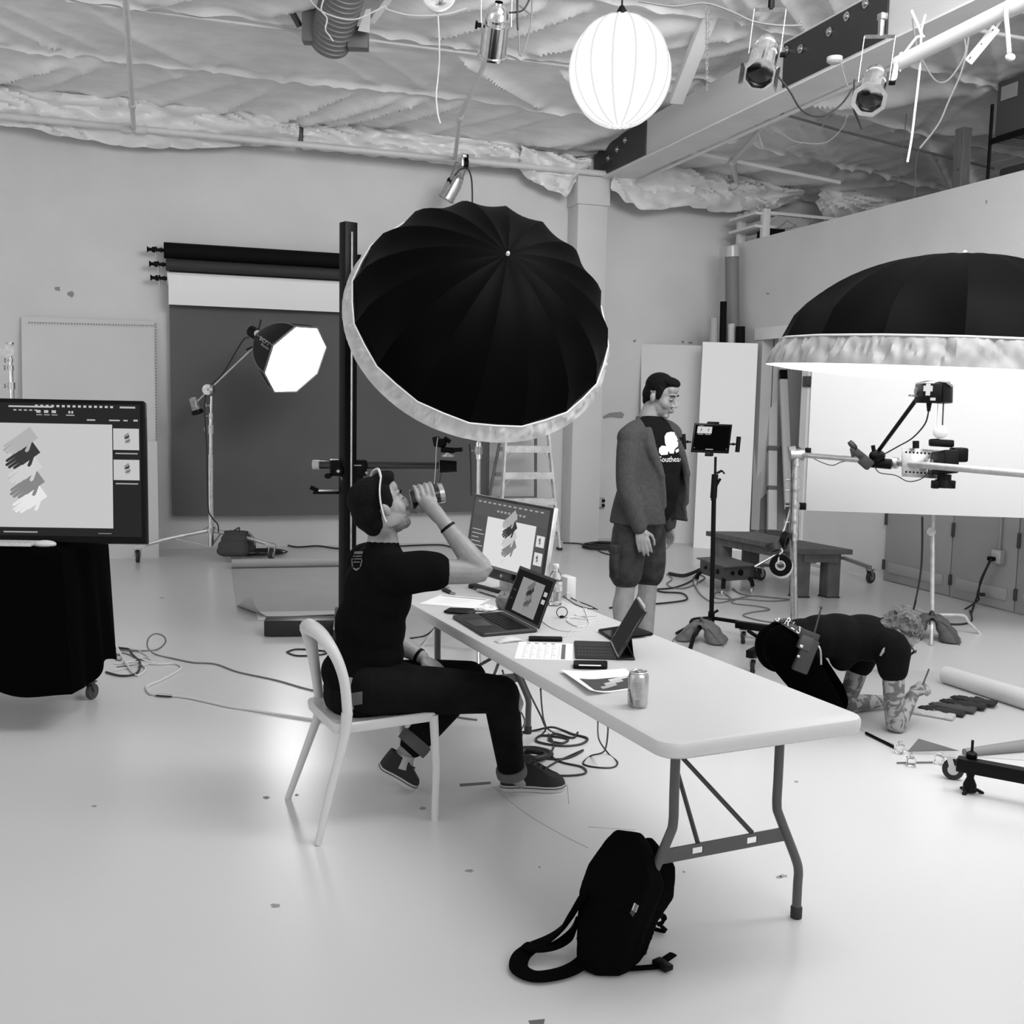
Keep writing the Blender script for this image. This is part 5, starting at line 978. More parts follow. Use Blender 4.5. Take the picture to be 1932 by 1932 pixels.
link('apron', MB().bar(A_+uu*.1+vv*.06-V((0, 0, .085)), B_-uu*.1+vv*.06-V((0, 0, .085)), .02, .08).bar(B_-uu*.06+vv*.08-V((0, 0, .085)), C_-uu*.06-vv*.08-V((0, 0, .085)), .02, .08).bar(D_+uu*.1-vv*.06-V((0, 0, .085)), C_-uu*.1-vv*.06-V((0, 0, .085)), .02, .08), wm, t)
a = [(1314, 1052), (1366, 1069), (1424, 1065), (1378, 1049)]; zt = .27; A_, B_, C_ = Z(*a[0], zt), Z(*a[1], zt), Z(*a[2], zt); D_ = A_+C_-B_
t = thing('power_pack', 'dark grey equipment box on four short bent legs with sockets', 'power pack', V(((A_+C_).x/2, (A_+C_).y/2, 0))); gm = mat('pack_grey', .05, .5, var=.2, vs=10); vs = [A_, B_, C_, D_]
link('lid', MB().add(vs+[p-V((0, 0, .012)) for p in vs], [(0, 1, 2, 3), (7, 6, 5, 4), (0, 4, 5, 1), (1, 5, 6, 2), (2, 6, 7, 3), (3, 7, 4, 0)]), mat('pack_lid', .085, .55, var=.3, vs=9), t, False)
cc = sum(vs, V())/4; v2 = [cc+(p-cc)*.86-V((0, 0, .012)) for p in vs]
link('body', MB().add(v2+[p-V((0, 0, .13)) for p in v2], [(0, 1, 2, 3), (7, 6, 5, 4), (0, 4, 5, 1), (1, 5, 6, 2), (2, 6, 7, 3), (3, 7, 4, 0)]), gm, t, False)
for k in range(4):
    p = v2[k]-V((0, 0, .13)); o = (p-cc); o.z = 0; o.normalize(); l = link('leg', MB().tube(cr([p+V((0, 0, .02))-o*.03, p+o*.015-V((0, 0, .01)), p+o*.03-V((0, 0, .06))], 4), .02, 8), BLKSAT, t)
    mw_, mf = MB(), MB(); e = p+o*.03; caster(mw_, mf, V((e.x, e.y, 0)), .028, (.7, .4)); link('wheel', mw_, PLASTIC_W, l); link('fork', mf, STEEL, l)
n = (v2[1]-v2[0]).cross(V((0, 0, 1))).normalized(); mb = MB()
if n.dot(CAM-cc) < 0: n = -n
for f, r in ((.25, .016), (.5, .02), (.75, .024)): c = v2[0].lerp(v2[1], f)-V((0, 0, .06)); mb.cyl(c-n*.005, c+n*.012, r)
n2 = (v2[2]-v2[1]).cross(V((0, 0, 1))).normalized(); n2 = n2 if n2.dot(CAM-cc) > 0 else -n2
for f, r in ((.32, .018), (.62, .028)): c = v2[1].lerp(v2[2], f)-V((0, 0, .06)); mb.cyl(c-n2*.005, c+n2*.012, r)
link('socket', mb, BLKSAT, t)['kind'] = 'stuff'
link('handle_bar', MB().tube([C_-V((0, 0, .02)), C_+AX*.17+V((0, 0, .08)), C_+AX*.3+V((0, 0, .10))], .012, 8), STEEL, t)
t = thing('rolling_stand', 'low metal stand leg with casters by the right wall', 'stand', Z(1640, 1098))
for p, q_ in ((Z(1642, 1100), Z(1590, 1052, .16)), (Z(1435, 1095), Z(1470, 1068, .14))):
    mw_, mf = MB(), MB(); top = caster(mw_, mf, p, .06, (.8, .3)); l = link('leg', MB().bar(q_, top+V((0, 0, .015)), .04, .03), mat('alu_dark', .22, .45, .5), t); link('wheel', mw_, RUBBER, l); link('fork', mf, STEEL, l)
link('crossbar', MB().bar(Z(1590, 1052, .16), Z(1470, 1068, .14), .04, .03), mat('alu_dark', .22, .45, .5), t)
tag(link('paper_tube', MB().cyl(Z(1510, 1056, .12), Z(1556, 1068, .12), .035), PAPER), 'white tube stub under the low wooden table', 'tube')
# ================================================================ glove set on the floor at right
P = [Z(1568, 1262, .003), Z(1785, 1266, .003), Z(2080, 1395, .003), Z(1965, 1436, .003), Z(1722, 1420, .003), Z(1590, 1362, .003)]
t = thing('floor_paper', 'pale grey paper spread on the floor under the kneeling man', 'paper', ctr([(1750, 1350)], 0)); fp = mat('paper_set', .50, .7)
link('sheet', MB().add(P+[p-V((0, 0, .0025)) for p in P], [tuple(range(6)), tuple(range(11, 5, -1))]+[(i, (i+1) % 6, 6+(i+1) % 6, 6+i) for i in range(6)]), fp, t, False)
c0, c1, c2 = Z(1712, 1420, .004), Z(1745, 1400, .004), Z(1810, 1418, .004); tipp = D(1733, 1395, dep(c0)-.02)
link('curled_corner', MB().grid(lambda i, j: (c0*(1-i)+c2*i)*(1-j)+((tipp*(1-i)**1.5+c2*(1-(1-i)**1.5)))*j+V((0, 0, .004)), 14, 6, .001), mat('paper_set_back', .22, .7), t)
link('rolled_edge', MB().cyl(Z(1820, 1420, .02), Z(2000, 1400, .03), .02, .04), mat('paper_set_back', .22, .7), t)
tag(link('baton', MB().tube([Z(1634, 1383, .008), Z(1690, 1411, .008)], .008, 8), BLKSAT), 'thin dark baton along the left edge of the floor paper', 'baton')
GL = [.015, .008, .02, .008, .012]; g = 'gloves laid out on the floor paper'
names_ = ['light grey glove nearest the camera on the floor paper', 'black glove second from the camera on the floor paper', 'dark grey glove in the middle of the row on the floor paper', 'black glove second from the far end of the floor row', 'black glove at the far end of the floor row']
for k in range(5):
    c = Z(1752+20*k, 1348-5.5*k, .006); e = Z(1800+20*k, 1356-5.5*k, .006); d = (e-c); a = math.atan2(d.y, d.x); t = local(thing('glove', names_[k], 'glove', c, a, g)); m = mat('glove_%d' % k, (.5, .012, .05, .008, .010)[k], .8, bump=.2, bs=120)
    pg = glove(0, 0, .24, 0); f = MB()
    def bl(poly, th, z0=.0):
        n = len(poly); cx_ = sum(p[0] for p in poly)/n; cy2 = sum(p[1] for p in poly)/n; in_ = [(cx_+(x-cx_)*.72, cy2+(y-cy2)*.72) for x, y in poly]
        return MB().add([V((x, y, z0)) for x, y in poly]+[V((x, y, z0+th*.5)) for x, y in poly]+[V((x, y, z0+th)) for x, y in in_], [tuple(range(n-1, -1, -1)), tuple(range(2*n, 3*n))]+[(i, (i+1) % n, n+(i+1) % n, n+i) for i in range(n)]+[(n+i, n+(i+1) % n, 2*n+(i+1) % n, 2*n+i) for i in range(n)])
    z0 = .003*k
    link('palm', bl(pg[0], .015, z0), m, t); 
    for p in pg[1:5]: link('finger', bl(p, .013, z0), m, t)
    link('thumb', bl(pg[5], .013, z0), m, t); link('cuff', bl([(.09, -.048), (.135, -.052), (.135, .052), (.09, .048)], .019, z0), m, t)
r0, r1 = Z(1785, 1273, .055), Z(2040, 1352, .06)
t = thing('paper_roll', 'pale paper roll lying on the floor at the right edge', 'paper', V((r0.x, r0.y, 0))); d = (r1-r0).normalized()
link('roll', MB().cyl(r0, r1, .055, .06, 28), mat('paper_pale', .6, .7), t); link('core', MB().lathe([(.02, -.004), (.03, -.004), (.03, .004), (.02, .004), (.02, -.004)], r0, basis(-d), 18, False), mat('card_core', .55, .7), t)
g = 'clear clips on the floor'
for k, (x, y, w, lab) in enumerate(((1697, 1421, .05, 'clear plastic block at the corner of the floor paper'), (1718, 1445, .05, 'clear plastic block on the bare floor with a stick under it'), (1772, 1442, .045, 'clear plastic block beside the black caster'))):
    c = Z(x, y); t = thing('plastic_block', lab, 'clip', c, group=g); q = rz(.4+k*.7)
    link('body', MB().box(c+V((0, 0, .022)), (w, w*.8, .04), q, .006), GLASS, t); link('jaw', MB().box(c+V((0, 0, .05)), (w*.8, w*.3, .018), q, .003), GLASS, t)
tag(link('pencil', MB().tube([Z(1692, 1439, .006), Z(1760, 1438, .006)], .004, 8), mat('pencil_grey', .12, .6)), 'grey pencil lying on the floor by the plastic block', 'pencil')
# ================================================================ backpack under the table
t = thing('backpack', 'slumped black backpack leaning on the table leg', 'backpack', Z(1150, 1832)); mb = MB(); BK = mat('pack_nylon', .0015, .8, bump=.35, bs=18, spec=.04)
b0 = dep(Z(1140, 1832)); q = M((AX, -AF, V((0, 0, 1)))).transposed()
mb.tube([D(x, y, b0+dd) for x, y, dd in ((1186, 1568, .14), (1184, 1590, .13), (1180, 1650, .10), (1160, 1705, .07), (1148, 1765, .03), (1143, 1815, .01), (1143, 1832, .01))], [.045, .075, .128, .125, .105, .095, .08], 7, sx=.75, sy=1.0, up=AF)
mb.tube([D(x, y, b0+dd) for x, y, dd in ((1215, 1590, .18), (1245, 1640, .20), (1240, 1680, .18), (1210, 1720, .12), (1190, 1780, .06), (1180, 1826, .04))], [.035, .058, .06, .062, .06, .04], 6, sx=.9, sy=1.0, up=AF)
mb.v = [p if p.z > .004 else V((p.x, p.y, .004)) for p in mb.v]; fuse('body', mb, BK, t, .010, 3)
def strap(pts, w, th, nm='strap', m=BK, up=None):
    P_ = cr([Z(x, y, z) for x, y, z in pts], 6); link(nm, MB().tube(P_, 1, 10, sx=th, sy=w, up=up or (0, 0, 1)), m, t)
strap([(1100, 1690, .22), (1085, 1715, .17), (1062, 1750, .10), (1030, 1775, .05), (1000, 1790, .03), (982, 1806, .02), (980, 1828, .015), (1008, 1842, .012), (1050, 1838, .012), (1085, 1825, .014), (1115, 1800, .04)], .030, .008, 'shoulder_strap')
strap([(1090, 1735, .12), (1075, 1765, .07), (1045, 1785, .05), (1010, 1790, .04), (990, 1783, .04)], .022, .007, 'shoulder_strap')
strap([(1170, 1828, .015), (1210, 1826, .012), (1245, 1822, .012), (1253, 1812, .02), (1270, 1800, .02)], .014, .004)
link('buckle', MB().box(Z(1250, 1820, .016), (.035, .06, .018), rz(.3), .004), BLKSAT, t)
strap([(1225, 1730, .06), (1245, 1745, .03), (1255, 1757, .012), (1232, 1752, .012)], .012, .004); strap([(1235, 1735, .10), (1250, 1725, .09), (1252, 1738, .06), (1240, 1745, .05)], .010, .004, 'loop')
link('logo_patch', MB().grid(lambda i, j: D(1188+10*i+6*j, 1722-16*i+8*j, b0-.055), 3, 3), mat('patch', .03, .6), t)
for k in range(3): link('patch_stripe', MB().tube([D(1193+k*3, 1717+k*2, b0-.06), D(1198+k*3, 1704+k*2, b0-.06)], .0025, 5), mat('patch_%d' % k, (.5, .2, .35)[k], .6), t)
# ================================================================ chair
t = thing('side_chair', 'white plastic side chair with open arched back', 'chair', Z(700, 1540)); CW = mat('chair_white', .6, .4, bump=.03, bs=60)
arch = [(604, 1335, 4.38), (598, 1285, 4.38), (590, 1232, 4.37), (583, 1195, 4.35), (581, 1183, 4.27), (590, 1186, 4.14), (607, 1199, 4.06), (626, 1225, 4.0), (641, 1256, 3.98), (651, 1294, 3.97), (656, 1350, 3.965)]
ap = cr([Y(*p) for p in arch], 6); n = len(ap); link('backrest', MB().tube(ap, [.020+.014*math.sin(PI*min(1, (i/(n-1))**.8))**4 for i in range(n)], 12), CW, t)
for nm, pts in (('leg', [(600, 1592, 3.906), (622, 1500, 3.935), (648, 1400, 3.96), (655, 1345, 3.965)]), ('leg', [(543, 1507, 4.411), (575, 1420, 4.40), (600, 1350, 4.385), (604, 1330, 4.38)])):
    P_ = cr([Y(*p) for p in pts], 5); P_[0].z = .0; link(nm, MB().tube(P_, [.0135+.010*i/len(P_) for i in range(len(P_))], 12), CW, t)
S = [V((.655, 3.965, .445)), V((1.085, 4.015, .455)), V((1.03, 4.44, .455)), V((.60, 4.385, .445))]
fr_, fl_ = Z(820, 1547), V((1.035, 4.46, 0))
link('leg', MB().tube([fr_, fr_.lerp(S[1], .5)+V((-.003, 0, 0)), S[1]+V((-.02, .015, -.02))], [.0145, .016, .019], 12), CW, t)
link('leg', MB().tube([fl_, fl_.lerp(S[2], .5), S[2]+V((-.02, -.015, -.02))], [.0145, .016, .019], 12), CW, t)
mb = MB(); rg = []
def rnd4(S, ins, dz, r=.05):
    c = sum(S, V())/4; out = []
    for i in range(4):
        p = S[i]+(c-S[i]).normalized()*ins; a, b = (S[i-1]-S[i]).normalized(), (S[(i+1) % 4]-S[i]).normalized()
        for k in range(6): u = k/5; out.append((p+a*r)*(1-u)**2+p*2*u*(1-u)+(p+b*r)*u*u+V((0, 0, dz)))
    return out
for ins, dz in ((.03, -.045), (.006, -.04), (0, -.02), (0, -.006), (.008, 0), (.06, -.004), (.16, -.014)): rg.append(rnd4(S, ins, dz))
n = len(rg[0]); link('seat', mb.add([p for g_ in rg for p in g_], [(i*n+j, i*n+(j+1) % n, (i+1)*n+(j+1) % n, (i+1)*n+j) for i in range(len(rg)-1) for j in range(n)]+[tuple((len(rg)-1)*n+j for j in range(n)), tuple(range(n-1, -1, -1))]), CW, t)
# ================================================================ cables and bits under the table
fwire('long black cable tangled in loops on the floor under the table', [(982, 1382), (1010, 1378), (1040, 1372, .02), (1062, 1378), (1080, 1385), (1108, 1393), (1098, 1403), (1070, 1407), (1040, 1405), (1012, 1398), (1020, 1388), (1050, 1390), (1072, 1395), (1060, 1402), (1036, 1396), (1046, 1384), (1080, 1392), (1090, 1382)], .006, CABLE_B)
fwire('thin black cable with two big loops below the table', [(1128, 1362, .30), (1130, 1395, .10), (1148, 1422), (1165, 1438), (1155, 1448), (1120, 1447), (1100, 1440), (1115, 1426), (1140, 1417, .10), (1147, 1380, .25), (1145, 1362, .32)], .004, CABLE_B)
fwire('black cable sweeping in a wide loop toward the shoe', [(985, 1420), (1020, 1430), (1060, 1432), (1085, 1425), (1100, 1415), (1070, 1428), (1045, 1440), (1030, 1452), (1045, 1462), (1080, 1463), (1105, 1458), (1098, 1447), (1060, 1438), (1040, 1425), (1045, 1405), (1035, 1385)], .005, CABLE_B)
tag(link('cable_coil', MB().tube(cr([Z(x, y, z) for x, y, z in ((985, 1412, .01), (1010, 1412, .01), (1035, 1418, .012), (1038, 1426, .012), (1010, 1432, .012), (985, 1430, .015), (980, 1420, .02), (1005, 1418, .03), (1030, 1424, .03), (1010, 1430, .03), (985, 1426, .03), (990, 1416, .04), (1020, 1419, .04))], 6), .012, 8), CABLE_B), 'thick black coiled extension cable behind the heel', 'cable')
for lab, pts in (('grey cable hanging from the table hinge to the floor', [(948, 1265, .55), (958, 1300, .40), (965, 1345, .25), (985, 1385, .05), (975, 1395)]), ('black cable hanging from the far table leg to the floor', [(985, 1275, .55), (1000, 1310, .35), (1020, 1350, .16), (1030, 1372, .04), (1050, 1385)]), ('second black cable hanging beside the far table leg', [(1020, 1300, .5), (1022, 1330, .3), (1025, 1355, .15), (1030, 1375, .03), (1020, 1388)]), ('grey cord draping down past the man knee', [(960, 1290, .5), (970, 1320, .35), (990, 1360, .15), (980, 1380, .02)])): wire(lab, pts, .0045, CABLE_B if 'black' in lab else CABLE_G, z=0, n=6)
fwire('white cable trailing across the floor below the chair seat', [(640, 1362), (760, 1352), (835, 1346), (870, 1354), (900, 1358)], .005, CABLE_G)
wire('black cables running behind the chair under the table', [(770, 1205), (800, 1200), (815, 1190, .05), (823, 1180, .1)], .006, CABLE_B, z=0, n=6)
for lab, px in (('flat grey tape strip on the floor by the shoe', [(867, 1479), (926, 1475), (926, 1479), (868, 1484)]), ('grey smudge of tape on the floor at bottom edge', [(997, 1926), (1028, 1923), (1026, 1932), (1000, 1932)])): tag(link('tape_strip', plate(px, .0005, .001), mat('tape_dark2', .12, .6), None, False), lab, 'tape')
fl = bpy.data.objects['floor']
for k, (x, y, w, h) in enumerate(((519, 1709, 9, 4), (502, 1505, 6, 3), (178, 1521, 5, 2), (886, 1643, 8, 3), (798, 1525, 7, 3), (1478, 1653, 8, 3), (1290, 1645, 3, 2), (1502, 1475, 4, 2), (305, 1128, 4, 1), (1018, 1636, 2, 2), (1470, 1655, 6, 3), (560, 1500, 4, 2), (780, 1475, 6, 2))):
    link('paint_chip', MB().prism([((Z(x+w*math.cos(q*PI/5)*(1+.3*math.sin(q*2.3+k)), y+h*math.sin(q*PI/5)*(1+.3*math.sin(q*3.1+k)))).x, (Z(x+w*math.cos(q*PI/5)*(1+.3*math.sin(q*2.3+k)), y+h*math.sin(q*PI/5)*(1+.3*math.sin(q*3.1+k)))).y) for q in range(10)], .0006), mat('chip_grey', .28, .7), fl, False)
for pts in ([(930, 1484), (960, 1510), (1000, 1540), (1060, 1575), (1110, 1600)], [(1110, 1560), (1150, 1563), (1200, 1566)], [(1070, 1480), (1072, 1500), (1073, 1517)]):
    link('scratch', MB().tube(cr([Z(x, y, .0004) for x, y in pts], 5), .0016, 4), mat('scratch_grey', .38, .6), fl)
# ================================================================ loft above the right wall
t = thing('coat_rack', 'white wooden rack with wire hangers on the loft edge', 'rack', X(1440, 440, 6.95)); xx = 7.0
def lx(x, y, v=7.0): return X(x, y, v)
zb = WT
rk = [lx(1398, 432), lx(1438, 414), lx(1560, 425)]
for x in (1398, 1443): p = lx(x, 440); link('post', MB().box((p.x, p.y, (zb+4.05)/2), (.09, .08, .34+.0), None, .004), WHITE, t)
p, q_ = lx(1395, 432), lx(1445, 418); link('shelf', MB().bar((p.x, p.y, 3.99), (q_.x, q_.y, 3.99), .3, .03).bar((p.x, p.y, 3.84), (q_.x, q_.y, 3.84), .3, .03), WHITE, t)
p = lx(1445, 418); q_ = lx(1620, 428); link('rail', MB().bar((p.x, p.y, 4.0), (p.x+1.9, p.y+.05, 4.0), .05, .035), WHITE, t)
for k in range(9):
    c = V((p.x+.12+.17*k, p.y, 3.98)); link('hanger', MB().tube([c+V((0, 0, .03)), c+V((.02, .0, .0)), c+V((0, 0, -.05)), c+V((.03, -.17, -.14)), c+V((-.03, .17, -.14)), c+V((0, 0, -.05))], .004, 5), STEEL if k % 2 else PLASTIC_W, t)
link('box', MB().box((p.x+.15, p.y+.12, 3.77), (.2, .3, .1)), BLKSAT, t)
for k, (x, s) in enumerate(((1405, .05), (1418, .06), (1430, .05))): q_ = lx(x, 420); link('folded_cloth', MB().box((q_.x, q_.y, 4.03), (.2, .09, s), rz(.1*k), .015), mat('cloth_pale', .5, .8), t)
pp = X(1815, 300, 7.6); t = thing('wooden_post', 'upright timber post on the loft by the shelving', 'post', (pp.x, pp.y, WT)); link('timber', MB().box((pp.x, pp.y, (WT+4.45)/2), (.11, .11, 4.45-WT)), mat('timber', .13, .7, var=.2, vs=8, stretch=(4, 4, .6)), t); link('bolt', MB().ell((pp.x-.055, pp.y-.02, 4.05), .012, None, 8, 6), DGREY, t)
t = thing('wire_shelf', 'black wire shelving unit on the loft at top right', 'shelf', X(1890, 300, 7.9)); a, b = X(1868, 268, 7.7), X(1960, 240, 7.7); zs_ = a.z
link('shelf_rail', MB().bar((a.x, a.y, zs_), (a.x, a.y-1.6, zs_), .03, .05).bar((a.x+.5, a.y, zs_), (a.x+.5, a.y-1.6, zs_), .03, .05), BLKSAT, t); mb = MB()
for k in range(24): mb.box((a.x+.25, a.y-.03-.065*k, zs_-.01), (.5, .008, .008))
link('wire', mb, STEEL, t)['kind'] = 'stuff'
for dx, dy in ((0, 0), (.5, 0), (0, -1.5), (.5, -1.5)): link('upright', MB().cyl((a.x+dx, a.y+dy, WT), (a.x+dx, a.y+dy, zs_+.35), .016, None, 8), BLKSAT, t)
tag(link('cardboard_box', MB().box((a.x+.24, a.y-.62, zs_+.03+.26), (.46, 1.15, .50), None, .006), mat('cardboard_dark', .07, .7)), 'big dark cardboard box on the loft shelf', 'box')
bx = bpy.data.objects['cardboard_box']; link('label', MB().box((a.x+.005, a.y-.2, zs_+.42), (.006, .2, .13)), mat('card_label', .3, .6), bx)
tag(link('dark_bin', MB().box((a.x+.24, a.y-.4, WT+.16), (.42, .6, .3), None, .03), mat('bin_dark', .03, .6)), 'dark bin under the loft shelf', 'bin')
tag(link('storage_box', MB().box((a.x+.24, a.y-.95, WT+.18), (.42, .35, .34), None, .01), mat('bin_grey', .2, .6)), 'pale storage box beside the dark bin on the loft', 'box')
# ================================================================ overhead duct, hanging tube and cords
d0, d1 = D(622, 82, 9.0), D(668, -90, 8.2); t = thing('air_duct', 'round grey spiral air duct hanging from the ceiling', 'duct', d0); n = (d1-d0).normalized(); L = (d1-d0).length; B = basis(n); prof = []
for k in range(int(L/.05)): prof += [(.168, .05*k), (.168, .05*k+.036), (.176, .05*k+.042), (.168, .05*k+.049)]
DM = mat('duct_grey', .16, .5, .2); link('tube', MB().lathe(prof, d0, B, 32, False), DM, t); link('inner', MB().lathe([(.16, .01), (.16, L)], d0, B, 24, False), DM, t)
for (x, y, w_, h_) in ((586, 42, .13, .34), (676, 74, .17, .17)): link('bracket', MB().box(D(x, y, 8.9), (w_, .12, h_), rz(-.3), .004), mat('bracket_grey', .13, .5), t)
link('arm', MB().bar(D(566, 50, 8.95), D(530, -15, 8.8), .05, .03), DGREY, t)
t = tag(link('light_fitting', MB().add([D(675, 58, 8.7), D(697, 62, 8.7), D(700, 16, 8.7), D(690, 18, 8.7)]+[D(675, 58, 8.8), D(697, 62, 8.8), D(700, 16, 8.8), D(690, 18, 8.8)], [(0, 1, 2, 3), (7, 6, 5, 4), (0, 4, 5, 1), (1, 5, 6, 2), (2, 6, 7, 3), (3, 7, 4, 0)]), PLASTIC_W, None, False), 'small white tapered fitting beside the air duct', 'fitting')
tag(link('batten', MB().bar(D(700, 40, 8.9), D(740, -15, 8.6), .06, .04), WHITE), 'white diagonal batten above the tapered fitting', 'batten')
def ceil_dep(x, y):
    d = 4.
    while d < 14 and D(x, y, d).z < ceil0(D(x, y, d).x, D(x, y, d).y)-.06: d += .05
    return d
def cord(label, pts, d, r, m, name='cord'): return tag(link(name, MB().tube(cr([D(x, y, (d if len(q) < 3 else q[2])) for q in pts for x, y in [q[:2]]], 6), r, 6), m), label, 'cord')
cord('white cord sagging from the duct past the cable bundle', [(585, 0), (605, 20), (640, 34), (672, 36), (705, 22), (726, 12), (732, 18), (770, 28), (815, 29), (850, 25), (880, 15)], 8.4, .006, CABLE_W)
cord('knotted white cord dangling in front of the air duct', [(612, -5), (606, 18), (617, 35), (614, 55), (622, 68), (629, 78)], 8.3, .006, CABLE_W)
cord('long white string hanging from the cable bundle', [(826, 25), (828, 60), (829, 110), (826, 150), (823, 180), (826, 215), (831, 233)], 7.4, .006, CABLE_W)
t = thing('cable_bundle', 'coiled white cables hanging at the top beside the spotlight', 'cable', D(830, 0, 7.4))
for k in range(7):
    w_ = 30-3.2*k; yb = 24-2.5*k; link('strand', MB().tube(cr([D(826-w_+k, -25, 7.4+.02*k), D(826-w_*.75+k, 0+yb*.3, 7.4), D(828, yb-3, 7.36+.03*k), D(830+w_*.75, yb*.3, 7.4), D(832+w_, -25, 7.4)], 5), .012, 6), CABLE_W, t)
cord('grey wire draped under the beam from the brace', [(1205, 2), (1270, 12), (1330, 6), (1380, 22), (1420, 40), (1470, 48), (1512, 48)], 7.0, .008, CABLE_G)
t = thing('hanging_chain', 'long steel chain hanging right of the paper lantern', 'chain', D(1335, 90, 7.2)); mb = MB()
for s, (x0, y0, x1, y1) in enumerate(((1338, 5, 1334, 172), (1332, 8, 1333, 150))):
    for k in range(30):
        f = (k+.5)/30; c = D(x0+(x1-x0)*f, y0+(y1-y0)*f, 7.2); mb.tube([c+V((0, 0, .013))+AX*0, c+(AX if k % 2 else AF)*.007, c-V((0, 0, .013)), c-(AX if k % 2 else AF)*.007], .0028, 4, True)
link('links', mb, STEEL, t)['kind'] = 'stuff'
r0, r1 = D(1694, 120, 6.3), D(1960, -12, 5.5); t = thing('paper_tube', 'long white tube slung on ropes at the upper right', 'tube', r0)
link('tube', MB().cyl(r0, r1, .043, None, 24), mat('tube_slung', .62, .5), t)
f_ = lambda k: r0.lerp(r1, k)
link('rope', MB().tube(cr([D(1720, 20, 6.3), D(1738, 65, 6.25), D(1728, 72, 6.25), D(1700, 108, 6.25), f_(.02)+V((0, 0, .05)), f_(.02)-V((0, 0, .05)), f_(.03)+V((0, 0, .05)), D(1690, 122, 6.22), D(1684, 148, 6.22), D(1683, 150, 6.22), D(1690, 146, 6.22), D(1692, 122, 6.22)], 5), .008, 6), CABLE_W, t)
link('rope', MB().tube(cr([D(1746, 28, 6.2), D(1738, 60, 6.2), D(1744, 70, 6.2)], 5), .007, 6), CABLE_W, t)
link('rope', MB().tube(cr([D(1905, -10, 5.6), D(1898, 20, 5.6), D(1901, 60, 5.6), D(1904, 100, 5.6)], 5), .012, 6).ell(D(1906, 108, 5.6), (.03, .02, .02)), CABLE_W, t)
cord('bright white hanging cord ending above the loft wall', [(1738, 66), (1736, 120), (1732, 160), (1726, 210), (1720, 260), (1712, 306)], 6.2, .007, CABLE_W)
cord('grey cable sagging under the slung tube', [(1722, 35), (1730, 90), (1752, 135), (1770, 155), (1790, 150), (1812, 120), (1822, 95), (1818, 60), (1820, 42), (1828, 50), (1824, 95), (1812, 140), (1790, 190), (1770, 235), (1735, 280)], 6.6, .006, CABLE_G)
t = thing('power_strip', 'white power strip dangling from the slung tube', 'power strip', D(1855, 80, 5.9)); a, b = D(1826, 118, 5.95), D(1880, 52, 5.85); q = frame(b-a, AF)
link('body', MB().box((a+b)/2, (.05, .03, (b-a).length), q, .006), PLASTIC_W, t); mb = MB()
for f in (.08, .12, .5, .55, .9): mb.ell(a.lerp(b, f)-AF*.016+AX*.01*(1 if f*100 % 2 else -1), .004, None, 6, 4)
link('screw', mb, DGREY, t)['kind'] = 'stuff'; link('cord', MB().tube(cr([b, D(1890, 35, 5.8), D(1896, 10, 5.7)], 4), .006, 6), CABLE_W, t)
for k, (lab, pts) in enumerate((('white cord loop hanging below the beam near the branch pipe', [(1418, 200), (1422, 220), (1432, 255), (1440, 280)]), ('thin white cord sagging under the right ceiling', [(1440, 200), (1455, 232), (1490, 262), (1520, 270), (1560, 268), (1590, 240), (1598, 215)]), ('white cord crossing below the right ceiling slope', [(1570, 215), (1545, 245), (1512, 270), (1480, 282)]), ('dark rod hanging beside the octagonal spotlight', [(1710, 215), (1706, 260), (1700, 300), (1695, 345)]), ('grey cord hanging right of the dark rod', [(1790, 190), (1770, 240), (1738, 278), (1729, 300), (1727, 340), (1725, 380)]), ('thin white cord at the upper right corner', [(1820, -5), (1805, 30), (1795, 55), (1770, 60)]), ('grey cord dangling from the beam to the octagonal light', [(1586, 115), (1592, 140), (1600, 165)]))):
    x_, y_ = pts[0]; dd_ = dep(X(x_, y_, 5.52)) if k < 2 else (6.6 if k == 6 else ceil_dep(x_, y_))
    cord(lab, pts, dd_, .0035*max(1, dd_/7.6), mat('cord_grey', .4, .6) if 'white' in lab else CABLE_G)
tag(link('smoke_detector', MB().lathe([(.06, 0), (.06, -.03), (.04, -.045), (0, -.045)], Z(1575, 108, 4.352), None, 16), PLASTIC_W), 'small round white detector under the beam', 'detector')
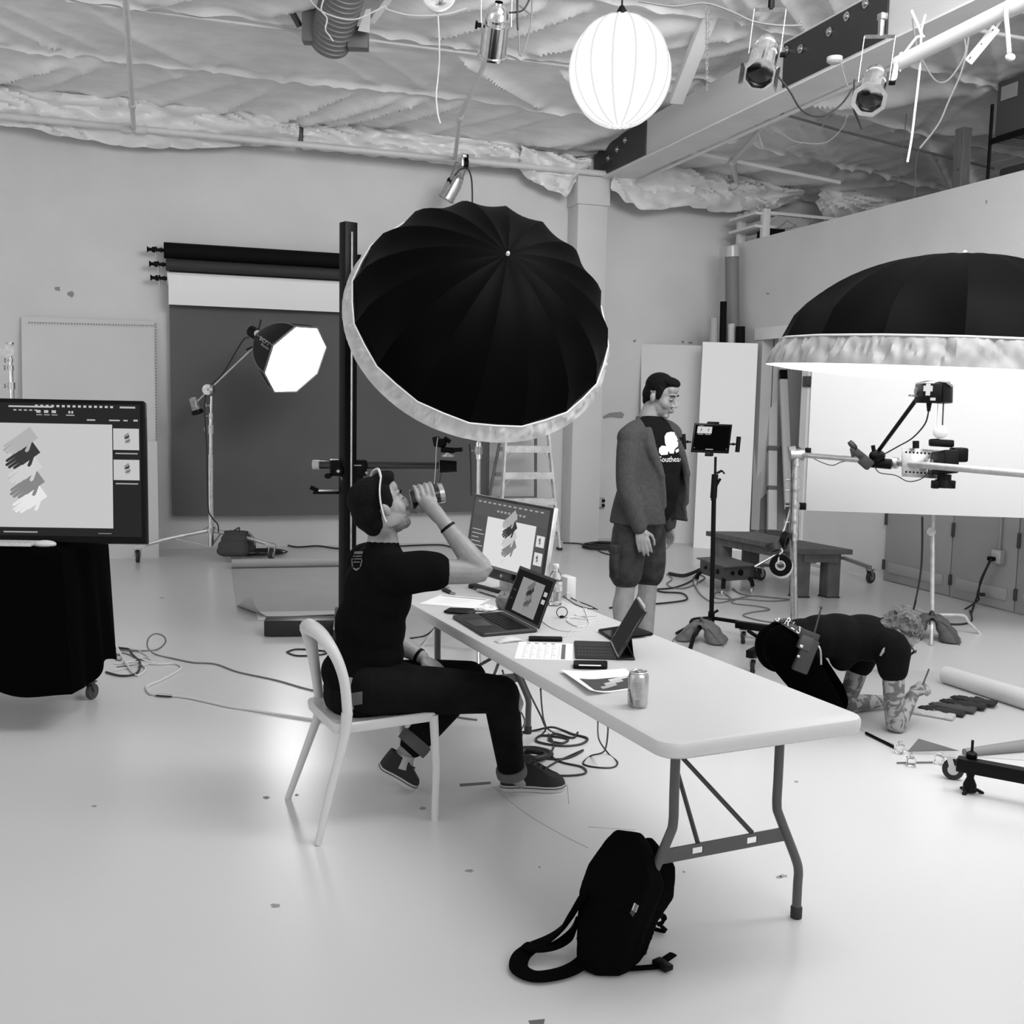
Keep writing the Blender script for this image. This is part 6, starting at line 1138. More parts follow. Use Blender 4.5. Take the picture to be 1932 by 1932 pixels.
# ================================================================ people
from mathutils.bvhtree import BVHTree
def chain(mb, pr, n=14, sx=1., sy=1., up=None):
    """smooth tapered limb through (point, radius) pairs"""
    P_ = cr([p for p, r in pr], 5); Q_ = cr([V((r, 0, 0)) for p, r in pr], 5); mb.tube(P_, [max(.003, q.x) for q in Q_], n, sx=sx, sy=sy, up=up)
    for i in (0, -1): mb.ell(pr[i][0], pr[i][1]*min(sx, sy)*.99, None, n, 8)
    return mb
def head(mb, C, f, u, k=1.):
    f = f.normalized(); s = f.cross(u).normalized(); u = s.cross(f); q = M((s, f, u)).transposed()
    P = lambda a, b, c: C+(s*a+f*b+u*c)*k
    E = lambda a, b, c, r: mb.ell(P(a, b, c), [x*k for x in r], q, 18, 12)
    E(0, -.015, .035, (.075, .097, .087)); E(0, .030, -.02, (.062, .064, .075)); E(0, .022, -.062, (.056, .062, .056)); E(0, .064, -.098, (.027, .025, .020)); E(0, .076, .030, (.046, .018, .012)); E(0, .060, .06, (.052, .032, .036))
    for g in (-1, 1):
        E(g*.031, .050, -.028, (.031, .034, .036)); E(g*.079, -.012, -.014, (.008, .016, .027)); E(g*.085, -.020, -.004, (.006, .011, .019)); E(g*.076, -.008, -.014, (.010, .011, .020)); E(g*.031, .080, .006, (.014, .010, .009)); E(g*.011, .102, -.032, (.010, .011, .008)); E(g*.052, .005, -.06, (.010, .045, .03))
    cap(mb, P(0, .086, .022), P(0, .112, -.024), .0085*k, .0115*k, 10)
    E(0, .096, -.058, (.022, .011, .006)); E(0, .093, -.069, (.019, .011, .007)); return P, q
def hand(mb, W, d, nrm, k=1., curl=(.35, .45, .35), thumb=1, tcurl=.3, spread=.05, rad=.0085):
    """W wrist, d finger direction, nrm = direction the palm faces, thumb = +1/-1 side"""
    d = V(d).normalized(); nrm = V(nrm); nrm = (nrm-d*nrm.dot(d)).normalized(); s = d.cross(nrm)*thumb; q = M((s, d, nrm)).transposed()
    for a, b, r in ((.0, .045, (.040, .048, .015)), (.018, .06, (.022, .03, .014)), (-.018, .055, (.022, .032, .014)), (.024, .03, (.018, .026, .017)), (0, .01, (.026, .026, .019))): mb.ell(W+(s*a+d*b)*k, [x*k for x in r], q, 14, 10)
    tips = []
    for i, (a, b, l) in enumerate(((.033, .083, .068), (.011, .090, .078), (-.011, .087, .073), (-.032, .078, .056))):
        p = W+(s*a+d*b)*k; v = (d+s*(a*spread*20)).normalized(); seg = (.45, .32, .23); pts = [(p-d*.012*k, rad*1.08*k)]; ang = 0
        pts.append((p, rad*1.08*k))
        for j in range(3):
            ang += curl[j]; w = v*math.cos(ang)+nrm*math.sin(ang); p = p+w*l*seg[j]*k; pts.append((p, rad*k*(1.0-.08*j)))
        for j in range(len(pts)-1): cap(mb, pts[j][0], pts[j+1][0], pts[j][1], pts[j+1][1], 10)
        tips.append(p)
    p0 = W+(s*.026+d*.022)*k; p1 = p0+(s*.030+d*.026+nrm*.012*tcurl*3)*k; p2 = p1+(s*.010*(1-tcurl)+d*.030+nrm*.016*tcurl*2)*k; p3 = p2+(d*.024+nrm*.010*tcurl-s*.006*tcurl)*k
    for a, b, r0, r1 in ((p0, p1, .013, .0105), (p1, p2, .0105, .0095), (p2, p3, .0095, .0078)): cap(mb, a, b, r0*k, r1*k, 10)
    return tips
def tree(o): return BVHTree.FromPolygons([o.matrix_world @ v.co if o.parent is None else v.co+WLOC[o.parent] for v in o.data.vertices], [p.vertices for p in o.data.polygons])
WLOC = {}
def decal(name, tr, polys, m, parent, off=.003, sub=6):
    """flat print laid on the cloth: outlines given in the picture are dropped onto the surface along the sight line"""
    mb = MB()
    for poly in polys:
        n = len(poly); cx = sum(p[0] for p in poly)/n; cy = sum(p[1] for p in poly)/n; NR, NE = 7, 5; w = n*NE; vs = []
        for k in range(NR):
            f = 1-k/(NR-1)*.97
            for i in range(w):
                p, q, e = poly[i//NE], poly[(i//NE+1) % n], (i % NE)/NE; x, y = p[0]+(q[0]-p[0])*e, p[1]+(q[1]-p[1])*e
                r_ = ray(cx+(x-cx)*f, cy+(y-cy)*f).normalized(); h = tr.ray_cast(CAM, r_)
                vs.append(None if h[0] is None else h[0]+(h[1] if h[1].dot(r_) < 0 else -h[1])*off-r_*off*.4)
        fs = [(i*w+j, i*w+(j+1) % w, (i+1)*w+(j+1) % w, (i+1)*w+j) for i in range(NR-1) for j in range(w)]
        fs = [q for q in fs if all(vs[i] is not None for i in q) and max((vs[q[0]]-vs[i]).length for i in q) < .06]
        ks = sorted({i for q in fs for i in q}); ix = {k: m_ for m_, k in enumerate(ks)}; mb.add([vs[k] for k in ks], [tuple(ix[i] for i in q) for q in fs])
    if mb.v: return link(name, mb, m, parent)
def decal_text(name, tr, s, x, y, size, ang, m, parent, sx=1., off=.003):
    c = bpy.data.curves.new('t', 'FONT'); c.body = s; c.size = size; c.align_x = 'CENTER'; c.align_y = 'CENTER'; c.resolution_u = 2
    o = bpy.data.objects.new('t', c); COL.objects.link(o); bpy.context.view_layer.update(); me = bpy.data.meshes.new_from_object(o.evaluated_get(bpy.context.evaluated_depsgraph_get())); bpy.data.objects.remove(o)
    ca, sa = math.cos(ang), math.sin(ang); vs = []; bad = set()
    for v in me.vertices:
        px_, py_ = v.co.x*sx, -v.co.y; r_ = ray(x+px_*ca-py_*sa, y+px_*sa+py_*ca).normalized(); h = tr.ray_cast(CAM, r_)
        if h[0] is None: bad.add(len(vs)); vs.append(V((0, 0, 0))); continue
        vs.append(h[0]+(h[1] if h[1].dot(r_) < 0 else -h[1])*off-r_*off*.4)
    fs = [tuple(p.vertices) for p in me.polygons if not bad & set(p.vertices)]
    if fs: ks = sorted({i for q in fs for i in q}); ix = {k: n for n, k in enumerate(ks)}; link(name, MB().add([vs[k] for k in ks], [tuple(ix[i] for i in q) for q in fs]), m, parent, False)
def shoe(t, heel, toe, up, w=.095, hgt=.085, cuff=None, m=None, lace=True):
    d = (toe-heel); L = d.length; d.normalize(); up = (up-d*up.dot(d)).normalized(); s = d.cross(up); q = M((d, s, up)).transposed()
    ol = [(0, .2), (.03, .36), (.12, .40), (.3, .36), (.5, .40), (.68, .50), (.83, .49), (.94, .34), (1, .10)]
    out = [(x*L, y*w) for x, y in ol]+[(x*L, -y*w*.95) for x, y in reversed(ol)]
    sole = link('sole', MB().prism(out, .026, q, heel), mat('shoe_sole', .5, .6), t)
    link('stripe', MB().tube([heel+q @ V((x*1.004, y*1.02, .017)) for x, y in out], .0022, 5, True), mat('sole_line', .03, .6), sole)
    mb = MB(); rows = 8; rg = []
    for k in range(rows+1):
        f = k/rows; ring = []
        for x, y in out:
            u = x/L; top = hgt*(1.0 if u < .45 else 1-.62*min(1, (u-.45)/.42)**1.1) if u < .96 else hgt*.33
            ring.append(heel+q @ V(((x-L*.3)*(1-.10*f*f)+L*.3, y*(1-.16*f**2.2), .024+top*f)))
        rg.append(ring)
    n = len(out); u_ = link('upper', mb.add([p for g in rg for p in g], [(i*n+j, i*n+(j+1) % n, (i+1)*n+(j+1) % n, (i+1)*n+j) for i in range(rows) for j in range(n)]+[tuple(rows*n+j for j in range(n))]), m or mat('shoe_canvas', .012, .8, bump=.1, bs=150), t)
    if lace:
        mb = MB()
        for k in range(4): x = L*(.42+.085*k); z = .03+hgt*(1-.45*k/4)*.93; mb.tube([heel+q @ V((x, .024, z-.006)), heel+q @ V((x+.008, 0, z+.003)), heel+q @ V((x, -.024, z-.006))], .003, 5)
        link('laces', mb, mat('lace_black', .02, .7), u_)
    return q
HAIR = mat('hair_dark', .003, .85, bump=.6, bs=90, stretch=(1, 1, .4), spec=.15)
def person(label, loc, name='person'):
    t = thing(name, label, 'person', loc); WLOC[t] = V(loc); return t
# ---------------------------------------------------------------- the standing man
G = Z(1205, 1266); G.z = 0; d0 = dep(G); t = person('standing man in open dark cardigan and camouflage shorts looking down at the tablet', G)
ex, ey = V((cY, -sY, 0)), V((sY, cY, 0)); f = (ex*.72-ey*.69).normalized(); r = (-ey*.72-ex*.69).normalized(); qb = M((r, f, V((0, 0, 1)))).transposed(); zz = V((0, 0, 1))
dd = d0-.02
pel = D(1205, 985, dd); chest = D(1232, 850, dd); nb = D(1226, 796, dd); hc = D(1247, 747, dd-.02)
shR, shL = D(1186, 826, dd-.15), D(1266, 820, dd+.15); elR, wrR = D(1182, 917, dd-.2), D(1208, 1000, dd-.24); elL, wrL = D(1266, 912, dd+.22), D(1262, 990, dd+.18)
hpR, hpL = D(1190, 1000, dd-.09), D(1222, 1000, dd+.10); knR, knL = D(1180, 1108, dd-.10), D(1222, 1106, dd+.12); anR, anL = D(1180, 1240, dd-.10), D(1221, 1236, dd+.14)
mb = MB(); hf = (f*.9+ey*.22-zz*.26); hu = (zz*.95+f*.26); PH, qh = head(mb, hc, hf, hu, 1.08); mb.ell(PH(0, .015, -.075), (.066, .062, .055), qh)
chain(mb, [(hc-zz*.03-f*.03, .062), (nb+zz*.03-f*.01, .064), (nb-zz*.06-f*.02, .075)]); mb.ell(PH(0, .02, -.095), (.052, .05, .03), qh)
chain(mb, [(nb-zz*.08, .08), (chest, .11), (pel, .11)]); chain(mb, [(shR, .05), (elR, .043), (wrR, .028)]); chain(mb, [(shL, .05), (elL, .043), (wrL, .028)]); chain(mb, [(nb-zz*.08, .06), (shR, .05)]); chain(mb, [(nb-zz*.08, .06), (shL, .05)])
for hp, kn, an in ((hpR, knR, anR), (hpL, knL, anL)):
    back = -f*.02; chain(mb, [(pel-zz*.02, .09), (hp, .088), (kn, .062), (kn.lerp(an, .3)+back, .068), (kn.lerp(an, .65)+back*.5, .050), (an, .038)])
    chain(mb, [(an, .038), (an+f*.05-zz*.05, .035), (an+f*.14-zz*.075, .03)])
hand(mb, wrR+zz*.005, D(1217, 1042, dd-.26)-wrR, f*.2+ey*1.0, 1.06, (.25, .35, .3), 1, .5, rad=.0092); hand(mb, wrL, -zz+f*.2, r, 1.0, (.3, .4, .3), 1, .4)
body = fuse('body', mb, SKIN, t, .0052, 3)
mb = MB(); E = lambda a, b, c, rr: mb.ell(PH(a, b, c), rr, qh, 20, 14)
E(0, -.022, .052, (.084, .101, .088)); E(0, -.055, .0, (.078, .064, .08)); E(0, .038, .096, (.066, .058, .032)); E(0, -.066, -.045, (.060, .036, .045))
for g_ in (-1, 1): E(g_*.073, .016, .025, (.012, .022, .045))
fuse('hair', mb, HAIR, t, .006, 2)
mb = MB()
for g_ in (-1, 1): mb.tube([PH(g_*.016, .095, .029), PH(g_*.034, .092, .034), PH(g_*.050, .080, .029)], .0040, 6)
link('eyebrow', mb, HAIR, t); mb = MB()
for g_ in (-1, 1): mb.tube([PH(g_*.020, .090, .004), PH(g_*.032, .0915, .000), PH(g_*.044, .084, .003)], .0022, 6)
link('eyelash', mb, HAIR, t); link('mouth', MB().tube([PH(-.022, .099, -.064), PH(0, .108, -.0635), PH(.022, .099, -.064)], .0022, 6), mat('lip_line', .10, .6), t)
# shirt
mb = MB(); TEE = mat('tee_black', .006, .9, bump=.3, bs=16, spec=.08)
mb.ell(nb.lerp(chest, .3), (.17, .11, .10), qb).ell(chest+zz*.01, (.195, .145, .19), qb).ell(D(1231, 880, dd)+f*.02, (.19, .155, .2), qb).ell(D(1227, 915, dd)+f*.025, (.187, .16, .2), qb).ell(D(1218, 950, dd)+f*.025, (.183, .155, .16), qb); chain(mb, [(nb-zz*.015, .078), (nb-zz*.05, .095)])
for s_ in (shR, shL): chain(mb, [(nb.lerp(s_, .6)-zz*.02, .07), (s_-zz*.02, .075)])
tee = fuse('t_shirt', mb, TEE, t, .009, 14); tr = tree(tee); WHT = mat('print_white', .75, .7)
# cardigan: open shell with sleeves
mb = MB(); CD = mat('cardigan_grey', .042, .95, var=.18, vs=60, bump=.45, bs=14)
def shell(i, j):
    top, bot = nb.z-.045, D(1200, 984, dd).z; z = top+(bot-top)*j
    c = nb.lerp(chest, min(1, j*2.5)) if j < .4 else chest.lerp(pel+ex*.03, (j-.4)/.6*.9); c = V((c.x, c.y, z))+f*(.005+.01*j)
    a0, a1 = R(62-16*j), R(382-30*j*.6); a = a0+(a1-a0)*i              # 0 = his right, 90 = forward; opening faces forward
    wide = (.12+.105*min(1, j/.16)) if j < .16 else .225+.012*j; dpth = .12+.07*min(1, j*1.5); rip = .010*NZ.noise(V((i*9, j*3, 2)))*(1+2*j)
    a = R(90)-(a-R(90)) if False else a
    flare = 1+.06*j
    # sweep from the near front edge over the back to the far front edge
    th = R(42+36*j)-R(360-(80-11*j))*i
    p = c+r*(wide*flare+rip)*math.cos(th)+f*(dpth*flare+rip)*math.sin(th)
    if i > .9: p += (ex*.10-ey*.02)*((i-.9)/.1)*max(0, j-.35)**1.2
    return p
mb.grid(shell, 48, 30, .02)
chain(mb, [(shR-r*.015, .074), (shR.lerp(elR, .3), .074), (elR, .064), (elR.lerp(wrR, .5), .058), (wrR-(wrR-elR).normalized()*.015, .047)]); chain(mb, [(shL+r*.02, .070), (elL, .062), (wrL, .048)])
for s_ in (shR, shL): chain(mb, [(nb.lerp(s_, .34)+zz*.002-f*.012, .060), (nb.lerp(s_, .7)+zz*.004, .074), (s_, .076)])
mb.tube(cr([shell(0, .5)+f*.01, shell(0, .25)+f*.012, nb+r*.085+f*.055-zz*.02, nb+r*.075-f*.03+zz*.015, nb-f*.075+zz*.02, nb-r*.075-f*.03+zz*.015, nb-r*.085+f*.055-zz*.02, shell(1, .25)+f*.01, shell(1, .5)+f*.01], 6), .02, 8)
chain(mb, [(nb+r*.085+f*.05-zz*.03, .034), (shell(0, .18)-f*.005, .04), (shell(0, .45), .024), (shell(0, .8), .014)]); chain(mb, [(nb-r*.085+f*.05-zz*.03, .03), (shell(1, .18)-f*.01, .035), (shell(1, .45), .022), (shell(1, .8), .014)])
cdg = fuse('cardigan', mb, CD, t, .0085, 5)
decal('shirt_print', tr, [[(1243, 846), (1248, 841), (1256, 842), (1260, 850), (1259, 858), (1247, 859), (1243, 854)], [(1253, 824), (1257, 817), (1266, 815), (1274, 817), (1275, 824), (1279, 832), (1278, 842), (1272, 848), (1270, 856), (1263, 856), (1258, 846), (1254, 836)], [(1273, 850), (1279, 846), (1280, 852), (1275, 855)]], WHT, t, .004)
decal_text('shirt_lettering', tr, 'Southeas', 1264, 867, 15, -.02, WHT, t, .78, .004)
# shorts and shoes
mb = MB(); SH = mat('camouflage', .018, .9, var=.85, vs=11, bump=.3, bs=25); mb.ell(pel+zz*.0, (.185, .145, .12), qb).ell(pel-zz*.07, (.18, .14, .12), qb)
for hp, kn, s_ in ((hpR, knR, 1), (hpL, knL, -1)): chain(mb, [(hp-zz*.0, .115), (hp.lerp(kn, .5)+r*.012*s_, .112), (hp.lerp(kn, .76)+r*.01*s_, .104)], sx=1, sy=1.0)
sh = fuse('shorts', mb, SH, t, .009, 4)
pk = hpR.lerp(knR, .55)-ex*.06-ey*.06; link('cargo_pocket', MB().box(pk, (.15, .05, .19), qb, .015).box(pk+zz*.09, (.16, .06, .05), qb, .01), SH, t)
for an in (anR, anL): h = an-f*.085; h.z = .001; shoe(t, h, V((an.x, an.y, .001))+f*.20, zz, .105, .09)
# ---------------------------------------------------------------- the seated man
P_ = lambda x, y, v: Y(x, y, v)
pel = P_(688, 1298, 4.2); t = person('seated man in black t-shirt and jeans drinking from a tumbler', V((pel.x, pel.y, 0)))
waist = P_(700, 1230, 4.2); chest = P_(716, 1120, 4.2); nb = P_(722, 1036, 4.2)
shR, shL = P_(750, 1078, 4.02), P_(690, 1060, 4.40); elR, wrR = P_(908, 1078, 3.97), P_(836, 984, 4.06); elL, wrL = P_(738, 1205, 4.44), P_(797, 1241, 4.33)
hpR, hpL = P_(700, 1300, 4.06), P_(688, 1296, 4.34); knR, knL = P_(945, 1310, 4.10), P_(885, 1280, 4.40); anR, anL = P_(966, 1462, 4.17), P_(756, 1432, 4.36)
fX = V((1, .05, 0)).normalized(); qb = M((V((.05, -1, 0)).normalized(), fX, zz)).transposed()
hc = P_(720, 957, 4.19); hf = dirpx(.80, -.36, -.42); hu = dirpx(-.38, -.90, .1); mb = MB(); PH, qh = head(mb, hc, hf, hu, 1.0)
chain(mb, [(PH(0, -.03, -.06), .058), (nb+zz*.05, .062), (nb-zz*.05, .078)]); chain(mb, [(nb-zz*.06, .085), (chest, .12), (waist, .11), (pel, .11)])
for s_, e_, w_ in ((shR, elR, wrR), (shL, elL, wrL)): chain(mb, [(nb-zz*.05, .06), (s_, .058), (s_.lerp(e_, .5), .054), (e_, .043), (e_.lerp(w_, .3), .046), (w_, .029)])
for h_, k_, a_ in ((hpR, knR, anR), (hpL, knL, anL)): chain(mb, [(pel, .09), (h_, .09), (k_, .058), (k_.lerp(a_, .35), .055), (a_, .038)])
chain(mb, [(anR, .033), (anR+V((.05, .01, -.05)), .018)]); chain(mb, [(anL, .036), (anL+V((.03, 0, -.08)), .032)])
cupA, cupB = P_(775, 942, 4.205), P_(837, 929, 4.19); cax = (cupB-cupA).normalized(); cm = cupA.lerp(cupB, .42)
# right hand closed round the tumbler: palm on the near side, fingers over the top
hd = (P_(806, 950, 4.085)-wrR).normalized(); tc = -AF; hd2 = (P_(796, 938, 4.08)-wrR)
side = cax; up_c = (zz-cax*zz.dot(cax)).normalized(); near = cax.cross(up_c); near = near if near.dot(-AF) > 0 else -near
def rc_(a, rr, along): return cm+cax*along+(up_c*math.sin(a)+near*math.cos(a))*rr
chain(mb, [(wrR, .027), (wrR.lerp(rc_(-.5, .05, .0), .5), .032), (rc_(-.35, .052, -.004), .030)], sy=1.0)
q = M((cax, (rc_(.1, .052, 0)-wrR).normalized(), near)).transposed()
mb.ell(rc_(-.15, .052, 0), (.042, .042, .016), q, 14, 10)
for k, (al, a1) in enumerate(((-.036, 2.0), (-.013, 2.25), (.010, 2.2), (.031, 1.9))):
    a = [.15+(a1-.15)*j/4 for j in range(5)]; pts = [rc_(-.15, .054, al*.9)]+[rc_(x, .0525-.001*j, al) for j, x in enumerate(a)]
    for j in range(len(pts)-1): cap(mb, pts[j], pts[j+1], .0094-.0004*j, .0090-.0004*j, 10)
tp = [rc_(-.7, .05, -.03), rc_(-1.3, .054, -.045), rc_(-1.9, .053, -.055), rc_(-2.3, .052, -.052)]
for j in range(3): cap(mb, tp[j], tp[j+1], .0125-.001*j, .0115-.001*j, 10)
hand(mb, wrL, P_(832, 1268, 4.28)-wrL, -zz+V((0, .3, 0)), 1.0, (.3, .4, .3), -1, .4)
body = fuse('body', mb, SKIN, t, .0045, 3)
mb = MB(); E = lambda a, b, c, rr: mb.ell(PH(a, b, c), rr, qh, 20, 14)
E(0, -.028, .05, (.083, .099, .086)); E(0, -.068, .0, (.076, .058, .085)); E(0, -.06, -.05, (.064, .045, .05)); E(0, .035, .098, (.064, .062, .036)); E(.0, .06, .105, (.045, .04, .03))
for g_ in (-1, 1): E(g_*.073, .004, .035, (.013, .03, .05))
mb.v = [p+(p-PH(0, -.02, .03)).normalized()*.007*NZ.noise(p*28) for p in mb.v]
fuse('hair', mb, HAIR, t, .006, 1)
link('beard', MB().ell(PH(0, .03, -.078), (.0575, .052, .042), qh, 18, 12).ell(PH(0, .062, -.094), (.033, .03, .024), qh), mat('stubble', .17, .8, var=.4, vs=80, bump=.3, bs=200), t)
mb = MB()
for g_ in (-1, 1): mb.tube([PH(g_*.016, .095, .029), PH(g_*.034, .092, .034), PH(g_*.050, .080, .029)], .0040, 6)
link('eyebrow', mb, HAIR, t); mb = MB()
for g_ in (-1, 1): mb.tube([PH(g_*.020, .090, .004), PH(g_*.032, .0915, .002), PH(g_*.044, .084, .004)], .0022, 6)
link('eyelash', mb, HAIR, t)
mb = MB(); TB = mat('tee_black2', .0035, .9, bump=.35, bs=14, spec=.06)
mb.ell(nb.lerp(chest, .45), (.19, .11, .11), qb).ell(chest-fX*.01, (.195, .14, .17), qb).ell(waist.lerp(chest, .45)-fX*.02, (.185, .145, .16), qb).ell(waist-fX*.01, (.18, .145, .13), qb).ell(pel+zz*.07-fX*.03, (.185, .15, .11), qb)
chain(mb, [(nb+zz*.0, .074), (nb-zz*.05, .095)])
for s_, e_, L_ in ((shR, elR, .43), (shL, elL, .5)): m_ = s_.lerp(e_, L_); chain(mb, [(nb.lerp(s_, .5)-zz*.03, .085), (s_-zz*.01, .088), (s_.lerp(e_, .28), .085), (m_, .080)])
tee = fuse('t_shirt', mb, TB, t, .008, 12); tr = tree(tee)
GP = mat('print_grey', .16, .8)
decal('back_print', tr, [[(670, 1041), (686, 1041), (685, 1046), (669, 1046)], [(667, 1049), (684, 1049), (684, 1051), (667, 1051)], [(664, 1054), (684, 1054), (684, 1056), (664, 1056)], [(664, 1057), (666, 1057), (667, 1070), (665, 1070)], [(683, 1057), (685, 1057), (682, 1070), (680, 1070)], [(668, 1060), (680, 1060), (680, 1062), (668, 1062)], [(667, 1071), (673, 1075), (680, 1071), (679, 1074), (673, 1078), (667, 1074)]], GP, t)
mb = MB(); JN = mat('denim_dark', .006, .9, var=.35, vs=9, bump=.4, bs=14, spec=.08)
mb.ell(pel+zz*.0-fX*.02, (.185, .15, .115), qb).ell(pel-zz*.03-fX*.02, (.18, .15, .09), qb)
chain(mb, [(hpR, .105), (hpR.lerp(knR, .5)+zz*.005, .098), (knR, .080)]); chain(mb, [(knR+V((0, 0, .0)), .080), (knR.lerp(anR, .35), .072), (knR.lerp(anR, .92), .058)])
chain(mb, [(hpL, .105), (hpL.lerp(knL, .5)+zz*.005, .098), (knL, .080)]); chain(mb, [(knL, .080), (knL.lerp(anL, .4), .072), (knL.lerp(anL, .82), .060)])
jn = fuse('jeans', mb, JN, t, .008, 4)
CF = mat('denim_inside', .09, .9, bump=.2, bs=60)
for k_, a_, f0, f1, rr in ((knR, anR, .90, 1.0, .062), (knL, anL, .74, .86, .068)):
    a, b = k_.lerp(a_, f0), k_.lerp(a_, f1); dn = (b-a).normalized(); link('cuff', MB().lathe([(rr*.9, 0), (rr*1.06, .004), (rr*1.1, (b-a).length*.5), (rr*1.06, (b-a).length), (rr*.86, (b-a).length)], a, basis(dn), 24, False), CF, t)
link('waist_patch', MB().grid(lambda i, j: (lambda h: h[0]-AF*.004 if h[0] is not None else P_(668, 1320, 4.05))(tree_j.ray_cast(CAM, ray(660+24*i, 1308+24*j-4*i).normalized())), 4, 4) if (globals().update(tree_j=tree(jn)) or True) else None, mat('leather_grey', .10, .7), t)
shoe(t, Z(944, 1487, .002), Z(1066, 1488, .002), zz, .112, .105)
hl, te = P_(712, 1447, 4.36), P_(783, 1494, 4.36); te.z = max(te.z, .006); shoe(t, hl+V((0, 0, -.01)), te, dirpx(.55, -.83, 0), .10, .08)
link('sock', MB().cyl(anL.lerp(knL, .06), anL-zz*.035, .045, .047), mat('sock_grey', .4, .8), t)
tw = thing('tumbler', 'black tumbler with steel base held to the seated man mouth', 'cup', cupA); B = basis(cax)
link('body', MB().lathe([(.0, 0), (.034, .0), (.040, .008), (.0405, .07), (.0405, (cupB-cupA).length-.022)], cupA, B, 28, False), mat('tumbler_black', .01, .22, coat=.4), tw)
Lc = (cupB-cupA).length; link('steel_base', MB().lathe([(.0405, Lc-.022), (.0425, Lc-.02), (.0425, Lc-.004), (.038, Lc), (0, Lc-.002)], cupA, B, 28, False), STEEL, tw)
for lab, a, b, rr in (('black wristband on the raised right wrist of the seated man', wrR.lerp(elR, .10), wrR.lerp(elR, .14), .034), ('black wristband on the lowered left wrist of the seated man', wrL.lerp(elL, .06), wrL.lerp(elL, .14), .034)):
    tag(link('wristband', MB().lathe([(rr*.93, 0), (rr, .002), (rr, (b-a).length), (rr*.93, (b-a).length+.002)], a, basis(b-a), 24, False), BLKSAT), lab, 'wristband')
gt = thing('eyeglasses', 'pale framed glasses pushed up on the seated man head', 'glasses', PH(0, 0, .1))
for g_ in (-1, 1): link('temple', MB().tube(cr([PH(g_*.072, .02, .115), PH(g_*.090, -.012, .07), PH(g_*.094, -.03, .02), PH(g_*.090, -.037, -.035), PH(g_*.084, -.034, -.055)], 6), .006, 8, sx=1.4, sy=.6), mat('frame_pale', .6, .4), gt)
link('front_frame', MB().tube(cr([PH(-.072, .02, .115), PH(-.04, .035, .145), PH(0, .038, .150), PH(.04, .035, .145), PH(.072, .02, .115)], 5), .005, 8), mat('frame_pale', .6, .4), gt)
# ---------------------------------------------------------------- the kneeling man
d0 = 5.72; pel = D(1482, 1216, d0+.03); t = person('kneeling man bent over with curly hair, tattooed arms and belt pouch', V((pel.x, pel.y, 0)))
chest = D(1632, 1203, d0-.02); nb = D(1678, 1200, d0-.05); waist = D(1550, 1200, d0)
shR, shL = D(1683, 1222, d0-.20), D(1632, 1218, d0+.16); elR = Z(1690, 1362, .05); elR = D(1690, 1350, dep(elR)-.03); elR.z = .04; wrR = D(1723, 1310, d0-.04); elL = D(1598, 1328, d0+.20); elL.z = max(.05, elL.z); wrL = D(1668, 1322, d0+.28); wrL.z = max(.035, wrL.z)
hpR, hpL = D(1482, 1222, d0-.12), D(1490, 1218, d0+.15); knR, knL = D(1570, 1318, d0-.08), D(1578, 1312, d0+.20)
for k_ in (knR, knL): k_.z = .075
anR, anL = knR-ex*.42-zz*.02, knL-ex*.42-zz*.02
TAT = mat('skin_tattoo', .25, .5, var=.5, vs=15, bump=.05, bs=90)
for n_ in TAT.node_tree.nodes:
    if n_.type == 'VALTORGB': n_.color_ramp.elements[0].position = .45; n_.color_ramp.elements[1].position = .53
    if n_.type == 'TEX_NOISE': n_.inputs['Distortion'].default_value = 1.6
fwd = (chest-waist).normalized(); qb = M((ey, fwd, ey.cross(fwd))).transposed()
hc = D(1692, 1200, d0-.10); hf = dirpx(.62, .78, .12); hu = dirpx(.78, -.62, .1); mb = MB(); PH, qh = head(mb, hc, hf, hu, 1.0)
chain(mb, [(PH(0, -.03, -.05), .058), (nb, .065), (chest, .09)]); chain(mb, [(chest, .10), (waist, .085), (pel, .07)])
for s_, e_, w_ in ((shR, elR, wrR), (shL, elL, wrL)): chain(mb, [(chest.lerp(nb, .6), .06), (s_, .06), (s_.lerp(e_, .5), .056), (e_, .047), (e_.lerp(w_, .3), .050), (w_, .031)])
for h_, k_, a_ in ((hpR, knR, anR), (hpL, knL, anL)): chain(mb, [(pel, .07), (h_, .08), (k_, .055), (k_.lerp(a_, .4), .05), (a_, .04)]); chain(mb, [(a_, .04), (a_-ex*.12-zz*.01, .03)])
hdv = (D(1742, 1296, d0-.02)-wrR); hand(mb, wrR, hdv, ey*.5+ex*.6-zz*.3, 1.02, (1.3, 1.5, .9), 1, .9, .02, .0095); hand(mb, wrL, ex+ey*.1, -zz, 1.0, (.1, .2, .2), 1, .2)
mb.v = [p if p.z > .003 else V((p.x, p.y, .003)) for p in mb.v]
fuse('body', mb, TAT, t, .0052, 3)
mb = MB(); E = lambda a, b, c, rr: mb.ell(PH(a, b, c), rr, qh, 26, 20)
E(0, -.025, .055, (.086, .094, .085)); E(0, -.06, .0, (.08, .055, .075)); E(0, .025, .1, (.066, .05, .03)); E(0, -.03, .10, (.07, .07, .045))
c_ = PH(0, -.02, .04); mb.v = [p+(p-c_).normalized()*(.022*NZ.noise(p*34)+.014*NZ.noise(p*70)) for p in mb.v]
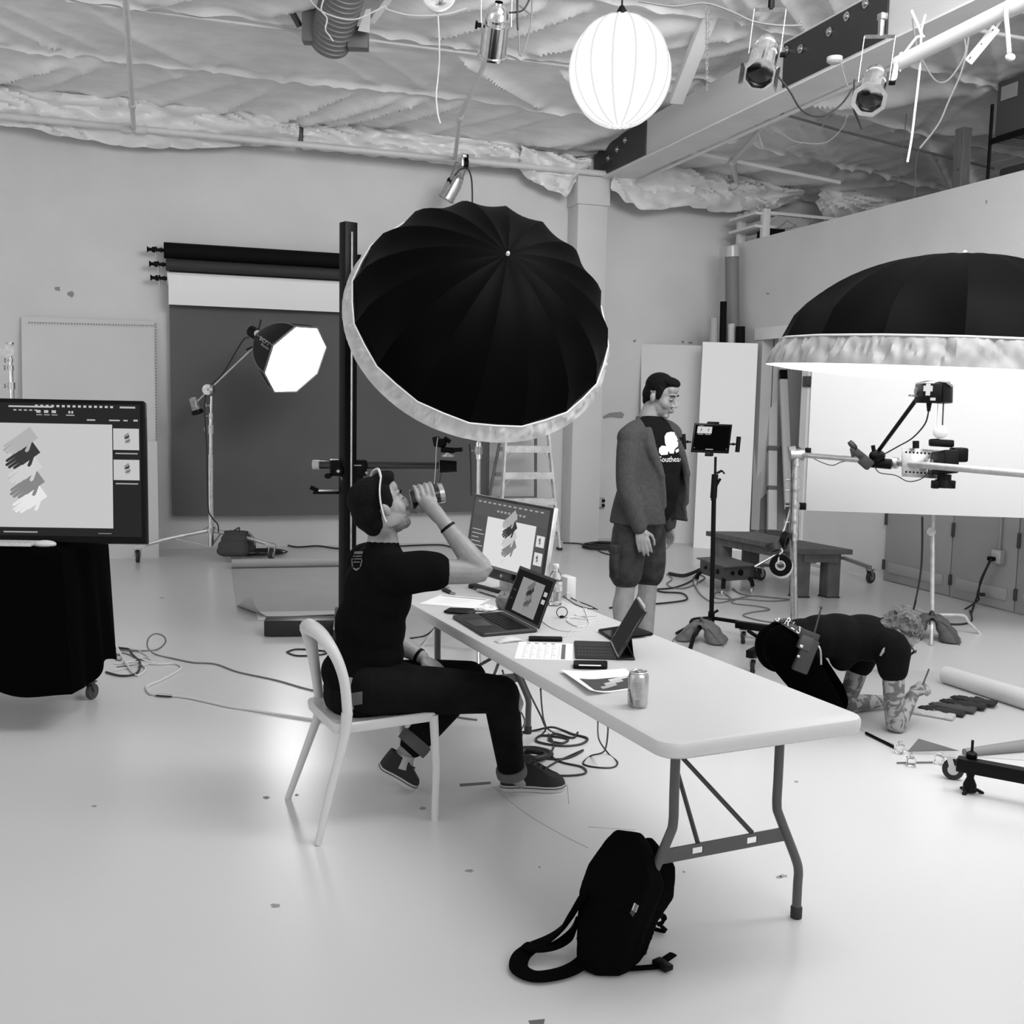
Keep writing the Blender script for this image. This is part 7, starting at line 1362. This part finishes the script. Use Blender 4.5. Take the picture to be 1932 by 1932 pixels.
for k in range(60):
    a, b = rnd.uniform(-1.3, 1.3), rnd.uniform(-1.4, 1.4); n_ = (qh @ V((math.sin(a), -.15+math.sin(b)*.8, math.cos(a)*math.cos(b)+.2))).normalized(); p = c_+n_*.098
    s1 = n_.orthogonal(); s2 = n_.cross(s1); ph = rnd.uniform(0, 6); mb.tube([p+(s1*math.cos(ph+q_*.9)+s2*math.sin(ph+q_*.9))*.013+n_*(.0035*q_) for q_ in range(6)], .005, 6)
fuse('hair', mb, mat('hair_curly', .15, .7, var=.55, vs=60, bump=.5, bs=120), t, .005, 0)
mb = MB(); TB3 = mat('tee_black3', .0045, .85, bump=.4, bs=13, spec=.1)
mb.ell(chest, (.19, .17, .125), qb).ell(waist.lerp(chest, .4), (.185, .16, .125), qb).ell(waist, (.175, .13, .115), qb).ell(waist.lerp(pel, .5), (.172, .12, .118), qb).ell(waist.lerp(pel, .8), (.17, .09, .122), qb).ell(chest.lerp(nb, .6), (.16, .09, .10), qb)
for s_, e_, L_ in ((shR, elR, .27), (shL, elL, .30)): chain(mb, [(chest.lerp(s_, .5), .09), (s_, .092), (s_.lerp(e_, .15), .088), (s_.lerp(e_, L_), .080)])
chain(mb, [(waist.lerp(chest, .55)-zz*.06, .10), (waist.lerp(chest, .5)-zz*.12, .07)])
tee = fuse('t_shirt', mb, TB3, t, .009, 10); tr = tree(tee)
decal('shirt_tear', tr, [[(1660, 1236), (1666, 1224), (1670, 1221), (1669, 1230), (1663, 1238)]], mat('skin_spot', .4, .6), t)
mb = MB(); TR3 = mat('trousers_black', .001, .95, bump=.25, bs=14, spec=.02)
mb.ell(pel, (.18, .13, .135), qb).ell(pel-fwd*.05-zz*.02, (.17, .11, .13), qb)
for h_, k_, a_ in ((hpR, knR, anR), (hpL, knL, anL)): chain(mb, [(h_, .125), (h_.lerp(k_, .5), .105), (k_, .078)]); chain(mb, [(k_, .076), (k_.lerp(a_, .4), .072), (a_, .055)])
mb.v = [p if p.z > .002 else V((p.x, p.y, .002)) for p in mb.v]
tro = fuse('trousers', mb, TR3, t, .009, 4)
def tree2(*os):
    vs, fs = [], []
    for o in os: n = len(vs); vs += [v.co+WLOC[o.parent] for v in o.data.vertices]; fs += [[i+n for i in p.vertices] for p in o.data.polygons]
    return BVHTree.FromPolygons(vs, fs)
tt = tree2(tro, tee); decal('waistband', tt, [[(1456, 1173), (1466, 1162), (1482, 1168), (1500, 1180), (1518, 1194), (1513, 1206), (1498, 1196), (1478, 1183)]], mat('band_dark', .045, .8), t, .012)
for ch, x, y in (('G', 1469, 1171), ('I', 1477, 1174), ('R', 1486, 1179), ('L', 1496, 1186), ('S', 1505, 1193)): decal_text('lettering', tt, ch, x, y, 20, .55, WHT, t, .8, .018)
for f_ in (anR, anL): shoe(t, f_-ex*.05+zz*.05, V((f_.x, f_.y, .01))-ex*.17, -ex*.6+zz*.4, .095, .07, lace=False)
gt = thing('eyeglasses', 'dark framed glasses on the kneeling man face', 'glasses', PH(0, .1, 0)); GM = mat('frame_dark', .012, .3)
for g_ in (-1, 1): link('temple', MB().tube(cr([PH(g_*.078, -.015, .012), PH(g_*.079, .05, .014), PH(g_*.072, .115, .012)], 5), .003, 6), GM, gt); link('rim', MB().tube([PH(g_*.036+.031*math.cos(q_*PI/8), .118-.010*abs(g_*.036+.031*math.cos(q_*PI/8))/.07, .004+.022*math.sin(q_*PI/8)) for q_ in range(16)], .0032, 6, True), GM, gt)
pt = thing('belt_pouch', 'dark handheld radio pouch clipped on the kneeling man belt', 'pouch', D(1520, 1235, d0-.24)); a, b = D(1532, 1205, d0-.24), D(1507, 1268, d0-.24); q = frame(b-a, AF); PG = mat('pouch_grey', .03, .5)
link('case', MB().box((a+b)/2, (.085, .045, (b-a).length), q, .012), PG, pt); link('flap', MB().box(a.lerp(b, .12)-AF*.012-AX*.03, (.07, .04, .075), q, .008), mat('pouch_light', .055, .5), pt)
link('clip', MB().box(a.lerp(b, -.08)-AX*.02, (.10, .03, .05), q, .006), PG, pt); link('buckle', MB().box(a.lerp(b, .2)-AX*.05-AF*.03, (.018, .012, .014), q, .002).box(a.lerp(b, .5)-AX*.045-AF*.03, (.016, .012, .012), q, .002), CHROME, pt)
link('antenna', MB().cyl(D(1534, 1203, d0-.24), D(1549, 1148, d0-.24), .0055, .0045, 8).ell(D(1549, 1146, d0-.24), .008), DGREY, pt); link('cord', MB().tube(cr([D(1543, 1218, d0-.25), D(1548, 1228, d0-.26), D(1549, 1254, d0-.26)], 5), .006, 8), STEEL, pt)
tag(link('pencil', MB().cyl(D(1738, 1300, d0-.02), D(1753, 1262, d0-.03), .0045, None, 8), mat('pencil_grey', .12, .6)), 'thin pencil held upright in the kneeling man fist', 'pencil')
